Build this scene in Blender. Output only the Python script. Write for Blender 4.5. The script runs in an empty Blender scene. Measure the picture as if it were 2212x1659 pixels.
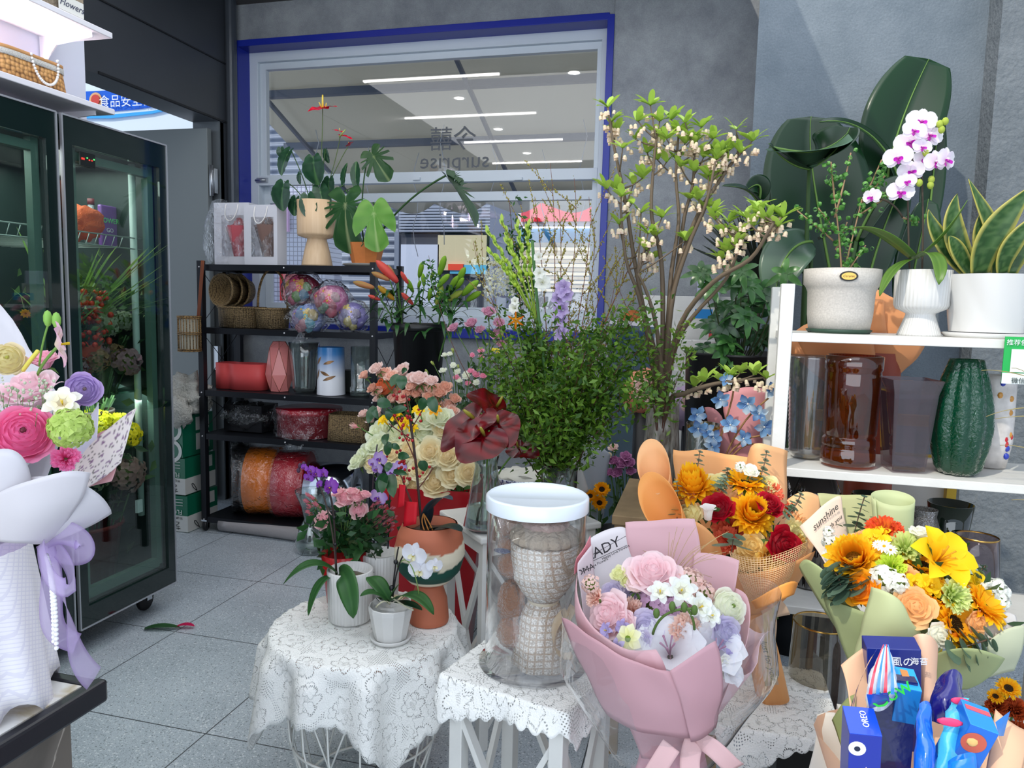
import bpy,bmesh,math,random
from math import sin,cos,pi,radians,sqrt,atan2,exp,hypot
from mathutils import Vector as V,Matrix as M4,noise,Euler,Quaternion
random.seed(7)
R=random.random
def U(a,b):return a+(b-a)*random.random()
sc=bpy.context.scene
COL=sc.collection
# ------------------------------------------------------------------ camera
FPX,EYE=1600.0,1.4
YAW,PIT,ROL=radians(14.5),radians(6),radians(1.4)
fw=V((-sin(YAW)*cos(PIT),cos(YAW)*cos(PIT),-sin(PIT)))
_r0=V((cos(YAW),sin(YAW),0));_u0=_r0.cross(fw)
rt=_r0*cos(ROL)+_u0*sin(ROL);up=_u0*cos(ROL)-_r0*sin(ROL)
cam=bpy.data.objects.new('camera',bpy.data.cameras.new('camera'));COL.objects.link(cam)
cam.data.sensor_width=36;cam.data.lens=36*FPX/2212;cam.data.clip_start=0.02
cm=M4.Identity(4)
for i in range(3):cm[i][0]=rt[i];cm[i][1]=up[i];cm[i][2]=-fw[i]
cm[2][3]=EYE
cam.matrix_world=cm
sc.camera=cam
def P(px,py,Y=None,X=None,Z=None):
 """the place in the room seen at a photo pixel, on the plane Y=, X= or Z="""
 d=fw+rt*((px-1106)/FPX)-up*((py-829.5)/FPX)
 t=Y/d.y if Y is not None else(X/d.x if X is not None else(Z-EYE)/d.z)
 return V((d.x*t,d.y*t,EYE+d.z*t))
def K(px,py,Y):
 """metres per photo pixel at that place"""
 return(P(px,py,Y)-V((0,0,EYE))).dot(fw)/FPX
 # ------------------------------------------------------------------ view, world, lights
sc.view_settings.view_transform='Standard';sc.view_settings.look='None'
sc.view_settings.gamma=1;sc.view_settings.use_curve_mapping=False
sc.view_settings.exposure=0.0
sc.cycles.max_bounces=8;sc.cycles.transparent_max_bounces=24;sc.cycles.transmission_bounces=8
sc.cycles.caustics_reflective=False;sc.cycles.caustics_refractive=False
sc.cycles.sample_clamp_indirect=4
W=bpy.data.worlds.new('sky');sc.world=W;W.use_nodes=True
bg=W.node_tree.nodes['Background'];bg.inputs[0].default_value=(0.70,0.82,1.0,1);bg.inputs[1].default_value=1.0
def lamp(name,kind,loc,energy,color=(1,1,1),rot=None,size=.1,sy=None,**kw):
 l=bpy.data.lights.new(name,kind);l.energy=energy;l.color=color
 if kind=='AREA':
  l.size=size
  if sy:l.shape='RECTANGLE';l.size_y=sy
 elif kind in('POINT','SPOT'):l.shadow_soft_size=size
 for k,v in kw.items():setattr(l,k,v)
 o=bpy.data.objects.new(name,l);COL.objects.link(o);o.location=loc
 if rot is not None:o.rotation_euler=rot
 return o
SUN=V((0.34,0.60,-0.72)).normalized()
s_=lamp('sun','SUN',(0,-4,6),2.3,(1.0,.93,.80));s_.data.angle=radians(.8)
s_.rotation_euler=SUN.to_track_quat('-Z','Y').to_euler()
# daylight from the glazed shop front behind the viewer, and a broad fill lamp added below the ceiling
lamp('shop_front_daylight','AREA',(-.4,-1.6,2.0),88,(.86,.93,1.0),(radians(82),0,0),4.5,2.4)
lamp('ceiling_fill','AREA',(-1.0,2.0,3.2),62,(.95,.97,1.0),(0,0,0),3.6,3.4)
# ------------------------------------------------------------------ materials
def lin(c):
 if isinstance(c,str):c=[int(c[i:i+2],16)for i in(0,2,4)]
 return tuple(((x/255/12.92)if x<=10 else((x/255+.055)/1.055)**2.4)for x in c)
MATS={}
def mat(name,c=(200,200,200),rough=.5,metal=0.,spec=.5,trans=0,ior=1.45,em=0,var=None,bump=None,sheen=0,coat=0):
 if name in MATS:return MATS[name]
 m=bpy.data.materials.new(name);m.use_nodes=True;MATS[name]=m
 N,L=m.node_tree.nodes,m.node_tree.links;b=N['Principled BSDF']
 col=lin(c)
 b.inputs['Base Color'].default_value=(*col,1);b.inputs['Roughness'].default_value=rough
 b.inputs['Metallic'].default_value=metal;b.inputs['Specular IOR Level'].default_value=spec
 b.inputs['Transmission Weight'].default_value=trans;b.inputs['IOR'].default_value=ior
 b.inputs['Coat Weight'].default_value=coat;b.inputs['Sheen Weight'].default_value=sheen
 if em:b.inputs['Emission Color'].default_value=(*col,1);b.inputs['Emission Strength'].default_value=em
 if var or bump:
  tc=N.new('ShaderNodeTexCoord')
 if var:
  t=N.new('ShaderNodeTexNoise');t.inputs['Scale'].default_value=var[0];t.inputs['Detail'].default_value=var[2]if len(var)>2 else 4
  L.new(tc.outputs['Object'],t.inputs['Vector'])
  r=N.new('ShaderNodeMapRange');r.inputs[1].default_value=.3;r.inputs[2].default_value=.7
  r.inputs[3].default_value=1-var[1];r.inputs[4].default_value=1+var[1]
  L.new(t.outputs[0],r.inputs[0])
  x=N.new('ShaderNodeVectorMath');x.operation='SCALE';x.inputs[0].default_value=col
  L.new(r.outputs[0],x.inputs['Scale']);L.new(x.outputs[0],b.inputs['Base Color'])
 if bump:
  t=N.new('ShaderNodeTexNoise');t.inputs['Scale'].default_value=bump[0];t.inputs['Detail'].default_value=5
  L.new(tc.outputs['Object'],t.inputs['Vector'])
  p=N.new('ShaderNodeBump');p.inputs['Strength'].default_value=bump[1];p.inputs['Distance'].default_value=.01
  L.new(t.outputs[0],p.inputs['Height']);L.new(p.outputs[0],b.inputs['Normal'])
 return m
def attrmat(name,rough=.55,transl=.3,coat=0,spec=.4,bump=None,sheen=0):
 """colour comes from the mesh's own colours (petals, leaves)"""
 m=bpy.data.materials.new(name);m.use_nodes=True;MATS[name]=m
 N,L=m.node_tree.nodes,m.node_tree.links;b=N['Principled BSDF']
 a=N.new('ShaderNodeAttribute');a.attribute_name='Col'
 L.new(a.outputs['Color'],b.inputs['Base Color'])
 b.inputs['Roughness'].default_value=rough;b.inputs['Specular IOR Level'].default_value=spec
 b.inputs['Coat Weight'].default_value=coat;b.inputs['Sheen Weight'].default_value=sheen
 if bump:
  tc=N.new('ShaderNodeTexCoord')
  t=N.new('ShaderNodeTexNoise');t.inputs['Scale'].default_value=bump[0];t.inputs['Detail'].default_value=4
  L.new(tc.outputs['Object'],t.inputs['Vector'])
  p=N.new('ShaderNodeBump');p.inputs['Strength'].default_value=bump[1];p.inputs['Distance'].default_value=.01
  L.new(t.outputs[0],p.inputs['Height']);L.new(p.outputs[0],b.inputs['Normal'])
 if transl:
  t=N.new('ShaderNodeBsdfTranslucent');mx=N.new('ShaderNodeMixShader');mx.inputs[0].default_value=transl
  L.new(a.outputs['Color'],t.inputs[0]);L.new(b.outputs[0],mx.inputs[1]);L.new(t.outputs[0],mx.inputs[2])
  L.new(mx.outputs[0],N['Material Output'].inputs[0])
 return m
def thin(name,c=(255,255,255),refl=1.0,rough=.02,tint=1.0,haze=0,hazec=(230,235,240),bump=None,ior=1.5):
 """thin clear sheet: glass pane, acrylic wall, cellophane"""
 m=bpy.data.materials.new(name);m.use_nodes=True;MATS[name]=m
 N,L=m.node_tree.nodes,m.node_tree.links;N.remove(N['Principled BSDF'])
 tr=N.new('ShaderNodeBsdfTransparent');tr.inputs[0].default_value=(*[x*tint for x in lin(c)],1)
 gl=N.new('ShaderNodeBsdfGlossy');gl.inputs['Roughness'].default_value=rough
 gl.inputs[0].default_value=(1,1,1,1)
 fr=N.new('ShaderNodeLayerWeight')
 pw=N.new('ShaderNodeMath');pw.operation='POWER';pw.inputs[1].default_value=5;L.new(fr.outputs['Facing'],pw.inputs[0])
 sl=N.new('ShaderNodeMath');sl.operation='MULTIPLY_ADD';sl.inputs[1].default_value=.96;sl.inputs[2].default_value=.04;L.new(pw.outputs[0],sl.inputs[0])
 mu=N.new('ShaderNodeMath');mu.operation='MULTIPLY';mu.inputs[1].default_value=refl;mu.use_clamp=True
 mx=N.new('ShaderNodeMixShader')
 L.new(sl.outputs[0],mu.inputs[0]);L.new(mu.outputs[0],mx.inputs[0]);L.new(gl.outputs[0],mx.inputs[2])
 src=tr
 if haze:
  d=N.new('ShaderNodeBsdfDiffuse');d.inputs[0].default_value=(*lin(hazec),1)
  t2=N.new('ShaderNodeBsdfTranslucent');t2.inputs[0].default_value=(*lin(hazec),1)
  a2=N.new('ShaderNodeMixShader');L.new(d.outputs[0],a2.inputs[1]);L.new(t2.outputs[0],a2.inputs[2])
  h=N.new('ShaderNodeMixShader');h.inputs[0].default_value=haze
  L.new(tr.outputs[0],h.inputs[1]);L.new(a2.outputs[0],h.inputs[2]);src=h
 L.new(src.outputs[0],mx.inputs[1]);L.new(mx.outputs[0],N['Material Output'].inputs[0])
 if bump:
  tc=N.new('ShaderNodeTexCoord');t=N.new('ShaderNodeTexNoise');t.inputs['Scale'].default_value=bump[0];t.inputs['Detail'].default_value=3
  t.inputs['Distortion'].default_value=1.5
  L.new(tc.outputs['Object'],t.inputs['Vector'])
  p=N.new('ShaderNodeBump');p.inputs['Strength'].default_value=bump[1];p.inputs['Distance'].default_value=.02
  L.new(t.outputs[0],p.inputs['Height']);L.new(p.outputs[0],gl.inputs['Normal']);L.new(p.outputs[0],fr.inputs['Normal'])
 return m
PETAL=attrmat('petal',.6,.38,spec=.25)
LEAF=attrmat('leaf',.38,.32,spec=.4)
WAXY=attrmat('waxy_leaf',.27,.10,spec=.4)
GLOSS=attrmat('glossy_spathe',.22,.05,spec=.35,coat=.12)
PAINT=attrmat('painted_surface',.45,0)
CARD=attrmat('printed_card',.3,0,spec=.5,coat=.2)
FOIL=attrmat('printed_foil',.22,0,spec=.6,coat=.5,bump=(25,.35))
PAPERT=attrmat('wrapping_paper',.55,.25,spec=.3)
PLUSH=attrmat('plush',.95,0,spec=.1,bump=(160,1.0),sheen=.6)
CERAM=attrmat('glazed_ceramic',.22,0,spec=.5)
STEM=attrmat('stem',.6,0,spec=.3)
WICKER=attrmat('wicker',.6,0,spec=.3,bump=(120,.4))
GLASS=thin('window_glass',refl=1.6)
ACRY=thin('clear_acrylic',refl=1.3,rough=.03,haze=.03)
CELLO=thin('cellophane',refl=1.9,rough=.12,haze=.03,bump=(22,1.0))
CELLW=thin('clear_wrap_film',refl=1.6,rough=.08,haze=.06,bump=(6,.5))
FGLASS=thin('fridge_glass',(232,243,238),refl=1.8,rough=.01)
VGLASS=thin('vase_glass',(236,242,240),refl=2.0,rough=.02,haze=.05)
WATER=mat('water',(225,235,230),.02,trans=1,ior=1.33)
# ------------------------------------------------------------------ mesh builder
def frame(d,upv=(0,0,1)):
 """rotation matrix whose z axis points along d"""
 z=V(d).normalized();x=V(upv).cross(z)
 if x.length<1e-4:x=V((1,0,0)).cross(z)
 x.normalize();y=z.cross(x)
 m=M4.Identity(4)
 for i in range(3):m[i][0]=x[i];m[i][1]=y[i];m[i][2]=z[i]
 return m
def TR(loc,d=None,s=1,spin=0):
 m=M4.Translation(V(loc))
 if d is not None:m=m@frame(d)
 if spin:m=m@M4.Rotation(spin,4,'Z')
 if isinstance(s,(int,float)):s=(s,s,s)
 return m@M4.Diagonal((*s,1))
def RZ(loc,a=0,s=1):
 if isinstance(s,(int,float)):s=(s,s,s)
 return M4.Translation(V(loc))@M4.Rotation(a,4,'Z')@M4.Diagonal((*s,1))
def mixc(a,b,t):return tuple(a[i]+(b[i]-a[i])*t for i in range(3))
class MB:
 def __init__(s,col=(1,1,1)):
  s.v=[];s.f=[];s.mi=[];s.c=[];s.sm=[];s.cur=0;s.col=lin(col)if max(col)>1 or isinstance(col,str)else col
 def setc(s,c):s.col=lin(c);return s
 def vert(s,p,c=None):s.v.append(tuple(p));s.c.append(c or s.col);return len(s.v)-1
 def face(s,f,smooth=True):s.f.append(tuple(f));s.mi.append(s.cur);s.sm.append(smooth)
 def grid(s,fn,nu,nv,cfn=None,closeu=False,smooth=True):
  o=len(s.v);w=nu if closeu else nu+1
  for j in range(nv+1):
   for i in range(w):
    u,v=i/nu,j/nv
    s.vert(fn(u,v),cfn(u,v)if cfn else None)
  for j in range(nv):
   for i in range(nu):
    a=o+j*w+i;b=o+j*w+(i+1)%w
    s.face((a,b,b+w,a+w),smooth)
  return s
 def box(s,c,d,M=None,rz=0):
  o=len(s.v);e=(o//8%7)*6e-5;d=(d[0]+e,d[1]+e,d[2]+e)
  T=M4.Translation(V(c))@M4.Rotation(rz,4,'Z')
  if M is not None:T=M@T
  for z in(-.5,.5):
   for y in(-.5,.5):
    for x in(-.5,.5):s.vert(T@V((x*d[0],y*d[1],z*d[2])))
  for f in((0,2,3,1),(4,5,7,6),(0,1,5,4),(2,6,7,3),(0,4,6,2),(1,3,7,5)):s.face([o+k for k in f],False)
  return s
 def bar(s,a,b,w,h=None):
  """straight rectangular bar from a to b"""
  a,b=V(a),V(b);h=h or w
  return s.box((0,0,(b-a).length/2),(w,h,(b-a).length),TR(a,b-a))
 def tube(s,pts,r,n=6,c=None,c2=None,cap=True):
  pts=[V(p)for p in pts];k=len(pts);o=len(s.v)
  rs=r if isinstance(r,(list,tuple))else[r]*k
  x=None
  for i,p in enumerate(pts):
   d=(pts[min(i+1,k-1)]-pts[max(i-1,0)])
   if d.length<1e-9:d=V((0,0,1))
   d.normalize()
   if x is None:x=d.orthogonal().normalized()
   else:
    x=x-d*x.dot(d)
    x=x.normalized()if x.length>1e-6 else d.orthogonal().normalized()
   y=d.cross(x);cc=c or s.col
   if c2:cc=mixc(cc,c2,i/max(1,k-1))
   for j in range(n):
    a=2*pi*j/n
    s.vert(p+(x*cos(a)+y*sin(a))*rs[i],cc)
  for i in range(k-1):
   for j in range(n):
    a=o+i*n+j;b=o+i*n+(j+1)%n
    s.face((a,b,b+n,a+n))
  if cap:
   s.face([o+j for j in range(n)][::-1]);s.face([o+(k-1)*n+j for j in range(n)])
  return s
 def lathe(s,prof,n=32,M=None,rf=None,cfn=None,smooth=True,close=True):
  """prof: [(radius, z)...]; rf(theta, t) scales the radius"""
  o=len(s.v);k=len(prof)
  for i,(r,z)in enumerate(prof):
   for j in range(n):
    a=2*pi*j/n;q=r*(rf(a,i/(k-1))if rf else 1)
    p=V((q*cos(a),q*sin(a),z))
    s.vert(M@p if M is not None else p,cfn(a,i/(k-1))if cfn else None)
  for i in range(k-1):
   for j in range(n):
    a=o+i*n+j;b=o+i*n+(j+1)%n
    s.face((a,b,b+n,a+n),smooth)
  if close:
   if prof[0][0]>1e-5:s.face([o+j for j in range(n)][::-1],False)
   if prof[-1][0]>1e-5:s.face([o+(k-1)*n+j for j in range(n)],False)
  return s
 def ball(s,c,r,n=10,sc3=(1,1,1),M=None,nz=0,nf=3.,cfn=None):
  T=(M if M is not None else M4.Identity(4))
  c=V(c)
  def fn(u,v):
   a,b=2*pi*u,pi*(v-.5)
   d=V((cos(a)*cos(b),sin(a)*cos(b),sin(b)))
   q=r*(1+(nz*noise.noise(d*nf+c*13)if nz else 0))
   return T@(c+V((d.x*sc3[0],d.y*sc3[1],d.z*sc3[2]))*q)
  return s.grid(fn,n,max(4,n//2+1),cfn,closeu=True)
 def bez(s,rows,nu=8,nv=8,cfn=None,wob=0,wf=9.):
  """Bezier patch through a net of control points"""
  rows=[[V(p)for p in r]for r in rows]
  def bern(pts,t):
   pts=list(pts)
   while len(pts)>1:pts=[pts[i].lerp(pts[i+1],t)for i in range(len(pts)-1)]
   return pts[0]
  def fn(u,v):
   p=bern([bern(r,u)for r in rows],v)
   if wob:
    q=p*wf;p=p+V((noise.noise(q),noise.noise(q+V((7,1,3))),noise.noise(q+V((2,9,5)))))*wob
   return p
  return s.grid(fn,nu,nv,cfn)
 def prism(s,pts,t,M=None,smooth=False):
  """flat outline (x, y) extruded by t along z"""
  o=len(s.v);n=len(pts)
  for z in(0,t):
   for x,y in pts:
    p=V((x,y,z));s.vert(M@p if M is not None else p)
  s.face([o+i for i in range(n)][::-1],False);s.face([o+n+i for i in range(n)],False)
  for i in range(n):
   j=(i+1)%n;s.face((o+i,o+j,o+n+j,o+n+i),smooth)
  return s
 def add(s,b,M=None):
  o=len(s.v)
  for p,c in zip(b.v,b.c):s.v.append(tuple(M@V(p))if M is not None else p);s.c.append(c)
  for f,m,q in zip(b.f,b.mi,b.sm):s.f.append(tuple(o+k for k in f));s.mi.append(m+s.cur);s.sm.append(q)
  return s
 def mesh(s,name):
  me=bpy.data.meshes.new(name);me.from_pydata(s.v,[],s.f)
  me.polygons.foreach_set('material_index',s.mi);me.polygons.foreach_set('use_smooth',s.sm)
  ca=me.color_attributes.new('Col','FLOAT_COLOR','POINT')
  flat=[]
  for c in s.c:flat+=[c[0],c[1],c[2],1.0]
  ca.data.foreach_set('color',flat)
  me.update();return me
def tagp(o,label=None,cat=None,group=None,kind=None):
 if label:o['label']=label
 if cat:o['category']=cat
 if group:o['group']=group
 if kind:o['kind']=kind
 return o
def mk(name,mb,mats,parent=None,M=None,label=None,bev=0,sol=0,sub=0,kind=None):
 me=mb if isinstance(mb,bpy.types.Mesh)else mb.mesh(name)
 if not isinstance(mats,(list,tuple)):mats=[mats]
 if not me.materials:
  for m in mats:me.materials.append(m)
 o=bpy.data.objects.new(name,me);COL.objects.link(o)
 mw=M if M is not None else M4.Identity(4)
 if parent is not None:
  o.parent=parent;mw=world(parent).inverted()@mw
 o.matrix_basis=mw;o['_w']=0;del o['_w']
 WM[o.name]=(M if M is not None else M4.Identity(4))
 if sol:q=o.modifiers.new('thickness','SOLIDIFY');q.thickness=sol;q.offset=0
 if bev:q=o.modifiers.new('edges','BEVEL');q.width=bev;q.segments=2;q.limit_method='ANGLE'
 if sub:q=o.modifiers.new('smooth','SUBSURF');q.levels=sub;q.render_levels=sub
 if label:o['label']=label
 if kind:o['kind']=kind
 return o
WM={}
def world(o):return WM[o.name]
def thing(name,label,cat,loc=(0,0,0),group=None):
 o=bpy.data.objects.new(name,None);COL.objects.link(o);o.location=loc;o.empty_display_size=.05
 WM[o.name]=M4.Translation(V(loc))
 return tagp(o,label,cat,group)
def single(name,label,cat,mb,mats,group=None,**kw):
 return tagp(mk(name,mb,mats,**kw),label,cat,group)
def struct(name,mb,mats,**kw):
 o=mk(name,mb,mats,**kw);o['kind']='structure';return o
def BX(c,d,col=None,M=None,rz=0):
 b=MB();
 if col:b.setc(col)
 return b.box(c,d,M,rz)
def txt(name,body,M,size,mt,parent=None,shear=0,ext=.0004,align='CENTER',wscale=1,label=None,space=1):
 """lettering as real thin mesh, standing on the xy plane of M"""
 cu=bpy.data.curves.new(name,'FONT');cu.body=body;cu.size=size;cu.extrude=ext;cu.align_x=align;cu.align_y='CENTER'
 cu.shear=shear;cu.resolution_u=2;cu.space_character=space
 t=bpy.data.objects.new('tmp_text',cu);COL.objects.link(t)
 me=bpy.data.meshes.new_from_object(t.evaluated_get(bpy.context.evaluated_depsgraph_get()))
 bpy.data.objects.remove(t);bpy.data.curves.remove(cu)
 if wscale!=1:me.transform(M4.Diagonal((wscale,1,1,1)))
 me.materials.clear()
 return mk(name,me,mt,parent,M,label)
def facing(loc,right,upv):
 """matrix at loc with x axis = right, y axis = up (text lies on it)"""
 x=V(right).normalized();z=x.cross(V(upv)).normalized();y=z.cross(x)
 m=M4.Identity(4)
 for i in range(3):m[i][0]=x[i];m[i][1]=y[i];m[i][2]=z[i];m[i][3]=loc[i]
 return m
 # ================================================================== THE SETTING
WY=4.6
LX=-3.2
def nodemat(name):
 m=bpy.data.materials.new(name);m.use_nodes=True;MATS[name]=m
 return m,m.node_tree.nodes,m.node_tree.links,m.node_tree.nodes['Principled BSDF']
 # terrazzo tiles, 0.6 m, thin dark joints
m,N,L,b=nodemat('terrazzo_tiles')
tc=N.new('ShaderNodeTexCoord');sp=N.new('ShaderNodeSeparateXYZ');L.new(tc.outputs['Object'],sp.inputs[0])
def joint(ax,off):
 a=N.new('ShaderNodeMath');a.operation='ADD';a.inputs[1].default_value=off;L.new(sp.outputs[ax],a.inputs[0])
 d=N.new('ShaderNodeMath');d.operation='PINGPONG';d.inputs[1].default_value=.3;L.new(a.outputs[0],d.inputs[0])
 c=N.new('ShaderNodeMath');c.operation='LESS_THAN';c.inputs[1].default_value=.0022;L.new(d.outputs[0],c.inputs[0]);return c
jx,jy=joint(0,1.5+6),joint(1,-1.95+6)
mxj=N.new('ShaderNodeMath');mxj.operation='MAXIMUM';L.new(jx.outputs[0],mxj.inputs[0]);L.new(jy.outputs[0],mxj.inputs[1])
prev=None
base=N.new('ShaderNodeTexNoise');base.inputs['Scale'].default_value=3;base.inputs['Detail'].default_value=8;L.new(tc.outputs['Object'],base.inputs[0])
rp=N.new('ShaderNodeValToRGB');rp.color_ramp.elements[0].color=(*lin((168,178,186)),1);rp.color_ramp.elements[1].color=(*lin((190,199,206)),1)
rp.color_ramp.elements[0].position=.3;rp.color_ramp.elements[1].position=.7
L.new(base.outputs[0],rp.inputs[0]);prev=rp.outputs[0]
for scl,thr,colr,seed in((75,.25,(226,230,232),0),(120,.24,(112,120,126),5),(60,.18,(92,100,106),9),(190,.26,(206,212,216),3),(240,.28,(124,132,138),13)):
 mp=N.new('ShaderNodeMapping');mp.inputs[1].default_value=(seed,seed,seed);L.new(tc.outputs['Object'],mp.inputs[0])
 vo=N.new('ShaderNodeTexVoronoi');vo.inputs['Scale'].default_value=scl;L.new(mp.outputs[0],vo.inputs['Vector'])
 lt=N.new('ShaderNodeMath');lt.operation='LESS_THAN';lt.inputs[1].default_value=thr;L.new(vo.outputs['Distance'],lt.inputs[0])
 fa=N.new('ShaderNodeMath');fa.operation='MULTIPLY';fa.inputs[1].default_value=.75;L.new(lt.outputs[0],fa.inputs[0])
 mx=N.new('ShaderNodeMixRGB');mx.inputs[2].default_value=(*lin(colr),1)
 L.new(fa.outputs[0],mx.inputs[0]);L.new(prev,mx.inputs[1]);prev=mx.outputs[0]
mx=N.new('ShaderNodeMixRGB');mx.inputs[2].default_value=(*lin((70,74,78)),1);L.new(mxj.outputs[0],mx.inputs[0]);L.new(prev,mx.inputs[1])
L.new(mx.outputs[0],b.inputs['Base Color']);b.inputs['Roughness'].default_value=.38
FLOORM=m
# troweled grey plaster
def plaster(name,c1,c2,bump=.25,bs=60):
 m,N,L,b=nodemat(name)
 tc=N.new('ShaderNodeTexCoord')
 n1=N.new('ShaderNodeTexNoise');n1.inputs['Scale'].default_value=3.5;n1.inputs['Detail'].default_value=12;n1.inputs['Roughness'].default_value=.7;L.new(tc.outputs['Object'],n1.inputs[0])
 rp=N.new('ShaderNodeValToRGB');e=rp.color_ramp.elements
 e[0].position=.36;e[1].position=.64;e[0].color=(*lin(c1),1);e[1].color=(*lin(c2),1);L.new(n1.outputs[0],rp.inputs[0])
 n3=N.new('ShaderNodeTexNoise');n3.inputs['Scale'].default_value=140;n3.inputs['Detail'].default_value=3;L.new(tc.outputs['Object'],n3.inputs[0])
 mr=N.new('ShaderNodeMapRange');mr.inputs[1].default_value=.3;mr.inputs[2].default_value=.7;mr.inputs[3].default_value=.9;mr.inputs[4].default_value=1.08;L.new(n3.outputs[0],mr.inputs[0])
 sc_=N.new('ShaderNodeVectorMath');sc_.operation='SCALE';L.new(rp.outputs[0],sc_.inputs[0]);L.new(mr.outputs[0],sc_.inputs['Scale'])
 L.new(sc_.outputs[0],b.inputs['Base Color']);b.inputs['Roughness'].default_value=.8
 n2=N.new('ShaderNodeTexNoise');n2.inputs['Scale'].default_value=bs;n2.inputs['Detail'].default_value=6;L.new(tc.outputs['Object'],n2.inputs[0])
 p=N.new('ShaderNodeBump');p.inputs['Strength'].default_value=bump;p.inputs['Distance'].default_value=.01;L.new(n2.outputs[0],p.inputs['Height']);L.new(p.outputs[0],b.inputs['Normal'])
 return m
PLA=plaster('grey_plaster',(128,132,138),(160,165,168))
PLB=plaster('blue_grey_plaster',(98,109,118),(114,124,132),.3,80)
PLC=plaster('coarse_grey_stucco',(96,103,108),(116,122,126),.9,45)
DARK=mat('dark_grey_panel',(62,66,72),.38,.15,var=(2,.06))
BLUE=mat('royal_blue_trim',(28,44,150),.32)
ALU=mat('white_window_frame',(205,214,222),.35)
struct('floor',BX((0,1.5,-.03),(9,8,.06)),FLOORM)
struct('ceiling',BX((-2.7,3.1,3.43),(5.4,3.2,.1)).box((-3.25,-.2,3.43),(4.3,3.4,.1)),mat('ceiling_grey',(88,84,84),.8))  # outline cut to admit sun at the right, stretched left to block it
wx0,wx1,wz0,wz1=-3.165,-.64,1.235,3.11
b=MB();
for x0,x1,z0,z1 in((-3.3,wx0,0,3.5),(wx1,-.61,0,3.5),(wx0,wx1,0,wz0),(wx0,wx1,wz1,3.5)):
 b.box(((x0+x1)/2,WY+.12,(z0+z1)/2),(x1-x0,.24,z1-z0))
struct('wall_back',b,PLA)
struct('wall_pilaster',BX((-.20,WY+.09,1.75),(.82,.22,3.5)),PLA)
struct('wall_recess',MB().prism([(.165,3.7),(2.6,3.7),(2.6,4.7),(.21,4.7)],3.5),PLB)
b=MB();
struct('wall_right',BX((2.05,3.62,1.75),(1.9,.16,3.5)),PLC)
# the left wall of dark panels with a doorway
dz=2.575;dy1=4.43;dy0=2.9
b=MB().box((LX-.1,(dy1+WY)/2+.1,1.75),(.2,WY-dy1+.2,3.5))
b.box((LX-.1,.95,1.75),(.2,3.9,3.5)).box((LX-.1,(dy0+dy1)/2,(dz+3.5)/2),(.2,dy1-dy0,3.5-dz))
struct('wall_left',b,DARK)
b=MB().box((LX+.004,2.0,2.965),(.008,5.2,.008)).box((LX+.004,4.0,2.585),(.01,1.2,.012))
struct('trim_1',b,mat('black_joint',(22,24,28),.5))
struct('trim_2',MB().box((LX+.03,4.52,1.75),(.06,.07,3.5)),mat('corner_post',(78,84,92),.3,.3),bev=.02)
# metal door swung outwards in the doorway
D0=P(478,262,X=LX)
b=MB();b.box((LX-.74,dy1-.06,dz/2-.02),(1.4,.045,dz-.07))
door=struct('door_1',b,mat('grey_metal_door',(120,126,126),.42,.2),bev=.004)
b=MB();b.box((LX-.035,dy1-.05,2.18),(.07,.03,.16)).tube([(LX-.02,dy1-.075,2.08),(LX-.02,dy1-.075,2.28)],.013,8)
b.box((LX-.035,dy1-.05,1.0),(.07,.03,.16))
mk('hinge',b,mat('steel',(190,194,198),.3,.9),door)
b=MB();b.box((LX-.1,dy1+.01,dz/2),(.2,.05,dz))
struct('trim_3',b,mat('door_jamb',(106,112,116),.35,.3))
# window: deep blue reveal, white frame, two sashes, mirrored shop lettering
b=MB();t=.055
for x0,x1,z0,z1 in((wx0-.02,wx0+.012,wz0-.02,wz1+.02),(wx1-.012,wx1+.03,wz0-.02,wz1+.02),(wx0,wx1,wz0-.05,wz0+.012),(wx0,wx1,wz1-.012,wz1+.03)):
 b.box(((x0+x1)/2,WY+.06,(z0+z1)/2),(x1-x0,.19,z1-z0))
win=struct('window_1',b,BLUE,bev=.003)
FY=WY+.14
def rect(b,x0,x1,z0,z1,y,d):
 return b.box(((x0+x1)/2,y,(z0+z1)/2),(x1-x0,d,z1-z0))
b=MB()
rect(b,wx0+.01,wx0+.075,wz0,wz1,FY,.08);rect(b,wx1-.06,wx1-.01,wz0,wz1,FY,.08)
rect(b,wx0,wx1,wz1-.075,wz1-.01,FY,.08);rect(b,wx0,wx1,wz0+.01,wz0+.085,FY,.08)
mk('window_frame',b,ALU,win,bev=.004)
b=MB();X0,X1=wx0+.075,wx1-.06;zm=2.235
rect(b,X0,X0+.045,zm,wz1-.075,FY+.01,.045);rect(b,X1-.03,X1,zm,wz1-.075,FY+.01,.045)
rect(b,X0,X1,wz1-.12,wz1-.075,FY+.01,.045);rect(b,X0,X1,zm-.035,zm+.035,FY-.01,.06)
mk('upper_sash',b,ALU,win,bev=.003)
b=MB()
rect(b,X0,X0+.045,wz0+.085,zm-.03,FY+.045,.04);rect(b,X1-.04,X1,wz0+.085,zm-.03,FY+.045,.04)
rect(b,X0,X1,wz0+.085,wz0+.15,FY+.045,.04);rect(b,X0,X1,zm-.15,zm-.09,FY+.045,.04)
mk('lower_sash',b,ALU,win,bev=.003)
b=MB();b.box((X0+.03,FY-.03,zm),(.09,.03,.035));b.tube([(X0-.02,FY-.05,zm),(X0+.06,FY-.05,zm)],.008,6)
mk('latch',b,MATS['steel'],win)
GY=FY+.02
mk('upper_pane',BX(((X0+X1)/2,GY,(zm+wz1-.1)/2),(X1-X0,.004,wz1-.1-zm)),GLASS,win)
mk('lower_pane',BX(((X0+X1)/2,FY+.05,(zm-.1+wz0+.12)/2),(X1-X0,.004,zm-.1-wz0-.12)),GLASS,win)
TXM=mat('grey_vinyl_lettering',(88,92,98),.6)
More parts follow.
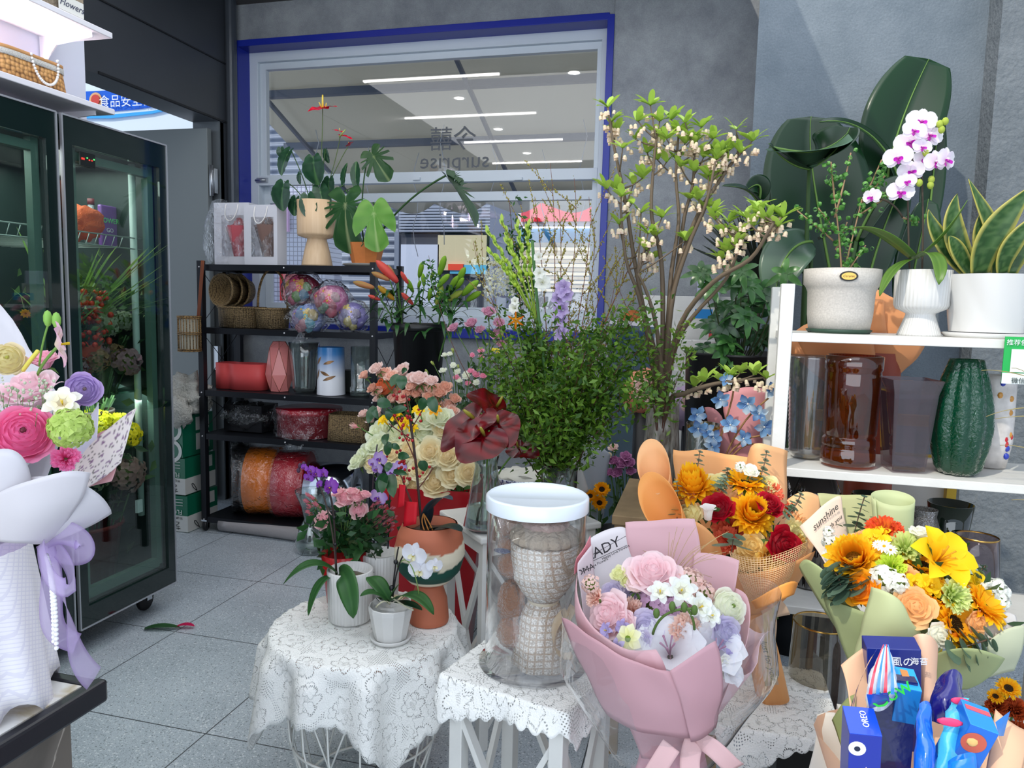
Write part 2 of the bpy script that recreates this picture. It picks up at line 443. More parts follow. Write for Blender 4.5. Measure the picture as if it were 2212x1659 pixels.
for body,px,py,s in(('surprise',981,348,.147),('今囍',978,303,.20)):
 k=K(px,py,GY)
 M=facing(P(px,py,GY-.006),(-1,0,0),(0,0,1))
 txt('lettering',body,M,s if body[0]=='s' else s*.82,TXM,win,wscale=1.02 if body[0]=='s' else 1.0)
for x in(900,1120):
 b=MB().box(P(x,386,FY-.045),(.05,.02,.018));mk('sash_lock',b,ALU,win)
 # ---------------------------------------------------------------- outside the window
SH=mat('grey_shutter',(128,140,162),.5,.2)
ext=thing('building_opposite','blue-grey shuttered shopfront across the lane outside the window','building',(-3,9.4,0))
EYp=9.5
def ebox(px0,py0,px1,py1,Y=EYp,d=.1):
 a,c=P(px0,py0,Y),P(px1,py1,Y)
 return((a.x+c.x)/2,Y+d/2,(a.z+c.z)/2),(abs(c.x-a.x),d,abs(a.z-c.z))
b=MB();a,c=P(560,430,EYp),P(1340,760,EYp)
b.grid(lambda u,v:V((a.x-1+(c.x-a.x+2)*u,EYp+.12+.02*sin(v*260),c.z-1+(a.z+1.6-c.z+1)*v)),1,240)
mk('roller_shutter',b,SH,ext)
mk('wall_panel',BX(*ebox(1060,400,1122,760,EYp-.1)),mat('slate_pillar',(92,104,134),.6),ext)
mk('opening',BX(*ebox(862,505,1062,700,EYp-.02)),mat('dark_opening',(58,66,82),.7),ext)
mk('white_panel',BX(*ebox(866,528,946,690,EYp-.06)),mat('white_board',(202,214,240),.5),ext)
mk('cream_panel',BX(*ebox(946,508,1050,585,EYp-.06)),mat('cream_board',(214,206,172),.5),ext)
mk('poster',BX(*ebox(972,572,1050,592,EYp-.09),col=(90,190,235)),PAINT,ext)
mk('poster',BX(*ebox(968,570,1000,584,EYp-.11),col=(236,80,60)),PAINT,ext)
mk('door_frame',BX(*ebox(852,500,860,700,EYp-.05)),SH,ext)
mk('lintel',BX(*ebox(860,440,1062,502,EYp-.04)),mat('shutter_box',(112,122,144),.5),ext)
b=MB()
for i in range(9):b.box(*[(lambda q:q)(x)for x in ebox(862,445+i*6.5,1060,448+i*6.5,EYp-.08,.03)])
mk('shutter_slats',b,mat('slat_light',(160,172,196),.5),ext)
tl=thing('tiled_column','white mosaic tiled column outside the window behind the wooden pot','column',P(640,700,7.5))
m,N,L,bb=nodemat('mosaic_tiles')
br=N.new('ShaderNodeTexBrick');br.offset=0;br.inputs['Scale'].default_value=1;br.inputs['Color1'].default_value=(*lin((214,220,240)),1);br.inputs['Color2'].default_value=(*lin((205,212,236)),1)
br.inputs['Mortar'].default_value=(*lin((120,125,150)),1);br.inputs['Mortar Size'].default_value=.004;br.inputs['Brick Width'].default_value=.05;br.inputs['Row Height'].default_value=.05
tc=N.new('ShaderNodeTexCoord');mp=N.new('ShaderNodeMapping');mp.inputs['Rotation'].default_value=(radians(90),0,0);L.new(tc.outputs['Object'],mp.inputs[0]);L.new(mp.outputs[0],br.inputs[0]);L.new(br.outputs[0],bb.inputs[0])
mk('tile_face',BX(*ebox(575,400,702,800,7.5,.4)),m,tl)
mk('pink_panel',BX(*ebox(590,424,622,500,7.44,.04)),mat('pink_panel',(236,178,232),.5),tl)
mk('red_box',BX(*ebox(604,588,640,650,7.4,.06)),mat('red_box',(220,40,44),.5),tl)
BAR_=mat('sign_bracket',(90,90,100),.5)
sg=thing('shop_sign','red and white scalloped shop sign outside the window, upper right','sign',P(1200,500,8.9))
mk('sign_board',BX(*ebox(1120,428,1290,487,8.9,.1)),mat('sign_white',(236,232,240),.5),sg)
b=MB();aa=P(1126,479,8.87);cc=P(1290,432,8.87);pts=[(aa.x,aa.z),(cc.x,aa.z)]
for i in range(25):
 u=1-i/24;pts.append((aa.x+(cc.x-aa.x)*u,aa.z+(cc.z-aa.z)*(.72+.28*abs(sin(u*7.2+.4)))))
b.prism(pts,.03,facing((0,8.86,0),(1,0,0),(0,0,1))@M4.Diagonal((1,1,-1,1)))
mk('wall_bracket',MB().box((P(1200,470,8.9).x,9.25,P(1200,470,8.9).z),(.05,.56,.05)),BAR_,sg)
mk('red_field',b,mat('sign_red',(238,30,62),.5),sg)
st=thing('lit_storefront','brightly lit blue and cream storefront under the red sign outside','storefront',P(1200,700,9.3))
mk('blue_fascia',BX(*ebox(1122,492,1300,524,9.1,.1)),mat('fascia_blue',(70,140,190),.5),st)
mk('light_strip',BX(*ebox(1130,487,1290,492,9.04,.05)),mat('strip_light',(255,255,255),em=2.2),st)
b=MB()
for i in range(12):
 b.setc((236,226,200)if i%2 else(190,176,150));b.box(*ebox(1122,524+i*9,1300,533+i*9,9.1,.1))
mk('goods_shelf',b,PAINT,st)
mk('base_wall',BX(*ebox(1122,632,1300,900,9.1,.1)),mat('grey_base',(150,156,168),.6),st)
# awning with three bars and a scalloped valance
aw=thing('awning','cream fabric awning on grey bars above the window outside','awning',P(900,440,6.6))
A0,A1=P(560,60,5.0),P(900,420,7.6)
def awf(u,v):
 y=5.0+v*2.6;z=3.55+(A1.z-3.55)*v
 return V((-4.05+5.6*u,y,z+.015*sin(u*60)))
AWM=attrmat('awning_fabric',.8,.45)
b=MB().setc((216,214,204));b.grid(awf,40,12)
def vf(u,v):
 p=awf(u,1);return V((p.x,p.y+.01,p.z-(.10+.10*abs(sin(u*30)))*v))
b.grid(vf,340,2);mk('canopy',b,AWM,aw,sol=.004)
BAR=mat('awning_bar',(112,122,140),.4,.4)
for v_ in(.12,.34,.62,.86):
 p,q=awf(0,v_),awf(1,v_);mk('cross_bar',MB().bar(p-V((0,0,.05)),q-V((0,0,.05)),.06),BAR,aw)
for u_ in(.05,.38,.7,.95):
 p,q=awf(u_,0),awf(u_,1);mk('arm',MB().bar(p-V((0,0,.10)),q-V((0,0,.10)),.03),BAR,aw)
for i in range(9):
 x=-3.6+i*.42;b=MB();y=6.4+.2*(i%3);zt=awf(.5,(y-5)/2.6).z-.02
 b.tube([(x+.03*sin(k*1.7+i),y,zt-k*(.12+.01*(i%4)))for k in range(8)],.004,4)
 mk('light_string',b,mat('pale_cord',(200,205,215),.6),aw)
struct('ground_outside',BX((-2,8,-.06),(16,6,.06)),mat('pavement',(140,140,140),.8))
# blue food-safety banner beyond the doorway
bn=thing('food_safety_banner','blue and white food safety banner high beyond the left doorway','banner',P(260,250,6.2))
BY=6.2
mk('backing_board',BX(*ebox(150,60,520,330,BY,.06)),mat('banner_white',(225,238,250),.5),bn)
def px_prism(pts,Y,t=.01):
 q=[P(x,y,Y)for x,y in pts]
 return MB().prism([(p.x,p.z)for p in q],t,facing((0,Y,0),(1,0,0),(0,0,1)))
mk('blue_field',px_prism([(150,243),(185,243),(240,241),(300,236),(350,228),(420,205),(420,150),(230,196),(150,200)],BY),mat('banner_blue',(12,96,214),.4),bn)
mk('swoosh',px_prism([(150,250),(240,248),(330,240),(400,226),(400,230),(330,246),(240,256),(150,256)],BY-.012),mat('banner_cyan',(60,170,240),.4),bn)
b=MB();q=P(207,216,BY-.02);b.lathe([(.0,0),(.05,.001),(.05,.008)],20,facing(q,(1,0,0),(0,0,1)))
mk('emblem',b,mat('emblem_red',(206,70,60),.4),bn)
b=MB();q=P(207,217,BY-.014);b.lathe([(.0,0),(.075,.001),(.075,.004)],20,facing(q,(1,0,0),(0,0,1)))
mk('emblem_ring',b,mat('emblem_gold',(226,178,130),.4),bn)
mk('support_post',MB().box((P(180,230,BY).x,BY+.1,1.3),(.06,.06,2.6)).box((P(480,230,BY).x,BY+.1,1.3),(.06,.06,2.6)),BAR_,bn)
txt('lettering','食品安全信',facing(P(272,219,BY-.03),(1,0,0),(0,0,1)),.125,mat('banner_text',(235,240,250),.5),bn)
# ---------------------------------------------------------------- ceiling lights (seen mirrored in the window)
LEDM=mat('led_white',(255,250,245),em=14)
CZ=3.36
def mirror(px,py):
 """place on the ceiling whose image in the window pane is seen at this pixel"""
 d=fw+rt*((px-1106)/FPX)-up*((py-829.5)/FPX)
 t=(CZ-EYE)/d.z;return V((d.x*t,2*GY-d.y*t,CZ))
for i,(x0,y0,x1,y1)in enumerate(((780,172,1082,163),(855,253,1160,246),(1000,305,1217,303),(1062,351,1258,349))):
 a,c=mirror(x0,y0),mirror(x1,y1);y=(a.y+c.y)/2
 t=thing('ceiling_led_strip',['white ceiling light strip nearest the window, seen mirrored at the top of its pane','white ceiling light strip mirrored second from the top in the window pane','white ceiling light strip mirrored third from the top in the window pane','white ceiling light strip mirrored lowest in the window pane'][i],'ceiling light',(a.x,y,CZ+.02),'ceiling light strips')
 mk('diffuser',MB().box(((a.x+c.x)/2,y,CZ),(abs(c.x-a.x),.022,.02)),LEDM,t)
 mk('housing',MB().box(((a.x+c.x)/2,y,CZ+.015),(abs(c.x-a.x)+.02,.04,.02)),ALU,t)
for i,(x,y)in enumerate(((1240,157),(992,212),(1076,279),(1138,331),(1186,371))):
 a=mirror(x,y)
 t=thing('downlight',['round recessed downlight mirrored at the upper right of the window pane','round recessed downlight mirrored left of the others in the window pane','round recessed downlight mirrored above the third light strip in the pane','round recessed downlight mirrored above the lettering at right','round recessed downlight mirrored just above the window rail'][i],'downlight',a,'recessed downlights')
 mk('lens',MB().lathe([(0,0),(.05,0),(.05,.015)],20,M4.Translation(a)),mat('downlight_lens',(255,252,245),em=18),t)
 mk('trim_ring',MB().lathe([(.05,-.002),(.065,0),(.065,.015),(.05,.015)],20,M4.Translation(a),close=False),ALU,t)
 # ================================================================== FLOWERS AND LEAVES (unit size, facing +z)
def L_(c):return lin(c)
def wrap_petal(mb,th,W_,r0,r1,z0,z1,curl,ci,co,nu=5,nv=4,seed=0,ruff=0):
 def fn(u,v):
  u=u*2-1
  sh=(.45+.55*sin(pi*min(1,.15+.75*v)))*(1-.25*v*v)
  e=v**.8
  top=1-.22*u*u*v
  r=r0+(r1-r0)*v**.7+curl*max(0,v-.55)**1.5
  z=z0+(z1-z0)*e*top-curl*.8*max(0,v-.6)**1.5
  if ruff:r+=ruff*v*sin(u*11+seed*3);z+=ruff*.6*v*cos(u*9+seed)
  a=th+u*W_*sh
  r*=1+.06*noise.noise(V((u*2,v*2,seed)))
  return(r*cos(a),r*sin(a),z)
 mb.grid(fn,nu,nv,lambda u,v:mixc(ci,co,v**1.3))
def flat_petal(mb,th,L0,L1,w,rise,droop,ci,co,nu=3,nv=5,cup=.1,tip=1.0,tw=0,z0=0):
 """petal lying outwards from radius L0 to L1"""
 def fn(u,v):
  u=u*2-1
  sh=sin(pi*(.08+.84*v)**tip)**.7 if v<1 else .0+.12
  r=L0+(L1-L0)*v;t=u*w*sh
  z=z0+rise*v-droop*v*v+cup*u*u*sh+tw*u*v
  return(r*cos(th)-t*sin(th),r*sin(th)+t*cos(th),z)
 mb.grid(fn,nu,nv,lambda u,v:mixc(ci,co,v))
def rose(ci,co,n=24,open_=1.,tight=1.,seed=1):
 mb=MB();ci,co=L_(ci),L_(co);rr=random.Random(seed);n=int(n*1.25)
 for i in range(n):
  s=(i/(n-1));th=i*2.4+rr.uniform(-.2,.2)
  r1=.09+.80*s**.95*open_;r0=.03+.16*s
  z1=.50-.12*s-.30*max(0,s-.45)**1.3*open_+rr.uniform(-.03,.03)
  wrap_petal(mb,th,1.65-.75*s,r0,r1,-.55-.1*s,z1,.55*max(0,s-.3)*open_,mixc(ci,co,.35*s),mixc(ci,co,.25+.75*s),5,5,seed=i+seed)
 mb.col=mixc(ci,co,.3);mb.lathe([(0,.40),(.10,.38),(.3,.24),(.55,.12),(.7,-.1)],14,close=False)
 mb.setc((88,120,60))
 for i in range(5):flat_petal(mb,i*1.257,.1,.62,.12,-.1,.25,mb.col,mb.col,2,3,z0=-.72)
 return mb
def bud(ci,co,n=7,seed=1,green=(96,128,62)):
 mb=MB();ci,co=L_(ci),L_(co)
 for i in range(n):
  s=i/(n-1)
  wrap_petal(mb,i*2.3,1.5-.4*s,.05+.16*s,.08+.34*s,-.8,1.0-.3*s,.12*s,ci,mixc(ci,co,.6+.4*s),seed=i+seed)
 mb.setc(green)
 for i in range(5):wrap_petal(mb,i*1.257,.5,.12,.36,-.85,-.1,.1,mb.col,mb.col,2,3)
 mb.tube([(0,0,-1.1),(0,0,-.7)],.12,6)
 return mb
def carnation(ci,co,seed=1,n=34):
 mb=MB();ci,co=L_(ci),L_(co);rr=random.Random(seed)
 for i in range(n):
  s=(i/(n-1))**.6;th=i*2.4+rr.uniform(-.3,.3)
  wrap_petal(mb,th,.55,.05+.1*s,.15+.8*s,-.6,.62-.62*s*s,.25,ci,co,6,3,seed=i,ruff=.07)
 mb.setc((120,150,80));mb.lathe([(.12,-1.2),(.2,-1.1),(.24,-.55)],8)
 return mb
def ranunculus(ci,co,seed=1,n=38,center=(90,100,40)):
 mb=MB();ci,co=L_(ci),L_(co);rr=random.Random(seed)
 for i in range(n):
  s=i/(n-1);th=i*2.4
  r=.08+.9*s
  wrap_petal(mb,th,1.25-.45*s,.1+.5*s,r,-.6+.1*s,.50-.46*s*s,-.10+.22*max(0,s-.75)*4,mixc(ci,co,s*.5),mixc(ci,co,.25+.75*s),5,4,seed=i+seed)
 mb.col=mixc(ci,co,.3);mb.lathe([(0,.36),(.2,.34),(.5,.18),(.75,-.05)],14,close=False)
 mb.setc(center);mb.ball((0,0,.38),.1,8)
 return mb
def sunflower(seed=1,center=(52,34,16),ci=(248,160,8),co=(255,200,20),dense=2):
 mb=MB();rr=random.Random(seed);a,b_=L_(ci),L_(co)
 for ring in range(dense+1):
  n=19
  for i in range(n):
   th=(i+ring*.37)*2*pi/n+rr.uniform(-.08,.08)
   L1=1.0-.13*ring+rr.uniform(-.07,.05)
   flat_petal(mb,th,.26,L1,.135,.28+.22*ring+rr.uniform(-.08,.1),.22,a,mixc(a,b_,rr.uniform(.4,1)),3,4,cup=.05,tw=rr.uniform(-.08,.08))
 mb.setc(center);mb.lathe([(.36,0),(.36,.1),(.28,.17),(.14,.14),(0,.12)],20,rf=lambda t,q:1+.03*sin(t*20))
 cc=L_(mixc(center,(120,90,30),.4))
 for i in range(60):
  r=.34*sqrt((i+.5)/60);t=i*2.4;mb.col=cc if i%2 else L_(center)
  mb.ball((r*cos(t),r*sin(t),.17-.2*r*r+.0),.025,4)
 mb.setc((90,130,50))
 for i in range(12):flat_petal(mb,i*.52,.1,.6,.1,-.02,.2,mb.col,mb.col,2,2,z0=-.05)
 return mb
def daisy_like(ci,co,center,n=9,w=.26,rise=.1,droop=.2,seed=1):
 mb=MB();a,b_=L_(ci),L_(co)
 for i in range(n):flat_petal(mb,i*2*pi/n,.08,1,w,rise,droop,a,b_,3,4,cup=.08)
 mb.setc(center);mb.ball((0,0,.05),.22,8,(1,1,.5));return mb
def lily_open(ci,co,seed=1,n=6,w=.3,stam=(230,170,40)):
 mb=MB();a,b_=L_(ci),L_(co)
 for i in range(n):
  def fn(u,v,th=i*2*pi/n,k=i%2):
   u=u*2-1;sh=sin(pi*(.1+.85*v))**.8 if v<.99 else .05
   r=.08+.95*v**1.4+0*k;z=-.5+1.05*v-.55*v**3
   t=u*w*sh*(1-.15*k);z+=.16*u*u*sh
   return(r*cos(th)-t*sin(th),r*sin(th)+t*cos(th),z)
  mb.grid(fn,4,6,lambda u,v:mixc(a,b_,v))
 mb.setc(stam)
 for i in range(5):
  t=i*1.26+.3;mb.tube([(0,0,-.4),(.08*cos(t),.08*sin(t),0),(.2*cos(t),.2*sin(t),.3)],[.02,.02,.035],4)
 return mb
def freesia(ci,co,seed=1):
 mb=MB();a,b_=L_(ci),L_(co)
 def tubefn(u,v):
  t=u*2*pi;lob=1+(.28*cos(3*t)if 0 else .22*abs(cos(3*t)))*max(0,v-.5)*2
  r=(.08+.12*v+.75*max(0,v-.45)**1.3)*lob;z=-.9+1.35*v-.35*max(0,v-.7)
  return(r*cos(t),r*sin(t),z)
 mb.grid(tubefn,24,8,lambda u,v:mixc(a,b_,v),closeu=True)
 for i in range(6):flat_petal(mb,i*1.047+.2,.22,.95,.28,.25,.3,mixc(a,b_,.6),b_,3,4,cup=.1,z0=.1)
 mb.setc((250,225,90))
 for i in range(3):mb.tube([(0,0,-.1),(.05*cos(i*2.1),.05*sin(i*2.1),.35)],.03,4)
 return mb
def orchid(ci,co,lipc,throat=(236,200,90),seed=1):
 mb=MB();a,b_,l_=L_(ci),L_(co),L_(lipc)
 def pet(th,L1,w,zz,cup=.08,tip=.8):
  def fn(u,v):
   u=u*2-1;sh=sin(pi*(.06+.88*v))**.55 if v<1 else .25
   r=.06+(L1-.06)*v;t=u*w*sh
   z=zz+.12*v-.2*v*v+cup*u*u
   return(r*cos(th)-t*sin(th),r*sin(th)+t*cos(th),z)
  mb.grid(fn,5,6,lambda u,v:mixc(a,b_,v))
 for th in(radians(90),radians(215),radians(325)):pet(th,.95,.34,-.04)
 for th in(radians(12),radians(168)):pet(th,1.08,.62,.04)
 mb.col=l_
 for sg in(-1,1):flat_petal(mb,radians(-90+48*sg),.04,.42,.17,.5,.1,l_,l_,3,4,cup=.12)
 flat_petal(mb,radians(-90),.04,.55,.15,.35,.2,L_(throat),l_,3,4,cup=-.05)
 mb.setc(throat);mb.ball((0,-.06,.22),.09,6);mb.col=b_;mb.ball((0,.05,.18),.11,6,(1,1,1.4))
 return mb
def lily_bud(c0,c1):
 mb=MB();a,b_=L_(c0),L_(c1)
 prof=[(.0,0),(.07,.03),(.12,.15),(.155,.4),(.165,.62),(.13,.82),(.06,.95),(0,1)]
 mb.lathe(prof,12,rf=lambda t,q:1+.13*cos(3*t),cfn=lambda t,q:mixc(a,b_,(.5+.5*sin(3*t))*.5+.5*q));return mb
def floret_cluster(ci,co,n=26,seed=1,fl=.3,npet=4,sq=1.,core=(130,150,80)):
 mb=MB();a,b_=L_(ci),L_(co);rr=random.Random(seed)
 mb.setc(core);mb.ball((0,0,0),.6,8,(1,1,sq))
 for i in range(n):
  z=1-1.5*(i+.5)/n;t=i*2.4;q=sqrt(max(0,1-z*z));d=V((q*cos(t),q*sin(t),z*sq))
  f=MB();cc=mixc(a,b_,rr.random())
  for k in range(npet):flat_petal(f,k*2*pi/npet,.05,1,.5,.35,.5,a,cc,3,3,cup=.12)
  mb.add(f,TR(d*rr.uniform(.80,.95),d+V((rr.uniform(-.35,.35),rr.uniform(-.35,.35),rr.uniform(-.3,.3))),fl*rr.uniform(.8,1.25),rr.uniform(0,6)))
 return mb
def spathe(ci,co,spad=(170,160,50)):
 mb=MB();a,b_=L_(ci),L_(co)
 def fn(u,v):
  t=(u-.5)*2*pi;r=v
  # heart outline, notch at the stem side
  R_=(.62+.38*cos(t))*.0+.78-.30*exp(-((abs(t)-pi)/.38)**2)+.30*exp(-(t/.42)**2)+.05*cos(2*t)
  x=R_*r*cos(t);y=R_*r*sin(t)*1.0
  z=.14*r*r-.16*abs(y)**1.5+.05*r*sin(5*t)*r+.12*cos(t)*r-.25*max(0,x)**2
  return(x,y,z)
 mb.grid(fn,48,9,lambda u,v:mixc(a,b_,.5+.5*sin(v*9+4*cos((u-.5)*12))),closeu=True)
 mb.setc(spad);mb.tube([(-.12,0,.02),(-.05,0,.3),(.02,0,.55)],[.055,.06,.035],8)
 return mb
def heart_leaf(c0,c1,n=40,holes=0,seed=0,fold=.12,vein=None):
 """heart shaped leaf from its stalk (origin) pointing along +x; 'holes' cuts deep notches into the margin"""
 mb=MB();a,b_=L_(c0),L_(c1);rr=random.Random(seed);vc=L_(vein)if vein else mixc(a,b_,.5)
 def Rt(t):
  q=.62+.38*cos(t)*.55+.12*cos(2*t)-.34*exp(-((abs(t)-pi)/.30)**2)+.10*exp(-(t/.3)**2)
  return q
 def fn(u,v):
  t=(u-.5)*2*pi;q=Rt(t)
  if holes:
   for k in range(holes):
    for sg in(-1,1):
     c=sg*(.55+k*1.75/holes);dd=abs(t-c)
     if dd<.13:q*=1-.62*(1-dd/.13)**.5
  r=q*v
  x=.30+r*cos(t)*.95-.0;y=r*sin(t)
  z=fold*abs(y)*1.4-.28*(x-.2)**2*(1 if x>.2 else 0)+.02*sin(x*22)*v*(1 if abs(y)>.05 else 0)
  return(x,y,z)
 def cf(u,v):
  t=(u-.5)*2*pi;s=.5+.5*sin(v*12*cos(t)+abs(t)*6)
  c=mixc(a,b_,.15+.5*s*v)
  return mixc(c,vc,.7)if(abs(t)<.06 or v<.06 or abs(abs(t)-pi)<.06)else c
 mb.grid(fn,max(n,88 if holes else 32),7,cf,closeu=True);return mb
def strap_leaf(pts,w,c0,c1,upv=(0,0,1),n=14,fold=.15,nv=4,wf=None,stripe=None,edge=None,twist=0):
 """long leaf along a curve of points, width w (metres); wf(t) shapes the outline"""
 pts=[V(p)for p in pts];a,b_=L_(c0),L_(c1);mb=MB();ec=L_(edge)if edge else None;st=L_(stripe)if stripe else None
 def cr(t):
  q=list(pts)
  while len(q)>1:q=[q[i].lerp(q[i+1],t)for i in range(len(q)-1)]
  return q[0]
 wf=wf or(lambda t:sin(pi*min(1,.12+.86*t))**.7 if t<.995 else .03)
 U0=V(upv)
 def fn(u,v):
  u=u*2-1;p=cr(v);d=(cr(min(1,v+.02))-cr(max(0,v-.02))).normalized()
  s=d.cross(U0)
  s=s.normalized()if s.length>1e-3 else V((1,0,0))
  nn=s.cross(d).normalized()
  if twist:q=Quaternion(d,twist*v);s=q@s;nn=q@nn
  h=w*.5*wf(v)
  return p+s*u*h+nn*(abs(u)*h*fold)
 def cf(u,v):
  k=abs(u*2-1)
  if ec and k>.78:return ec
  c=mixc(a,b_,k*.6+.4*v)
  if st and sin(v*70+3*noise.noise(V((u*4,v*9,1)))*3)>.35:c=mixc(c,st,.6)
  elif k<.12:c=mixc(c,b_,.8)
  return c
 mb.grid(fn,nv*2,n,cf);return mb
def leafy(mb,p,d,n,spread,size,c0,c1,asp=.4,rr=random,along=None):
 """scatter n small pointed leaves around p, or along a polyline"""
 a,b_=c0,c1
 for i in range(n):
  q=V(p)
  if along:
   t=rr.random()*(len(along)-1);k=int(t);q=V(along[k]).lerp(V(along[min(k+1,len(along)-1)]),t-k)
  q=q+V((rr.gauss(0,spread),rr.gauss(0,spread),rr.gauss(0,spread)))
  dd=(V(d)*.5+V((rr.gauss(0,1),rr.gauss(0,1),rr.gauss(0,.8)))).normalized()
  s=dd.orthogonal().normalized();s=Quaternion(dd,rr.uniform(0,6.28))@s
  L0=size*rr.uniform(.6,1.25);w=L0*asp*.5;nn=dd.cross(s)
  c=mixc(a,b_,rr.random());o=len(mb.v)
  for pt in(q,q+dd*L0*.45+s*w+nn*w*.4,q+dd*L0,q+dd*L0*.45-s*w+nn*w*.4,q+dd*L0*.5):mb.vert(pt,c)
  mb.face((o,o+1,o+4));mb.face((o+1,o+2,o+4));mb.face((o+2,o+3,o+4));mb.face((o+3,o,o+4))
ORD=('first','second','third','fourth','fifth','sixth','seventh','eighth','ninth','tenth','eleventh','twelfth','thirteenth')
def nth(x,xs):
 i=sorted(xs).index(x)
 return 'leftmost' if i==0 else 'rightmost' if i==len(xs)-1 else ORD[i]+' from the left'
def conepaper(parent,base,top,r0,r1,col,slant=.35,name='rolled_paper',mt=None):
 """sheet rolled into an open cone, mouth slanting towards the viewer"""
 A,B=P(*base),P(*top);ax=(B-A);L=ax.length;M=TR(A,ax);k=K(*top)
 back=(M.inverted().to_3x3()@V((0,1,0)));th0=atan2(back.y,back.x)
 def fn(u,v):
  a=2*pi*u*1.08;r=(r0+(r1-r0)*v**.8)*k*(1+.12*(u-.5));return M@V((r*cos(a),r*.8*sin(a),L*v*(1+slant*cos(a-th0)*v)))
 return mk(name,MB().setc(col).grid(fn,36,10),mt or PAPERT,parent,sol=.0008)
def bezpts(pts,n=10):
 pts=[V(p)for p in pts];out=[]
 for i in range(n+1):
  q=list(pts);t=i/n
  while len(q)>1:q=[q[k].lerp(q[k+1],t)for k in range(len(q)-1)]
  out.append(q[0])
 return out
def euc_sprig(pts,c0=(112,140,120),c1=(150,172,150),ls=.016,n=9):
 """eucalyptus: round leaves in pairs along a stem"""
 mb=MB().setc((120,96,80));pp=bezpts(pts,n);mb.tube(pp,.0015,4);a,b_=L_(c0),L_(c1)
 for i in range(1,n+1):
  d=(pp[i]-pp[i-1]).normalized();s=d.orthogonal().normalized();s=Quaternion(d,i*1.57*(1 if i%2 else 1)+.4)@s
  q=ls*(1.15-.6*i/n)
  for sg in(-1,1):
   f=MB();c=mixc(a,b_,R())
   f.lathe([(0,0),(.5,.03),(.95,.1),(1,.13)],10,close=False,cfn=lambda t,k:c)
   mb.add(f,TR(pp[i]+s*sg*q,(d+s*sg*.2),q))
 return mb
def head(parent,name,me,mt,loc,d,s,spin=None,sc3=None):
 o=mk(name,me,mt,parent,TR(loc,d,sc3 or s,R()*6 if spin is None else spin));return o
_cache={}
def C(key,f):
 if key not in _cache:_cache[key]=f().mesh(key.split('|')[0])
 return _cache[key]
def cutflower(name,label,group,me,loc,d,s,foot,cat='flower',stemr=.0028,leaves=2,leafsize=.045,lc=((40,74,36),(80,118,60)),spin=None,headname='bloom',mt=None,stemc=(92,124,64),bendy=.3):
 """one cut flower: its bloom, its stem down to foot, a few leaves"""
 loc,foot,d=V(loc),V(foot),V(d).normalized()
 t=thing(name,label,cat,foot,group)
 head(t,headname,me,mt or PETAL,loc,d,s,spin)
 b0=loc-d*s*.7;ctrl=[foot,foot.lerp(b0,.6)+V((0,0,.02)),b0-d*(b0-foot).length*bendy,b0]
 pp=bezpts(ctrl,6);b=MB().setc(stemc).tube(pp,stemr,5);mk('stem',b,STEM,t)
 if leaves:
  b=MB();leafy(b,pp[4],(0,0,.3),leaves*2,.012,leafsize,L_(lc[0]),L_(lc[1]),.55,along=pp[3:6]);mk('leaves',b,LEAF,t)
 return t
 # ================================================================== LEFT SIDE: fridge, shelf, counter, bouquet
WHITE=mat('white_laminate',(232,230,236),.35)
WPAINT=mat('white_paint',(216,215,210),.42,var=(9,.05),bump=(40,.12))
BLACK=mat('black_metal',(26,28,34),.42,.3)
BLACKP=mat('black_plastic',(18,18,22),.38)
CHROME=mat('chrome',(205,208,212),.15,1)
FX=-2.28
fr=thing('display_fridge','tall glass-doored flower display fridge on castors at the left','fridge',(-2.6,2.0,0))
y0,y1,z0,z1=1.05,2.77,.12,2.045
b=MB().setc((34,48,46))
b.box((-2.96,(y0+y1)/2,(z0+z1)/2),(.04,y1-y0,z1-z0)).box((-2.63,(y0+y1)/2,z0+.03),(.62,y1-y0,.06)).box((-2.63,(y0+y1)/2,z1-.04),(.62,y1-y0,.08))
b.box((-2.63,y1-.02,(z0+z1)/2),(.62,.04,z1-z0)).box((-2.63,y0+.02,(z0+z1)/2),(.62,.04,z1-z0)).box((-2.63,1.64,(z0+z1)/2),(.62,.03,z1-z0))
mk('cabinet',b,PAINT,fr)
mk('side_panel',BX((-2.63,y1+.004,1.08),(.66,.008,1.9)),mat('fridge_grey',(66,74,78),.4),fr)
for k,(a,c)in enumerate(((1.08,1.635),(1.65,2.208),(2.232,2.765))):
 d=mk('door',MB().box((FX,a+.022,(z0+z1)/2),(.03,.044,z1-z0)).box((FX,c-.022,(z0+z1)/2),(.03,.044,z1-z0)).box((FX,(a+c)/2,z0+.04),(.03,c-a,.08)).box((FX,(a+c)/2,z1-.05),(.03,c-a,.10)),
mat('dark_green_glass_border',(14,30,28),.08,coat=.5),fr)
 mk('glass_panel',BX((FX+.004,(a+c)/2,(z0+z1)/2),(.006,c-a-.06,z1-z0-.1)),FGLASS,d)
 b=MB()
 for(cy,cz,sy,szz)in((a,(z0+z1)/2,.006,z1-z0),(c,(z0+z1)/2,.006,z1-z0),((a+c)/2,z1,c-a,.006),((a+c)/2,z0,c-a,.006)):b.box((FX+.013,cy,cz),(.012,sy,szz))
 mk('metal_edging',b,mat('satin_metal',(188,190,196),.3,.6),d)
 b=MB()
 for(cy,cz,sy,szz)in((a+.075,(z0+z1)/2,.03,z1-z0-.2),(c-.06,(z0+z1)/2,.03,z1-z0-.2),((a+c)/2,z0+.11,c-a-.12,.04),((a+c)/2,z1-.13,c-a-.12,.03)):b.box((FX-.035,cy,cz),(.03,sy,szz))
 mk('inner_frame',b,mat('fridge_inner_frame',(92,116,108),.4),d)
b=MB().setc((16,22,22)).box((FX+.012,2.345,1.905),(.006,.07,.05));t=mk('display_panel',b,PAINT,fr)
b=MB()
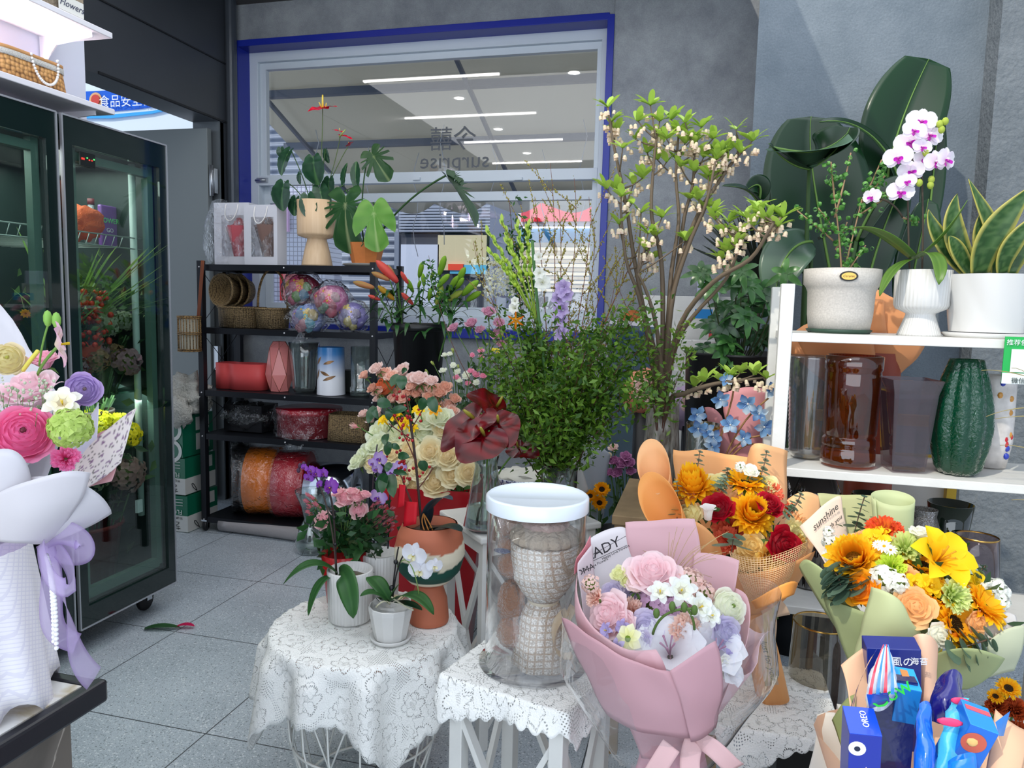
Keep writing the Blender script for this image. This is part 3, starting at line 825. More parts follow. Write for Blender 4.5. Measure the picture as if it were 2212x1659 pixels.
for i,(dy,c)in enumerate(((-.028,(255,60,50)),(-.020,(255,60,50)),(-.004,(90,255,120)),(.006,(255,70,50)),(.018,(255,60,50)),(.028,(90,255,120)))):
 b.setc(c).box((FX+.0165,2.345+dy,1.905+(.006 if i%3==2 else 0)),(.002,.004,.007 if i<2 else .004))
m_=attrmat('led_digit',.4,0);m_.node_tree.links.new([n for n in m_.node_tree.nodes if n.type=='ATTRIBUTE'][0].outputs[0],m_.node_tree.nodes['Principled BSDF'].inputs['Emission Color']);m_.node_tree.nodes['Principled BSDF'].inputs['Emission Strength'].default_value=1.2
mk('digits',b,m_,t)
for(x,y)in((-2.38,2.70),(-2.38,1.2),(-2.88,2.70),(-2.88,1.2)):
 c=mk('castor',MB().lathe([(.0,-.016),(.045,-.016),(.052,-.008),(.052,.008),(.045,.016),(0,.016)],18,TR((x,y,.052),(1,.2,0))),mat('rubber',(30,28,30),.6),fr)
 mk('bracket',MB().box((x,y,.105),(.05,.05,.03)).box((x+.024,y,.08),(.006,.03,.06)).box((x-.024,y,.08),(.006,.03,.06)),CHROME,c)
for a,c in((1.66,2.62),(1.06,1.62)):
 for zz in(1.60,):
  b=MB()
  for i in range(22):y=a+.03+(c-a-.06)*i/21;b.tube([(-2.92,y,zz),(-2.36,y,zz),(-2.34,y,zz+.045)],.002,4)
  for z_ in(zz,zz+.045):b.tube([(-2.34,a+.02,z_),(-2.34,2.73 if a>1.5 else c,z_)],.003,5)
  mk('wire_shelf',b,mat('shelf_wire',(180,186,184),.4,.4),fr)
b=MB()
b.tube([(-2.35,2.66,.45),(-2.35,2.66,1.95)],.014,8);mk('lamp_tube',b,mat('unlit_tube',(175,186,184),.35),fr)
lamp('fridge_light','AREA',(-2.62,2.0,1.94),14,(.9,1,.96),(0,0,0),.5,1.3)
lamp('fridge_lower_fill','AREA',(-2.42,2.3,.985),7,(.94,1,.96),(0,radians(18),0),.2,.9)  # extra fill lamp added below the shelf to brighten the lower stock
# stock inside the fridge
def stockpot(name,label,x,y,z,r,h,col,kinds,n,hr,group='flower buckets inside the fridge',top=None,foliage=60):
 t=thing(name,label,'bucket of flowers',(x,y,z),group)
 b=MB().setc(col).lathe([(r*.75,0),(r,h),(r*1.06,h),(r*1.06,h-.015),(r,h-.018),(r*.95,h-.02),(r*.7,.02),(0,.02)],20,M4.Translation((x,y,z)));mk('bucket',b,PAINT,t)
 b=MB();top=top or h+.2
 for i in range(n*2):a=U(0,6.3);q=U(0,1)**.5;b.setc((70,96,60)).tube([(x+r*.5*q*cos(a),y+r*.5*q*sin(a),z+.03),(x+hr*q*cos(a),y+hr*q*sin(a),z+top*U(.8,1))],.003,4)
 mk('stems',b,STEM,t)
 b=MB();leafy(b,(x,y,z+(h+top)/2),(0,0,.4),foliage,hr*.5,.07,L_((34,60,36)),L_((70,100,56)),.5);mk('leaves',b,LEAF,t)
 for i in range(n):
  a=i*2.4;q=sqrt((i+.5)/n);kind=kinds[i%len(kinds)]
  d=V((.8*q*cos(a)+.25,.8*q*sin(a),.8));
  head(t,kind[0],C(*kind[1:3]),PETAL,(x+hr*q*cos(a),y+hr*q*sin(a),z+top+.06*(1-q*q)),d,kind[3])
 return t
hyd=lambda c0,c1,s:(lambda:floret_cluster(c0,c1,40,s,.26))
stockpot('hydrangea_bucket','dusty pink hydrangeas in a red bucket low in the fridge',-2.52,2.53,.18,.14,.26,(120,26,24),[('hydrangea_head','hydpink|',hyd((176,130,128),(206,168,160),3),.085),('hydrangea_head','hydgr|',hyd((130,140,110),(176,170,140),4),.07)],12,.2,top=.45)
stockpot('mixed_flower_bucket','brown and mauve flowers in the middle of the fridge behind the right door',-2.48,2.53,.806,.09,.12,(60,44,40),[('hydrangea_head','hydmauve|',hyd((160,120,130),(190,150,160),5),.065),('hydrangea_head','hydbrn|',hyd((150,110,80),(186,150,116),6),.055)],13,.19,top=.30)
stockpot('yellow_flower_bucket','yellow green chrysanthemums in the lower middle of the fridge',-2.44,2.50,.556,.08,.12,(40,60,44),[('chrysanthemum','mumyel|',hyd((190,180,20),(214,206,40),8),.055)],9,.15,top=.27)
stockpot('white_flower_bucket','pale green and white flowers inside the fridge below the wire shelf at right',-2.50,2.62,1.005,.05,.12,(90,110,90),[('hydrangea_head','hydpale|',hyd((170,176,150),(206,206,190),9),.05)],7,.13,top=.26)
mk('glass_shelf',BX((-2.64,2.2,.55),(.58,1.1,.008)).box((-2.64,2.2,.80),(.58,1.1,.008)).box((-2.64,2.2,1.0),(.58,1.1,.008)),thin('shelf_glass',(200,225,215),refl=1.4),fr)
# red berries in an orange paper cone
t=thing('berry_cone','red berries bunched in an orange paper cone inside the fridge','bouquet',(-2.42,2.44,1.005),None)
M=M4.Translation((-2.42,2.44,1.005));b=MB().setc((196,70,40)).lathe([(.02,0),(.035,.1),(.07,.2)],16,M,close=False,rf=lambda a,q:1+.08*sin(4*a));mk('paper_cone',b,PAPERT,t,sol=.001)
b=MB().setc((205,52,34))
for i in range(110):a=U(0,6.3);q=U(0,1)**.5;b.ball((-2.42+.09*q*cos(a),2.45+.12*q*sin(a),1.20+U(0,.22)),U(.009,.014),6)
mk('berries',b,GLOSS,t,kind='stuff')
b=MB();leafy(b,(-2.42,2.46,1.40),(0,0,1),170,.075,.04,L_((60,92,50)),L_((120,150,96)),.6);leafy(b,(-2.44,2.46,1.24),(0,0,1),80,.06,.04,L_((40,66,40)),L_((80,110,60)),.6);mk('leaves',b,LEAF,t)
t=thing('fern_bunch','loose bunch of fine green fern fronds inside the fridge at right','bouquet',(-2.62,2.55,1.005));b=MB()
for i in range(46):
 a=U(-1.5,1.9);e=U(.5,1.3);p0=V((-2.62,2.55,1.2));d=V((cos(a)*.35+.1,sin(a)*.35,e*.4))
 b.add(strap_leaf([p0,p0+d*.6,p0+d*1.0-V((0,0,U(.0,.12)))],U(.006,.014),(70,110,52),(140,176,96),n=6,nv=1))
mk('fronds',b,LEAF,t);mk('wrapper',MB().setc((150,160,150)).lathe([(.03,.0),(.05,.2)],12,M4.Translation((-2.62,2.55,1.005)),close=False),PAPERT,t)
t=single('mesh_package','orange netting package lying on the fridge wire shelf','package',MB().setc((226,96,40)).ball((-2.45,P(180,490,X=-2.45).y,1.69),.075,20,(1,.85,.95),nz=.35,nf=3),attrmat('orange_mesh',.7,.3,bump=(140,.8)))
t=thing('clear_bottle','clear spray bottle with a dark cap on the fridge wire shelf','bottle',(-2.55,P(197,460,X=-2.55).y,1.605));M=M4.Translation((-2.55,P(197,460,X=-2.55).y,1.605))
mk('body',MB().lathe([(.0,0),(.028,0),(.028,.13),(.012,.16),(.012,.18)],18,M),mat('bottle_plastic',(190,195,205),.25,trans=.4),t)
mk('cap',MB().lathe([(.014,.18),(.014,.205),(0,.205)],12,M),mat('bottle_cap',(110,40,50),.4),t)
PY_=P(233,500,X=-2.5).y
t=thing('purple_pouch','purple printed pouch with green lettering on the fridge wire shelf','pouch',(-2.5,PY_,1.605))
mk('pouch',MB().setc((126,76,160)).box((-2.50,PY_,1.695),(.02,.09,.18)),FOIL,t,bev=.006)
txt('lettering','POWER',facing((-2.488,PY_,1.72),(0,1,0),(0,0,1)),.03,mat('pouch_green',(90,220,120),.5),t)
txt('lettering','GO',facing((-2.488,PY_,1.68),(0,1,0),(0,0,1)),.025,mat('pouch_white',(230,230,235),.5),t)
single('white_switch','small white socket on the fridge inner frame near the bottom','socket',BX((FX-.055,2.63,.50),(.012,.03,.055)),WHITE)
t=thing('orange_flower','single orange flower on a thin stem behind the left fridge door','flower',(-2.5,2.05,1.2));head(t,'bloom',C('orfl|',lambda:daisy_like((230,140,30),(240,170,50),(160,90,20))),PETAL,P(55,677,X=-2.42),(1,-.5,.3),.018)
mk('stem',MB().setc((90,110,60)).tube([P(55,677,X=-2.42),P(45,640,X=-2.5),P(30,640,X=-2.55),(-2.56,2.05,1.2)],.0015,4),STEM,t)
stockpot('salmon_flower_bucket','salmon flowers wrapped in pink behind the left fridge door',-2.6,1.95,1.605,.06,.08,(150,70,60),[('rose','rosesal|',lambda:rose((200,90,70),(220,130,110))),],5,.07,top=.18)if False else None
rosep=stockpot('leafy_stock_bucket','green leafy stems in a dark bucket behind the left fridge door',-2.62,1.95,1.005,.09,.16,(44,50,50),[('egg_pod','pod|',lambda:MB().setc((170,180,150)).ball((0,0,0),1,12,(1,1,1.3)),.035)],5,.13,top=.42,foliage=120)
t=single('salmon_package','salmon paper wrapped package behind the left fridge door on the wire shelf','package',MB().setc((176,84,66)).ball((-2.58,2.0,1.74),.12,18,(.8,1,1),nz=.3),PAPERT)
# white wall shelf above the fridge with light strips
sh=thing('display_shelf','white two-tier shelf with pink-white light strips above the fridge','shelf',(-2.5,2.0,2.05))
for k,zz in enumerate((2.125,2.415)):
 mk('shelf_board',BX((-2.44,1.85,zz),(.27,1.36,.022)),WHITE,sh,bev=.003)
 b=MB();b.prism([(-2.58,zz-.011),(-2.33,zz-.011),(-2.33,zz-.028),(-2.50,zz-.045),(-2.58,zz-.13)]if k else[(-2.58,zz-.011),(-2.33,zz-.011),(-2.33,zz-.028),(-2.5,zz-.04),(-2.58,zz-.06)],.006,facing((0,2.46,0),(1,0,0),(0,0,1)))
 mk('bracket',b,WHITE,sh)
mk('back_panel',BX((-2.595,1.95,2.42),(.016,1.46,.74)),mat('shelf_back',(222,226,242),.4),sh)
mk('upright',BX((-2.58,2.47,2.40),(.014,.02,.66)),ALU,sh)
LS=mat('shelf_led',(255,226,240),em=9)
for y in(1.66,2.215):mk('light_strip',BX((-2.578,y,2.42),(.008,.010,.68)),LS,sh)
for y in(1.66,2.215):lamp('shelf_strip_light','AREA',(-2.565,y,2.3),3.0,(1,.9,.96),(0,radians(-90),0),.03,.6)
# woven baskets on the shelf
def weave(name,c1,c2,sx,sy,br=.02):
 m,N,L,b=nodemat(name);tc=N.new('ShaderNodeTexCoord')
 mp=N.new('ShaderNodeMapping');mp.inputs['Scale'].default_value=(sx,sx,sy);L.new(tc.outputs['Object'],mp.inputs[0])
 w=N.new('ShaderNodeTexVoronoi');w.inputs['Scale'].default_value=1;w.inputs['Randomness'].default_value=.35;L.new(mp.outputs[0],w.inputs[0])
 rp=N.new('ShaderNodeValToRGB');rp.color_ramp.elements[0].color=(*lin(c2),1);rp.color_ramp.elements[1].color=(*lin(c1),1);rp.color_ramp.elements[0].position=.25;rp.color_ramp.elements[1].position=.62
 rp.color_ramp.elements[0].color,rp.color_ramp.elements[1].color=(*lin(c2),1),(*lin(c1),1)
 mr=N.new('ShaderNodeMath');mr.operation='SUBTRACT';mr.inputs[0].default_value=1;L.new(w.outputs['Distance'],mr.inputs[1])
 L.new(mr.outputs[0],rp.inputs[0]);L.new(rp.outputs[0],b.inputs[0]);b.inputs['Roughness'].default_value=.6
 p=N.new('ShaderNodeBump');p.inputs['Strength'].default_value=.9;p.inputs['Distance'].default_value=.01;L.new(mr.outputs[0],p.inputs['Height']);L.new(p.outputs[0],b.inputs['Normal'])
 return m
SEAG=weave('seagrass_weave',(168,140,96),(70,52,34),90,190)
CHIP=weave('wood_chip_weave',(214,160,96),(110,66,30),60,60)
RATT=weave('rattan_weave',(176,140,88),(60,40,24),70,150)
def rbox(c,sx,sy,h,flare,t=.006,n=6):
 """open basket, rounded rectangle, walls flaring outwards; c = centre of base"""
 mb=MB();c=V(c)
 def ring(k,z):
  out=[]
  for i in range(40):
   a=2*pi*i/40;e=.35
   x=(abs(cos(a))**e)*(1 if cos(a)>0 else-1)*(sx/2)*k;y=(abs(sin(a))**e)*(1 if sin(a)>0 else-1)*(sy/2)*k
   out.append(V((x,y,z))+c)
  return out
 rows=[ring(1,0),ring((1+flare)/2+.5*1-.5+0 if 0 else 1+flare*.5,h*.5),ring(1+flare,h),ring(1+flare-2*t/sx,h),ring(1-2*t/sx,t)]
 o=len(mb.v)
 for r_ in rows:
  for p in r_:mb.vert(p)
 for j in range(len(rows)-1):
  for i in range(40):a=o+j*40+i;b_=o+j*40+(i+1)%40;mb.face((a,b_,b_+40,a+40))
 mb.face([o+i for i in range(40)][::-1],False);mb.face([o+160+i for i in range(40)],False)
 return mb
t=thing('pearl_handled_basket','wood-chip woven basket with lace trim and a pearl handle on the white shelf','basket',(-2.44,2.19,2.137))
mk('body',rbox((-2.42,2.21,2.137),.16,.30,.10,-.10),CHIP,t)
mk('lace_trim',rbox((-2.42,2.21,2.212),.153,.285,.02,-.005),mat('lace_trim',(235,232,225),.8,bump=(300,1)),t)
mk('rim',rbox((-2.42,2.21,2.232),.152,.28,.012,0),mat('rim_wood',(196,144,90),.6),t)
b=MB().setc((240,238,236));hp=bezpts([(-2.34,2.19,2.24),(-2.325,2.19,2.12),(-2.325,2.30,2.12),(-2.34,2.30,2.25)],26)
for p in hp:b.ball(p,.0052,8)
mk('pearl_handle',b,CERAM,t)
t=thing('labelled_basket','grey seagrass basket with a Flowers card at the end of the upper white shelf','basket',(-2.42,2.33,2.427))
mk('body',rbox((-2.42,2.33,2.427),.17,.22,.12,.04),mat('grey_seagrass',(150,136,116),.7,var=(70,.35),bump=(90,1.2)),t)
mk('label',BX((-2.325,2.355,2.462),(.004,.11,.055)),mat('card_white',(226,226,220),.6),t)
txt('lettering','Flowers',facing((-2.322,2.355,2.462),(0,1,0),(0,0,1)),.034,mat('ink',(60,64,90),.6),t,shear=.35)
t=single('grey_trinket','small grey woven item cut off at the left end of the lower white shelf','basket',rbox((-2.42,1.98,2.137),.12,.11,.07,0),MATS['grey_seagrass'])
# marble-topped counter at the lower left
m,N,L,bb=nodemat('marble_brown');tc=N.new('ShaderNodeTexCoord');n1=N.new('ShaderNodeTexNoise');n1.inputs['Scale'].default_value=3.4;n1.inputs['Detail'].default_value=6;n1.inputs['Distortion'].default_value=1.2
L.new(tc.outputs['Object'],n1.inputs[0]);rp=N.new('ShaderNodeValToRGB');e=rp.color_ramp.elements;e[0].position=.3;e[0].color=(*lin((84,78,72)),1);e[1].position=.5;e[1].color=(*lin((112,104,96)),1)
q=e.new(.515);q.color=(*lin((170,160,148)),1);q=e.new(.53);q.color=(*lin((104,96,88)),1);L.new(n1.outputs[0],rp.inputs[0]);L.new(rp.outputs[0],bb.inputs[0]);bb.inputs['Roughness'].default_value=.18
MARB=m
m,N,L,bb=nodemat('marble_white');tc=N.new('ShaderNodeTexCoord');n1=N.new('ShaderNodeTexNoise');n1.inputs['Scale'].default_value=6;n1.inputs['Detail'].default_value=6;n1.inputs['Distortion'].default_value=1.5
L.new(tc.outputs['Object'],n1.inputs[0]);rp=N.new('ShaderNodeValToRGB');e=rp.color_ramp.elements;e[0].position=.40;e[0].color=(*lin((226,224,220)),1);e[1].position=.62;e[1].color=(*lin((232,230,226)),1)
q=e.new(.5);q.color=(*lin((190,176,150)),1);L.new(n1.outputs[0],rp.inputs[0]);L.new(rp.outputs[0],bb.inputs[0]);bb.inputs['Roughness'].default_value=.12
ct=thing('counter','marble-clad counter with a black edged white marble top, lower left corner','counter',(-1.3,.6,0))
mk('cabinet',BX((-1.50,.44,.385),(1.12,.92,.77)),MARB,ct)
mk('worktop',BX((-1.40,.43,.787),(.98,.94,.02)),m,ct)
b=MB();b.box((-1.395,.905,.782),(1.01,.022,.036)).box((-.895,.44,.782),(.022,.96,.036))
mk('edge_trim',b,mat('black_edge',(24,26,32),.3),ct,bev=.005)
# white and pink bouquet standing on the counter
PW=MB
bq=thing('white_wrapped_bouquet','pink and lilac bouquet in white paper with a lilac bow on the counter','bouquet',(-1.06,.78,.798))
def sheet(parent,name,rows,col,mt=PAPERT,nu=16,nv=14,wob=.0045,cfn=None,sol=.0008,label=None,wf=17.):
 """paper sheet; rows are lists of (px, py, Y)"""
 rows=[[(P(*p)if len(p)==3 and p[0]>3.5 or p[0]<-3.5 or abs(p[1])>5 else V(p))for p in r]for r in rows]
 b=MB().setc(col).bez(rows,nu,nv,cfn,wob,wf);return mk(name,b,mt,parent,sol=sol,label=label)
C1=(220,217,222)
# pleated white skirt below the waist and the cone above it
cx,cy=-1.075,.80
def gath(z0,z1,r0,r1,k,amp,ph=0,cxx=cx,cyy=cy,pw=1.,sx=1.):
 def fn(u,v):
  a=2*pi*u+ph;r=r0+(r1-r0)*v**pw;r*=1+amp*v*sin(k*a)+.4*amp*v*sin((k*2+1)*a+1)
  return V((cxx+sx*r*cos(a),cyy+r*sin(a),z0+(z1-z0)*v+.02*v*sin(k*a+2)))
 return fn
m,N,L,bb=nodemat('grid_gauze');tc=N.new('ShaderNodeTexCoord');mp=N.new('ShaderNodeMapping');mp.inputs['Rotation'].default_value=(.3,.2,.5);mp.inputs['Scale'].default_value=(170,170,170);L.new(tc.outputs['Object'],mp.inputs[0]);ck=N.new('ShaderNodeTexBrick')
ck.offset=0;ck.inputs['Scale'].default_value=1;ck.inputs['Brick Width'].default_value=1;ck.inputs['Row Height'].default_value=1;ck.inputs['Mortar Size'].default_value=.12
ck.inputs['Color1'].default_value=(*lin((238,234,236)),1);ck.inputs['Color2'].default_value=(*lin((238,234,236)),1);ck.inputs['Mortar'].default_value=(*lin((224,220,228)),1)
sx_=N.new('ShaderNodeSeparateXYZ');cb=N.new('ShaderNodeCombineXYZ');L.new(mp.outputs[0],sx_.inputs[0]);L.new(sx_.outputs[0],cb.inputs[0]);L.new(sx_.outputs[2],cb.inputs[1]);L.new(cb.outputs[0],ck.inputs[0]);L.new(ck.outputs[0],bb.inputs[0]);bb.inputs['Roughness'].default_value=.8
GAUZE=m
mk('paper_skirt',MB().grid(gath(1.05,.80,.098,.128,7,.06,0,-1.04,.80),90,10,closeu=True),GAUZE,bq,sol=.001)
mk('inner_cone',MB().setc((232,230,234)).grid(gath(1.03,1.20,.04,.15,5,.05),60,8,closeu=True),PAPERT,bq,sol=.001)
sheet(bq,'wrapping_paper',[[(-150,600,1.0),(-60,560,1.0),(0,636,1.0),(95,790,.98),(152,905,.95)],[(-150,900,.96),(-60,900,.96),(0,930,.95),(60,950,.94),(120,980,.93)],[(-100,1150,.88),(-60,1150,.88),(0,1150,.88),(30,1150,.88),(60,1150,.88)]],C1)
sheet(bq,'wrapping_paper',[[(-80,1010,.70),(0,935,.70),(70,960,.72),(70,1060,.74)],[(-80,1060,.70),(0,1080,.70),(60,1120,.72),(75,1140,.75)],[(-80,1170,.74),(0,1160,.74),(40,1168,.76),(60,1170,.78)]],C1)
sheet(bq,'wrapping_paper',[[(40,1040,.74),(120,1000,.73),(250,1060,.78),(238,1110,.82)],[(30,1100,.74),(120,1090,.74),(190,1130,.78),(190,1140,.82)],[(0,1165,.75),(40,1172,.76),(80,1175,.78),(100,1168,.80)]],C1)
sheet(bq,'wrapping_paper',[[(-60,1090,.72),(40,1040,.70),(130,1010,.72),(200,1020,.76)],[(-40,1120,.72),(60,1110,.72),(120,1110,.73),(160,1110,.76)],[(-10,1170,.75),(40,1175,.75),(90,1172,.77),(110,1165,.80)]],(226,222,226))
def printed(u,v):
 n=noise.noise(V((u*13,v*17,4)))
 return lin((150,120,150))if n>.33 else(lin((120,112,110))if noise.noise(V((u*30,v*34,9)))>.38 else lin((238,230,226)))
sheet(bq,'patterned_paper',[[(160,1010,.86),(200,940,.88),(292,882,.90),(294,880,.90)],[(150,1060,.84),(190,1010,.86),(262,960,.88),(264,975,.88)],[(130,1080,.82),(170,1070,.84),(200,1060,.86),(262,1000,.88)]],C1,cfn=printed,nu=40,nv=30)
sheet(bq,'pink_paper',[[(190,960,.92),(230,920,.92),(262,930,.92)],[(190,1010,.9),(230,990,.9),(263,990,.9)],[(170,1060,.87),(215,1050,.87),(240,1040,.88)]],(236,186,190))
sheet(bq,'wrapping_paper',[[(150,960,.92),(215,880,.92),(214,870,.92)],[(140,1020,.88),(190,990,.88),(215,960,.88)],[(110,1080,.84),(150,1060,.85),(200,1030,.86)]],(222,222,236))
def bloom(key,f,px,py,Y,rpx,d=(0,-1,.35),parent=None,name='rose',spin=None,mt=None,sc3=None):
 k=K(px,py,Y);s=rpx*k
 return head(parent,name,C(key,f),mt or PETAL,P(px,py,Y),d,s,spin,(s*sc3[0],s*sc3[1],s*sc3[2])if sc3 else None)
TC=V((-.0,-.0,1.4))
def tocam(px,py,up_=.3,side=0):
 p=P(px,py,1.0);d=(TC-p).normalized();return d+V((side,0,up_))
Q=bq
bloom('ranpink|',lambda:ranunculus((242,96,160),(252,160,198),2,46,(120,60,70)),50,935,.78,68,tocam(50,935,.25),Q,'ranunculus')
bloom('ranlil|',lambda:ranunculus((160,134,190),(206,180,230),3,34,(130,110,110)),178,842,.84,42,tocam(178,842,.2,.5),Q,'ranunculus')
bloom('rosepale|',lambda:rose((246,206,216),(250,226,232),24,1.15),62,842,.86,66,(0,-.45,1),Q,'rose')
bloom('freewhite|',lambda:freesia((244,226,150),(250,248,240)),135,872,.80,44,tocam(135,872,.5,-.2),Q,'freesia')
bloom('viburn|',lambda:floret_cluster((190,214,110),(220,236,150),34,5,.34,5),152,925,.79,46,tocam(150,925),Q,'viburnum_head')
bloom('sprayyel|',lambda:ranunculus((226,214,130),(240,226,196),7,26,(190,190,90)),15,775,.88,42,tocam(15,775,.2),Q,'ranunculus')
bloom('carnmag|',lambda:carnation((250,90,170),(255,150,200),4),142,990,.80,30,tocam(142,990,.1),Q,'carnation')
bloom('rosepink2|',lambda:rose((244,170,196),(250,206,216)),95,775,.92,34,(0,-.3,1),Q,'rose')
# nodding pink bloom with yellow stamens
t=MB();a_,b_=L_((236,222,200)),L_((232,176,206))
for th in(.1,1.3,2.4,3.5,4.9):flat_petal(t,th,.05,1.0,.36,.5,.35,a_,b_,4,6,cup=.15)
t.setc((244,214,50))
for i in range(6):t.tube([(0,0,0),(.03*cos(i),.03*sin(i),.55)],.035,5)
mk('tulip',t,PETAL,Q,TR(P(118,745,.84),(.72,.62,.12),52*K(118,745,.84)))
b=MB().setc((110,150,70)).tube(bezpts([P(128,745,.86),P(95,780,.86),P(80,800,.87),P(76,830,.88)]),.0022,6).tube(bezpts([P(108,690,.87),P(90,740,.87),P(85,790,.88)]),.0016,5)
for(x,y)in((103,688),(122,692)):b.setc((130,176,80)).ball(P(x,y,.87),.006,8,(1,1,2))
b.setc((220,210,90)).tube(bezpts([P(82,758,.85),P(60,785,.85),P(50,800,.86)]),.003,6);mk('stem',b,STEM,Q)
b=MB()
for i in range(130):
 p=P(U(-10,120),U(815,900),U(.78,.88));b.setc((214,220,196)if i%3 else(170,186,150)).ball(p,U(.0012,.0026),5)
 if i%3==0:b.setc((140,160,110)).tube([p,p+V((U(-.01,.01),0,-.025))],.0005,3)
mk('filler_flowers',b,PETAL,Q)
# lilac organza bow with pearl strands
RIB=attrmat('organza',.5,.5);nn_=RIB.node_tree
tr_=nn_.nodes.new('ShaderNodeBsdfTransparent');mm_=nn_.nodes.new('ShaderNodeMixShader');mm_.inputs[0].default_value=.62
out_=nn_.nodes['Material Output'];src_=out_.inputs[0].links[0].from_socket;nn_.links.new(src_,mm_.inputs[1]);nn_.links.new(tr_.outputs[0],mm_.inputs[2]);nn_.links.new(mm_.outputs[0],out_.inputs[0])
def ribbon(parent,pts,w,col,mt=RIB,tw=0,name='ribbon',n=28,edge=None,upv=(0,-1,0),ruf=0):
 pts=[P(*p)if abs(p[0])>5 or abs(p[1])>5 else V(p)for p in pts]
 b=strap_leaf(bezpts(pts,24)if 0 else pts,w,col,col,upv,n=n,fold=.1,wf=lambda t:1+ruf*sin(t*40),nv=3,twist=tw,edge=edge);return mk(name,b,mt,parent,sol=.0003)
LIL=(216,200,234);LE=(190,166,216)
ribbon(Q,[(95,1160,.79),(150,1120,.78),(235,1190,.78),(190,1215,.78),(95,1180,.80)],.034,LIL,edge=LE)
ribbon(Q,[(90,1170,.78),(90,1270,.72),(160,1320,.72),(195,1240,.76),(110,1175,.80)],.026,LIL,edge=LE)
ribbon(Q,[(100,1170,.80),(130,1300,.78),(170,1300,.80),(130,1400,.80),(205,1465,.84)],.036,LIL,edge=LE,tw=1.6)
ribbon(Q,[(95,1170,.80),(150,1250,.79),(60,1370,.78),(140,1380,.80),(165,1390,.82)],.028,LIL,edge=LE,tw=-1.6)
mk('waist_band',MB().setc((188,160,214)).lathe([(.100,1.03),(.103,1.045),(.100,1.06)],40,M4.Translation((-1.04,cy,0)),close=False),RIB,Q)
b=MB().setc((236,234,236))
for x0,y1_ in((116,1385),(122,1400)):
 pp=bezpts([P(100,1200,.77),P(x0,1260,.75),P(x0,y1_,.78)],26)
 for p in pp:b.ball(p,.0032,7)
mk('pearl_strand',b,CERAM,Q)
# a leaf and a red petal dropped on the floor
t=thing('fallen_leaf','green leaf with a crimson tip lying on the tiled floor','leaf',P(355,1356,Z=0));c=P(345,1358,Z=.006)
mk('blade',strap_leaf([c+V((-.06,-.02,0)),c+V((0,0,.02)),c+V((.08,.03,.004))],.045,(40,76,44),(60,104,60),n=10),LEAF,t)
mk('petal',strap_leaf([c+V((.06,.03,.006)),c+V((.10,.05,.02)),c+V((.13,.055,.004))],.03,(190,24,70),(220,40,100),n=8),PETAL,t)
# ================================================================== BLACK RACK AND WHAT STANDS ON IT
RX0,RX1,RY0,RY1=-2.875,-1.775,3.78,4.14
RZ_=(1.60,1.232,.862,.60,.09)
rk=thing('storage_rack','black metal five-tier rack on castors under the window','rack',(-2.32,3.96,0))
for x in(RX0,RX1):
 for y in(RY0,RY1):
  mk('post',MB().box((x,y,.845),(.034,.034,1.55)),BLACK,rk)
  w=mk('castor',MB().lathe([(0,-.012),(.028,-.012),(.032,-.006),(.032,.006),(.028,.012),(0,.012)],14,TR((x,y,.033),(1,.3,0))),BLACKP,rk)
  mk('bracket',MB().box((x,y,.066),(.04,.04,.01)).box((x+.017,y,.045),(.004,.02,.045)),CHROME,w)
for z in RZ_:
 b=MB().box(((RX0+RX1)/2,(RY0+RY1)/2,z-.008),(RX1-RX0,RY1-RY0,.012))
 for y in(RY0-.008,RY1):b.box(((RX0+RX1)/2,y,z-.018),(RX1-RX0,.008,.034))
 for x in(RX0,RX1):b.box((x,(RY0+RY1)/2,z-.018),(.008,RY1-RY0,.034))
 mk('shelf',b,BLACK,rk)
for z0_,z1_ in((.62,.84),(.88,1.2),(1.25,1.57)):
 for x in(RX0,RX1):
  b=MB().tube([(x,RY0,z0_),(x,RY1,z1_)],.002,4).tube([(x,RY1,z0_),(x,RY0,z1_)],.002,4);mk('side_wire',b,BLACK,rk)
b=MB().setc((210,210,214))
for z in RZ_:
 for x in(RX0,-2.32,RX1):b.ball((x,RY0-.018,z-.016),.005,6)
for s_i in range(1):mk('rivet_heads',b,PAINT,rk,kind='stuff')
def hl(parent,name,a,t,wpx,key,f,mt=LEAF,nrm=(0,-1,.35),off=0.,L0=1.3,W0=1.16,zs=1.,foldL=None):
 """heart leaf / spathe from its notch a to its tip t (pixels + depth), wpx pixels wide"""
 A,T=P(*a),P(*t);x=T-A;L=x.length/L0;x.normalize()
 z=V(nrm)-x*V(nrm).dot(x)
 z=z.normalized()if z.length>.05 else x.orthogonal();y=z.cross(x)
 w=wpx*K(*a)/W0;m=M4.Identity(4);o=A+x*off*L
 for i in range(3):m[i][0]=x[i]*L;m[i][1]=y[i]*w;m[i][2]=z[i]*(L+w)/2*zs;m[i][3]=o[i]
 return mk(name,C(key,f),mt,parent,m)
def stemto(parent,pts,r=.0025,col=(86,116,60),name='stem',n=8,mt=STEM,c2=None):
 pts=[P(*p)if abs(p[0])>5 or abs(p[1])>5 else V(p)for p in pts]
 return mk(name,MB().setc(col).tube(bezpts(pts,n),r,6,c2=c2),mt,parent)
DG=((22,54,38),(52,92,60));MG=((36,84,40),(92,140,70))
f1=lambda:heart_leaf((24,58,38),(60,102,70),vein=(96,140,84));f2=lambda:heart_leaf((30,72,34),(70,110,58),holes=4,vein=(150,170,110));f3=lambda:heart_leaf((86,152,50),(150,196,96),holes=1,vein=(186,214,140))
f2b=lambda:heart_leaf((30,70,36),(76,112,66),holes=5,vein=(170,180,130),fold=.05)
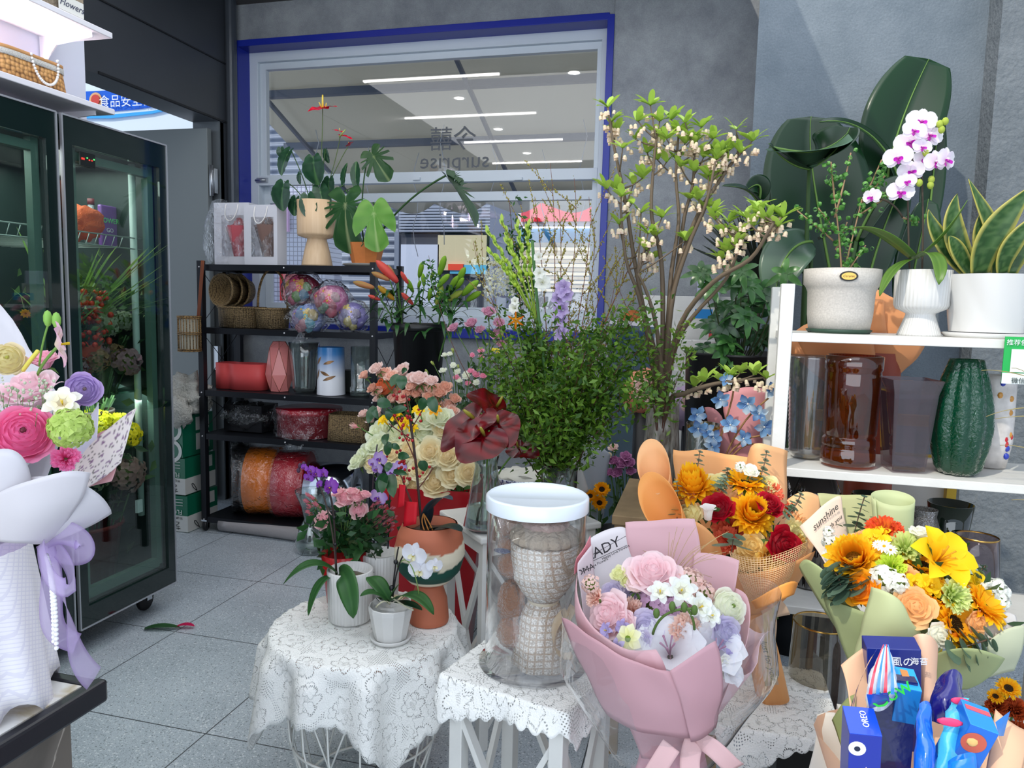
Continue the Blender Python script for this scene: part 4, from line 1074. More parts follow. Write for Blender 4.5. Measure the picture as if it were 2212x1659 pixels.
# red anthurium in the wooden cup pot
t=thing('potted_anthurium','red anthurium in a pale wooden hourglass pot on top of the black rack','potted plant',(-2.20,3.93,1.60))
pc=V((-2.205,3.93,1.602))
m_=nodemat('pale_wood');m,N,L,bb=m_;tc=N.new('ShaderNodeTexCoord');mp=N.new('ShaderNodeMapping');mp.inputs['Scale'].default_value=(60,60,3);L.new(tc.outputs['Object'],mp.inputs[0]);n1=N.new('ShaderNodeTexNoise');n1.inputs['Scale'].default_value=1;L.new(mp.outputs[0],n1.inputs[0]);rp=N.new('ShaderNodeValToRGB');rp.color_ramp.elements[0].color=(*lin((206,170,130)),1);rp.color_ramp.elements[1].color=(*lin((232,204,168)),1);L.new(n1.outputs[0],rp.inputs[0]);L.new(rp.outputs[0],bb.inputs[0]);bb.inputs['Roughness'].default_value=.5
WOODP=m
mk('pot',MB().lathe([(0,0),(.088,0),(.088,.01),(.072,.09),(.056,.150),(.056,.158),(.107,.172),(.112,.185),(.116,.372),(.108,.372),(.104,.36),(0,.35)],40,M4.Translation(pc)),WOODP,t)
for(a,q,w,k)in(((628,322,3.88),(597,372,3.84),46,1),((677,336,3.86),(678,396,3.84),58,1),((614,392,3.82),(600,452,3.80),56,1),((640,425,3.86),(630,464,3.84),34,1),((648,372,3.88),(644,398,3.88),18,1),((703,322,3.95),(706,352,3.95),20,1),((664,418,3.84),(668,470,3.80),40,1),((690,400,3.9),(700,462,3.85),44,1),((742,400,3.9),(743,350,3.9),20,1),((770,402,3.92),(765,346,3.92),24,1),((654,440,3.85),(640,460,3.83),24,1),((712,382,3.92),(706,420,3.9),40,1),((606,318,3.9),(608,340,3.9),20,1)):
 hl(t,'leaf',a,q,w,'anthleaf|',f1,WAXY,nrm=(U(-.5,.3),-1,U(.1,.6)))
for pts in([(672,450,3.93),(665,400,3.92),(640,350,3.9),(628,322,3.88)],[(674,450,3.93),(676,420,3.9),(677,336,3.87)],[(668,450,3.92),(640,400,3.88),(614,392,3.83)],[(680,450,3.93),(700,420,3.93),(742,400,3.9)],[(680,450,3.93),(720,420,3.94),(770,402,3.92)],[(672,452,3.93),(690,430,3.93),(703,322,3.95)]):stemto(t,pts,.0028,(70,100,56),'leaf_stalk')
fs=lambda:spathe((200,20,46),(226,50,70),(236,206,90))
for(a,q,w,st_)in(((700,232,3.88),(664,240,3.80),30,[(680,450,3.93),(697,360,3.92),(697,235,3.88)]),((738,284,3.9),(716,280,3.88),12,[(690,450,3.93),(722,370,3.92),(736,290,3.9)]),((752,314,3.9),(764,304,3.88),14,[(690,450,3.93),(720,370,3.92),(752,316,3.9)])):
 hl(t,'spathe',a,q,w,'spathered|',lambda:spathe((196,20,46),(222,44,66),(236,206,90)),GLOSS,nrm=(.2,-.35,1),off=.35,L0=1.5,W0=1.5);stemto(t,st_,.0022,(90,110,60),'flower_stalk')
hl(t,'spathe',(700,232,3.88),(730,229,3.86),9,'spathered|',fs,GLOSS,nrm=(0,-.3,1),off=.3,L0=1.5,W0=1.5)
hl(t,'spathe',(736,292,3.9),(762,300,3.86),12,'spathered|',fs,GLOSS,nrm=(.3,-.5,1),off=.3,L0=1.5,W0=1.5)
mk('spadix',MB().setc((236,206,80)).tube([P(697,232,3.87),P(697,205,3.87)],[.007,.004],8),PAINT,t)
mk('spadix',MB().setc((150,170,90)).tube([P(733,296,3.88),P(746,280,3.87)],[.005,.003],8),PAINT,t)
# monstera in the faceted terracotta pot
t=thing('potted_monstera','monstera with split leaves in an eight-sided terracotta pot on the rack top','potted plant',(-1.91,3.93,1.60))
pc=V((-1.905,3.95,1.602));TERRA=mat('terracotta_orange',(206,122,62),.6,var=(20,.08))
mk('pot',MB().lathe([(0,.012),(.077,.012),(.108,.135),(.100,.135),(.098,.12),(0,.118)],8,M4.Translation(pc)@M4.Rotation(.39,4,'Z'),smooth=False),TERRA,t)
mk('saucer',MB().lathe([(0,0),(.11,0),(.135,.014),(.13,.016),(.10,.010),(0,.010)],32,M4.Translation(pc)),mat('saucer_grey',(150,146,140),.5),t)
mk('soil',MB().lathe([(0,.122),(.097,.122)],16,M4.Translation(pc),close=False),mat('soil',(48,36,28),.95,bump=(150,1)),t)
hl(t,'leaf',(748,412,3.86),(738,540,3.80),136,'monst1|',f2b,WAXY,nrm=(-.2,-1,.5))
hl(t,'leaf',(806,437,3.80),(812,541,3.76),98,'monst2|',f3,LEAF,nrm=(.1,-1,.25),zs=.6)
hl(t,'leaf',(799,324,3.93),(834,384,3.9),74,'monst3|',f2,LEAF,nrm=(.1,-1,.1))
hl(t,'leaf',(962,380,3.75),(1037,474,3.70),46,'monst4|',lambda:heart_leaf((28,60,38),(60,92,58),holes=6,fold=.4,vein=(90,120,70)),WAXY,nrm=(.8,-.6,.5))
hl(t,'leaf',(968,378,3.76),(1000,392,3.74),36,'monst4|',f2,WAXY,nrm=(.0,-.5,1))
for pts,r in(([(785,545,3.95),(790,480,3.93),(760,430,3.9),(748,412,3.86)],.005),([(795,545,3.95),(830,480,3.9),(806,437,3.82)],.005),([(788,545,3.95),(775,450,3.94),(785,370,3.94),(799,324,3.93)],.004),([(795,548,3.95),(840,460,3.88),(905,410,3.8),(962,380,3.75)],.006)):stemto(t,pts,r,(52,84,46),'leaf_stalk',12)
mk('stake',MB().setc((120,80,50)).tube([P(768,560,3.95),P(756,480,3.94)],.004,5),STEM,t)
# two white gift bags with windows
def giftbag(name,label,x0,x1,zt,flc,y=3.9,d=.10,handle=True,px=None):
 c=(x0+x1)/2;w=x1-x0;h=zt-1.602
 t=thing(name,label,'gift bag',(c,y,1.602),'window gift bags')
 b=MB().setc((236,236,242));zb=1.602;s=.3
 fr_=[(x0,zb),(x1,zb),(x1,zt),(x0,zt)]
 # front with a window opening
 wx0_,wx1_,wz0_,wz1_=x0+w*.22,x1-w*.1,zb+h*.14,zb+h*.80
 for a0,a1,c0,c1 in((x0,wx0_,zb,zt),(wx1_,x1,zb,zt),(wx0_,wx1_,zb,wz0_),(wx0_,wx1_,wz1_,zt)):b.box(((a0+a1)/2,y,(c0+c1)/2),(a1-a0,.002,c1-c0))
 b.box((x0,y+d/2,(zb+zt)/2),(.002,d,h)).box((x1,y+d/2,(zb+zt)/2),(.002,d,h)).box((c,y+d,(zb+zt)/2),(w,.002,h)).box((c,y+d/2,zb+.001),(w,d,.002))
 mk('bag_body',b,PAPERT,t)
 mk('window_film',BX(((wx0_+wx1_)/2,y-.002,(wz0_+wz1_)/2),(wx1_-wx0_,.001,wz1_-wz0_)),CELLO,t)
 b=MB().setc((244,240,236)).tube(bezpts([(c-.03,y-.006,zt-.01),(c-.05,y-.03,zt-.14),(c+.05,y-.03,zt-.14),(c+.05,y-.006,zt-.01)],14),.003,6);mk('cord_handle',b,STEM,t)
 b=MB().setc(flc[0]).lathe([(.03,0),(.05,.1),(.075,.2)],24,M4.Translation((c+.02,y+.05,zb+.03)),rf=lambda a,q:1+.12*sin(6*a)*q,close=False);mk('inner_wrapping',b,PAPERT,t)
 for i in range(4):head(t,'rose',C('giftrose%s|'%flc[2],lambda:rose(flc[0],flc[1])),PETAL,(c+.02+.028*cos(i*1.6),y+.045,zb+.22+.03*sin(i*1.6)),(0,-1,.4),.036)
 return t
giftbag('gift_bag','white gift bag showing a pink wrapped bouquet in its window, under clear film',-2.855,-2.62,1.965,((226,110,120),(240,160,160),'a'),3.88)
giftbag('gift_bag','white gift bag showing a brown wrapped bouquet, nearer the wooden pot',-2.625,-2.41,1.945,((150,120,110),(196,160,146),'b'),3.84)
t=single('plastic_sleeve','crumpled clear plastic sleeve at the left end of the rack top','plastic sleeve',MB().bez([[V(p)for p in r]for r in[[(-2.87,3.95,1.97),(-2.89,3.84,1.97),(-2.80,3.82,1.98),(-2.72,3.83,1.97)],[(-2.95,3.9,1.85),(-2.93,3.82,1.84),(-2.82,3.80,1.85),(-2.70,3.83,1.86)],[(-2.99,3.9,1.74),(-2.92,3.82,1.72),(-2.8,3.81,1.72),(-2.7,3.83,1.74)],[(-2.89,3.9,1.602),(-2.88,3.82,1.602),(-2.78,3.82,1.602),(-2.72,3.83,1.602)]]],16,16,wob=.008,wf=18),CELLO)
# second tier: seagrass bowls, basket, wrapped candy bouquets
def basket_round(name,label,c,r0,r1,h,mt,group=None,M=None,handle=None,cat='basket'):
 M_=M if M is not None else M4.Translation(V(c))
 t=thing(name,label,cat,c,group)
 mk('bowl',MB().lathe([(0,0),(r0,0),(r1,h*.95),(r1+.004,h),(r1-.006,h),(r0-.008,.010),(0,.010)],40,M_,rf=lambda a,q:1+.006*sin(34*a)),mt,t)
 mk('rolled_rim',MB().tube([M_@V((r1*cos(a*.1571),r1*sin(a*.1571),h))for a in range(41)],.0065,6,cap=False),mt,t)
 return t
basket_round('seagrass_bowl','low round seagrass bowl upright at the left of the second tier',(-2.72,3.95,1.234),.132,.138,.118,SEAG,'seagrass bowls')
for i in range(3):
 M=M4.Translation((-2.785+i*.022,3.87+i*.042,1.452))@frame((-.22,-.97,.05))@M4.Diagonal((1,1,1,1))
 basket_round('seagrass_bowl',['seagrass bowl lying on its side, open mouth showing, frontmost of three nested','seagrass bowl lying on its side, middle of three nested','seagrass bowl lying on its side, hindmost of three nested'][i],(-2.76+i*.03,3.86+i*.03,1.366),.072,.096,.07 if i else .085,SEAG,'seagrass bowls',M@M4.Translation((0,0,-.06)))
t=basket_round('seagrass_basket','seagrass basket with a tall arched handle behind the candy bouquets',(-2.50,3.93,1.234),.09,.10,.115,SEAG)
mk('arched_handle',MB().tube(bezpts([(-2.60,3.93,1.35),(-2.60,3.93,1.66),(-2.40,3.93,1.66),(-2.40,3.93,1.35)],18),.007,6),RATT,t)
def candy(name,label,px,py,Y,rp,cols,seed,foot=None):
 k=K(px,py,Y);r=rp*k;c=P(px,py,Y);random.seed(seed)
 t=thing(name,label,'toy bouquet',(c.x,c.y,c.z-r),'film-wrapped toy bouquets on the rack')
 b=MB().setc(cols[0]).ball(c,r*.86,18,(1,.8,.9),nz=.12);mk('padding',b,PAPERT,t)
 for i in range(11):
  a=i*2.4;q=sqrt((i+.5)/11)*.72;d=V((q*cos(a),-sqrt(max(0,1-q*q))*.8,q*sin(a)));cc=cols[1+i%(len(cols)-1)]
  if i%3==0:mk('felt_flower',MB().add(daisy_like(cc,mixc(cc,(255,255,255),.3),(240,200,70),5,.34)),PETAL,t,TR(c+d*r*.86,d+V((0,-.4,0)),r*.30))
  else:mk('plush_piece',MB().setc(cc).ball((0,0,0),1,12,(1,.9,1.1),nz=.25),PLUSH,t,TR(c+d*r*.78,None,r*U(.20,.30)))
 b=MB().ball(c,r,26,(1.05,.9,1),nz=.16,nf=4);
 b.bez([[c+V((-r*.3,-r*.5,-r*.7)),c+V((r*.1,-r*.7,-r*.7))],[c+V((-r*.7,-r*.6,-r*1.35)),c+V((r*.05,-r*.6,-r*1.2))]],6,6,wob=.01,wf=25)
 mk('film_wrapper',b,CELLO,t)
candy('candy_bouquet','crimson film-wrapped toy bouquet with a hot pink heart, top left of four',655,628,3.92,46,((150,20,60),(232,40,110),(250,60,130),(120,200,60),(240,170,60),(190,30,90),(90,170,210)),3)
candy('candy_bouquet','pink film-wrapped toy bouquet with strawberries, top right of four',716,650,3.84,44,((196,110,160),(236,70,110),(240,140,170),(60,130,70),(250,180,190),(220,60,90)),4)
candy('candy_bouquet','blue film-wrapped toy bouquet with a turquoise plush, lower left of four',668,688,3.82,42,((130,150,210),(60,190,220),(120,170,226),(236,140,160),(230,200,90),(170,130,200)),5)
candy('candy_bouquet','lilac film-wrapped toy bouquet with tiny daisies, lower right of four',762,684,3.86,38,((150,140,210),(186,170,230),(170,160,226),(240,220,90),(200,190,240)),6)
random.seed(11)
# third tier
RED=mat('coral_card',(226,84,84),.5)
t=thing('coral_flower_box','open coral red paper flower box of two joined lobes on the third tier','box',(-2.70,3.93,.863))
pts=[(.165*(1-.0)*cos(a)*(1+.0),.095*sin(a))for a in[i*.1963 for i in range(32)]]
pl=[]
for i in range(48):
 a=2*pi*i/48;x=.165*cos(a);q=.085*(abs(sin(a))**.5)*(1 if sin(a)>0 else-1)*(1-.28*exp(-((x+.06)/.03)**2));pl.append((x,q))
M=M4.Translation((-2.70,3.92,.863));b=MB()
o=len(b.v)
for z,s in((0,1),(.155,1),(.155,.97),(.006,.97)):
 for x,y in pl:b.vert(M@V((x*s,y*s,z)))
for j in range(3):
 for i in range(48):a=j*48+i;c=j*48+(i+1)%48;b.face((a,c,c+48,a+48))
b.face(list(range(48))[::-1],False);b.face([144+i for i in range(48)],False);mk('box_wall',b,RED,t)
t=thing('geometric_vase','pink faceted geometric vase with gold lines on the third tier','vase',(-2.445,3.91,.863));M=M4.Translation((-2.445,3.91,.863));n=6
rings=[(.058,0,0),(.082,.10,.5),(.062,.26,.0),(.040,.295,.0)]
b=MB().setc((232,140,136));g=MB()
R_=[[M@V((r*cos((j+o_)*pi/3),r*sin((j+o_)*pi/3),z))for j in range(n)]for r,z,o_ in rings]
for k in range(3):
 A,B=R_[k],R_[k+1]
 for j in range(n):
  j2=(j+1)%n;o=len(b.v)
  if k==0:tri=((A[j],A[j2],B[j]),(A[j2],B[j2],B[j]))
  elif k==1:tri=((A[j],B[j2],B[j]),(A[j],A[j2],B[j2]))
  else:tri=((A[j],A[j2],B[j2]),(A[j],B[j2],B[j]))
  for q in tri:
   o=len(b.v);[b.vert(p)for p in q];b.face((o,o+1,o+2),False)
  g.tube([A[j],B[j]],.0013,4);g.tube([A[j2],B[j]]if k==0 else[A[j],B[j2]],.0013 if k<2 else .0005,4)
mk('body',b,CERAM,t);mk('gold_lines',g,mat('rose_gold',(170,96,70),.3,.8),t)
def vase(name,label,prof,loc,mt,n=40,rf=None,smooth=True,group=None,cat='vase',water=None,part='body',M=None):
 t=thing(name,label,cat,loc,group);M_=M4.Translation(V(loc))if M is None else M
 mk(part,MB().lathe(prof,n,M_,rf=rf,smooth=smooth,close=False),mt,t,sol=.002)
 if water:mk('water',MB().lathe([(0,.008)]+[(r,z)for r,z in water]+[(0,water[-1][1])],n,M_),WATER,t)
 return t
vase('fluted_glass_vase','tall clear fluted glass vase between the pink and the blue vase',[(0,.004),(.055,.004),(.062,.03),(.066,.10),(.075,.2),(.085,.295),(.082,.295)],(-2.275,3.90,.863),VGLASS,48,rf=lambda a,q:1+.05*abs(cos(5*a)))
t=thing('feather_vase','white vase fading to blue with bronze feathers on the third tier','vase',(-2.10,3.90,.863));M=M4.Translation((-2.10,3.90,.863))
cb_=lambda a,q:mixc(L_((238,240,246)),L_((64,130,190)),max(0,min(1,(q-.45)*2.2))*(1))
mk('body',MB().grid(lambda u,v:M@V(((.082-.006*v)*cos(2*pi*u),(.082-.006*v)*sin(2*pi*u),.275*v)),40,14,lambda u,v:mixc(L_((238,240,246)),L_((58,124,186)),max(0,min(1,(v-.35)*1.9))),closeu=True).setc((50,110,170)).lathe([(.076,.275),(.070,.275),(.068,.02),(0,.02)],40,M,close=False),CERAM,t)
b=MB()
for(th,z,s,rot)in((-1.25,.19,.034,.3),(-1.55,.125,.034,-.4),(-1.2,.10,.04,.35),(-2.1,.20,.03,.9),(-2.2,.12,.034,1.2)):
 pts=[V((-s,0,0)),V((0,.010,0)),V((s,0,0))]
 def fn(u,v):
  x=-s+2*s*v;y=(u-.5)*.018*sin(pi*(.05+.95*v));X_=x*cos(rot)-y*sin(rot);Y_=x*sin(rot)+y*cos(rot)
  a=th+X_/.08;r=.0822-.006*(z+Y_)/.275+.0006
  return M@V((r*cos(a),r*sin(a),z+Y_))
 b.grid(fn,4,8)
mk('feather_print',b,mat('bronze_print',(146,110,76),.35,.5),t)
vase('glass_cylinder_vase','clear glass vase with a thick foot at the right end of the third tier',[(0,.004),(.062,.004),(.062,.05),(.056,.056),(.058,.285)],(-1.91,3.90,.863),VGLASS,40,rf=lambda a,q:1+.02*cos(8*a))
vase('amber_vase','amber glass vase seen behind the clear fluted vase',[(0,.004),(.05,.004),(.06,.28)],(-2.33,4.06,.863),thin('amber_film',(150,90,40),refl=1.2))
t=single('brown_tray','low dark box standing behind the third tier vases','box',BX((-2.0,4.05,.93),(.2,.08,.13),(40,44,40)),PAINT)
t=single('yellow_box','dull yellow box behind the clear vase on the third tier','box',BX((-1.86,4.06,.90),(.13,.05,.07),(150,140,70)),PAINT)
# fourth tier
t=thing('film_wrapped_black_box','black box in crinkled clear film at the left of the fourth tier','package',(-2.68,3.95,.601))
mk('box',BX((-2.68,3.97,.685),(.26,.18,.16),(24,24,28)),PAINT,t);mk('film',MB().ball((-2.68,3.95,.692),.155,26,(1.12,.75,.58),nz=.3,nf=4),CELLO,t)
t=thing('red_hat_box','round crimson gift box in crinkled film in the middle of the fourth tier','gift box',(-2.29,3.96,.601))
mk('box',MB().setc((172,16,40)).lathe([(0,0),(.19,0),(.19,.13),(.195,.13),(.195,.16),(0,.16)],48,M4.Translation((-2.29,3.985,.601))),CARD,t)
b=MB().grid(lambda u,v:V((-2.29+.205*cos(pi+pi*u),3.975+.2*sin(pi+pi*u),.604+.165*v))+V((noise.noise(V((u*9,v*4,1))),noise.noise(V((u*9,v*4,5))),noise.noise(V((u*9,v*4,8)))))*.012,40,12)
b.bez([[V((-2.36,3.78,.63)),V((-2.16,3.79,.64))],[V((-2.30,3.76,.54)),V((-2.22,3.765,.55))]],8,8,wob=.01,wf=30);mk('film',b,CELLO,t)
t=thing('seagrass_box','rectangular seagrass basket upside down at the right of the fourth tier','basket',(-1.97,3.90,.601));mk('body',rbox((-1.97,3.90,.601),.25,.17,.155,-.06),SEAG,t)
# bottom tier: ribbon rolls
def roll(name,label,x,y,z,r,w,col,ang,mt=None,film=True,group='ribbon rolls on the lowest tier'):
 t=thing(name,label,'ribbon roll',(x,y,z),group);M=M4.Translation((x,y,z+r))@M4.Rotation(ang,4,'Z')@M4.Rotation(pi/2,4,'Y')
 mk('roll',MB().setc(col).lathe([(.06,-w/2),(r,-w/2),(r,w/2),(.06,w/2),(.06,-w/2)],56,M,close=False),mt or CARD,t)
 if film:mk('film',MB().grid(lambda u,v:M@V(((r+.006)*cos(2*pi*u),(r+.006)*sin(2*pi*u),(v-.5)*w*1.15))+V((noise.noise(V((u*16,v*4,x))),noise.noise(V((u*16,v*4,5))),noise.noise(V((u*16,v*4,8)))))*.010,60,8,closeu=True),CELLO,t)
 return t
roll('ribbon_roll','black ribbon rolls under crinkled film at the left end of the lowest tier',-2.76,3.97,.091,.21,.10,(22,22,26),.62)
roll('ribbon_roll','large orange ribbon roll in film on the lowest tier',-2.585,3.965,.091,.205,.17,(246,130,14),.30)
roll('ribbon_roll','large red ribbon roll in film beside the orange one',-2.375,3.955,.091,.20,.175,(196,36,52),.25)
roll('ribbon_roll','broad mirror-silver ribbon roll right of the red one',-2.11,3.96,.091,.175,.28,(200,206,214),.18,mat('silver_foil',(214,220,230),.12,1),False)
t=single('film_roll','long film-wrapped sheet roll lying on the floor beneath the rack','film roll',MB().setc((176,170,170)).tube(bezpts([(-2.78,3.80,.045),(-2.5,3.80,.045),(-2.2,3.78,.045),(-1.98,3.74,.045)],12),.043,14),attrmat('pale_film',.25,.2,spec=.6,bump=(30,.5)))
# boxes and lace bag left of the rack
t=None
CG=(18,104,76)
for i,(z,h,lab)in enumerate(((0,.225,'green and white floral foam carton, lowest of the stack left of the rack'),(.227,.225,'green and white floral foam carton, middle of the stack left of the rack'),(.454,.25,'dark green floral foam carton with a big white logo, topmost of the stack'))):
 x0,x1,y0_,y1_=-3.17,-2.94-.012*i,3.70,3.98
 t=thing('floral_foam_carton',lab,'carton',((x0+x1)/2,(y0_+y1_)/2,z),'floral foam cartons')
 b=MB().setc(CG).box(((x0+x1)/2,(y0_+y1_)/2,z+h/2),(x1-x0,y1_-y0_,h-.004))
 if i<2:b.setc((206,206,200)).box(((x0+x1)/2,(y0_+y1_)/2-.001,z+.053),(x1-x0+.002,y1_-y0_+.002,.098)).box((x1,(y0_+y1_)/2+.08,z+.17),(.004,.06,.07))
 else:b.setc((206,206,200)).box((x1,(y0_+y1_)/2+.04,z+.19),(.004,.12,.08)).box((x1,(y0_+y1_)/2+.04,z+.08),(.004,.12,.10))
 mk('carton',b,CARD,t);WH=mat('print_white',(222,224,218),.5);IK=mat('print_dark',(40,44,44),.5)
 FM=lambda x,z_:facing((x,y0_-.004,z_),(-1,0,0),(0,0,-1))
 if i<2:
  txt('lettering','FLORAL',FM(x1-.105,z+.125),.040,WH,t);txt('lettering','YI LIN',FM(x1-.06,z+.088),.02,IK,t);txt('lettering','艺',FM(x1-.075,z+.045),.055,IK,t)
  mk('fine_print',MB().box((x1-.08,y0_-.004,z+.165),(.10,.001,.003)).box((x1-.085,y0_-.004,z+.183),(.11,.001,.003)).box((x1-.075,y0_-.004,z+.201),(.09,.001,.003)),WH,t)
  b=MB().tube(bezpts([(x1+.004,3.80,z+.01),(x1+.004,3.72,z+.06),(x1+.004,3.76,z+.10),(x1+.004,3.80,z+.01)],10),.002,4);mk('leaf_print',b,IK,t)
 else:
  for q,(xx,zz)in enumerate(((x1-.07,z+.165),(x1-.07,z+.04))):
   b=MB().grid(lambda u,v:V((xx+(.045+.022*v)*cos(-2.2+4.7*u),y0_-.0045,zz+(.045+.022*v)*sin(-2.2+4.7*u))),30,1);b.box((xx-.045,y0_-.0045,zz-.03),(.024,.002,.06));mk('logo',b,WH,t)
b=MB().setc((226,224,214)).ball((-3.03,3.83,.82),.145,30,(1,.8,.85),nz=.5,nf=2.6).ball((-2.99,3.70,.73),.10,20,(.9,.5,.9),nz=.5)
single('lace_bundle','crumpled white lace bundle in film on top of the carton stack','bundle',b,attrmat('lace_cloth',.8,.2,bump=(90,1.5)))
# rattan birdcage bag hanging by a leather strap from the rack
t=thing('rattan_cage_bag','small rattan cage basket hanging by a brown strap from the rack corner','basket',(-2.91,3.70,1.09));c=V((-2.905,3.705,1.095));b=MB()
for i in range(22):a=2*pi*i/22;b.tube([c+V((.062*cos(a),.062*sin(a),0)),c+V((.062*cos(a),.062*sin(a),.20))],.0028,5)
for z in(0,.01,.098,.108,.19,.20):b.tube([c+V((.064*cos(i*.3142),.064*sin(i*.3142),z))for i in range(21)],.0035,5,cap=False)
b.lathe([(0,0),(.062,0)],20,M4.Translation(c),close=False);mk('cage',b,RATT,t);mk('lining',MB().setc((196,190,170)).lathe([(.052,.01),(.052,.18)],20,M4.Translation(c),close=False),PAINT,t)
mk('strap',strap_leaf([(-2.87,3.74,1.28),(-2.85,3.74,1.45),(-2.84,3.75,1.62)],.022,(112,60,38),(130,72,46),(0,-1,0),wf=lambda t:1,fold=0),STEM,t,sol=.003)
hq=P(668,1190,Z=0);vase('hourglass_vase','clear hourglass-shaped vase standing on the floor before the rack',[(0,.004),(.085,.004),(.095,.05),(.075,.13),(.045,.19),(.06,.26),(.09,.33),(.095,.35)],(hq.x+.02,hq.y,.002),VGLASS,40)
# ================================================================== LACE TABLES AND STOOLS
def lacemat(name,base=(236,236,232)):
 m,N,L,b=nodemat(name)
 at=N.new('ShaderNodeAttribute');at.attribute_name='Col'
 def math_(op,a,c=None,v=None):
  n=N.new('ShaderNodeMath');n.operation=op
  for i,q in enumerate((a,c)):
   if q is None:continue
   if isinstance(q,(int,float)):n.inputs[i].default_value=q
   else:L.new(q,n.inputs[i])
  return n.outputs[0]
 def layer(scale,petals,r0,amp,seed,dots):
  mp=N.new('ShaderNodeMapping');mp.inputs['Scale'].default_value=(scale,scale,1);mp.inputs['Location'].default_value=(seed,seed*.7,0);L.new(at.outputs['Vector'],mp.inputs[0])
  vo=N.new('ShaderNodeTexVoronoi');vo.voronoi_dimensions='2D';vo.inputs['Scale'].default_value=1;vo.inputs['Randomness'].default_value=.35;L.new(mp.outputs[0],vo.inputs['Vector'])
  sb=N.new('ShaderNodeVectorMath');sb.operation='SUBTRACT';L.new(mp.outputs[0],sb.inputs[0]);L.new(vo.outputs['Position'],sb.inputs[1])
  se=N.new('ShaderNodeSeparateXYZ');L.new(sb.outputs[0],se.inputs[0])
  th=math_('ARCTAN2',se.outputs[1],se.outputs[0]);r=vo.outputs['Distance']
  pf=math_('ABSOLUTE',math_('COSINE',math_('MULTIPLY',th,petals/2)))
  rf=math_('ADD',math_('MULTIPLY',pf,amp),r0)
  band=math_('LESS_THAN',math_('ABSOLUTE',math_('SUBTRACT',r,rf)),.022)
  dot=math_('GREATER_THAN',math_('SINE',math_('MULTIPLY',th,dots)),-.1)
  heart=math_('LESS_THAN',r,r0*.35)
  return math_('MULTIPLY',band,dot),r,heart
 b1,r1,h1=layer(9.5,6,.22,.13,0,46)
 b2,r2,h2=layer(17,5,.20,.12,3.3,34)
 se=N.new('ShaderNodeSeparateXYZ');L.new(at.outputs['Vector'],se.inputs[0])
 def net(sc_,th):return math_('GREATER_THAN',math_('MULTIPLY',math_('SINE',math_('MULTIPLY',math_('ADD',se.outputs[0],se.outputs[1]),sc_)),math_('SINE',math_('MULTIPLY',math_('SUBTRACT',se.outputs[0],se.outputs[1]),sc_))),th)
 zone=math_('GREATER_THAN',r1,.56)
 n1=math_('MULTIPLY',net(520,.42),zone)
 n2=math_('MULTIPLY',net(1100,.3),h1)
 hole=math_('MAXIMUM',math_('MAXIMUM',b1,math_('MULTIPLY',b2,math_('LESS_THAN',r1,.52))),math_('MAXIMUM',n1,n2))
 al=math_('SUBTRACT',1,math_('MULTIPLY',hole,.92))
 L.new(al,b.inputs['Alpha']);b.inputs['Base Color'].default_value=(*lin(base),1);b.inputs['Roughness'].default_value=.85
 tc=N.new('ShaderNodeTexCoord');t=N.new('ShaderNodeTexNoise');t.inputs['Scale'].default_value=260;L.new(tc.outputs['Object'],t.inputs[0]);p=N.new('ShaderNodeBump');p.inputs['Strength'].default_value=.6;p.inputs['Distance'].default_value=.003;L.new(t.outputs[0],p.inputs['Height']);L.new(p.outputs[0],b.inputs['Normal'])
 return m
LACE=lacemat('white_lace')
def lacecloth(name,label,c,z,shape,half,rot,foldn=9,famp=.018,scal=26,seed=0,cat='tablecloth',group=None,tabR=None,tabrot=0):
 """square or round lace cloth draped over a table: shape(theta) = distance of the table edge from c"""
 n,m=260,34;b=MB();c=V((c[0],c[1],z+.0035))
 def fn(u,v):
  th=2*pi*u;a=th-rot;q=max(abs(cos(a)),abs(sin(a)))
  Lc=half/(q+.02)*.97+.012*abs(sin(th*scal/2))-.006
  r=Lc*v;e=shape(th)
  if r<=e:p=V((r*cos(th),r*sin(th),0))
  else:
   h=r-e;k=min(1,h/.05);w=noise.noise(V((cos(th)*2,sin(th)*2,seed)))
   fo=famp*k*sin(th*foldn+2.2*w+seed)*(1+h*3);rr_=e+.010*k+fo*k+h*.12
   p=V((rr_*cos(th),rr_*sin(th),-h*.975+.002*(1-k)))
  return c+p
 def cf(u,v):
  th=2*pi*u;a=th-rot;q=max(abs(cos(a)),abs(sin(a)));r=half/(q+.02)*.97*v
  return(r*cos(th)+5,r*sin(th)+5,0)
 b.grid(fn,n,m,cf,closeu=True)
 o=mk(name,b,LACE,sol=.0012);return tagp(o,label,cat,group)
TX,TY=-.90,1.87;TZ=.48
wt=thing('wire_basket_table','round side table with a white wire basket base under the lace cloth','table',(TX,TY,0))
mk('tabletop',MB().lathe([(0,TZ-.02),(.26,TZ-.02),(.26,TZ),(0,TZ)],64,M4.Translation((TX,TY,0))),mat('tan_wood',(176,120,84),.5,var=(6,.15)),wt)
WIRE=mat('white_wire',(232,232,226),.35)
b=MB();n=16
for i in range(n):
 a=2*pi*i/n;r0,r1=.235,.17
 b.tube([V((TX+r1*cos(a),TY+r1*sin(a),.012)),V((TX+.215*cos(a),TY+.215*sin(a),.2)),V((TX+r0*cos(a),TY+r0*sin(a),TZ-.02))],.0032,5)
 if i%2==0:
  for s in(-1,1):
   a2=a+s*2*pi/n;b.tube([V((TX+.208*cos(a),TY+.208*sin(a),.17)),V((TX+.172*cos(a2),TY+.172*sin(a2),.012))],.003,5);b.tube([V((TX+.208*cos(a),TY+.208*sin(a),.17)),V((TX+.234*cos(a2),TY+.234*sin(a2),.40))],.003,5)
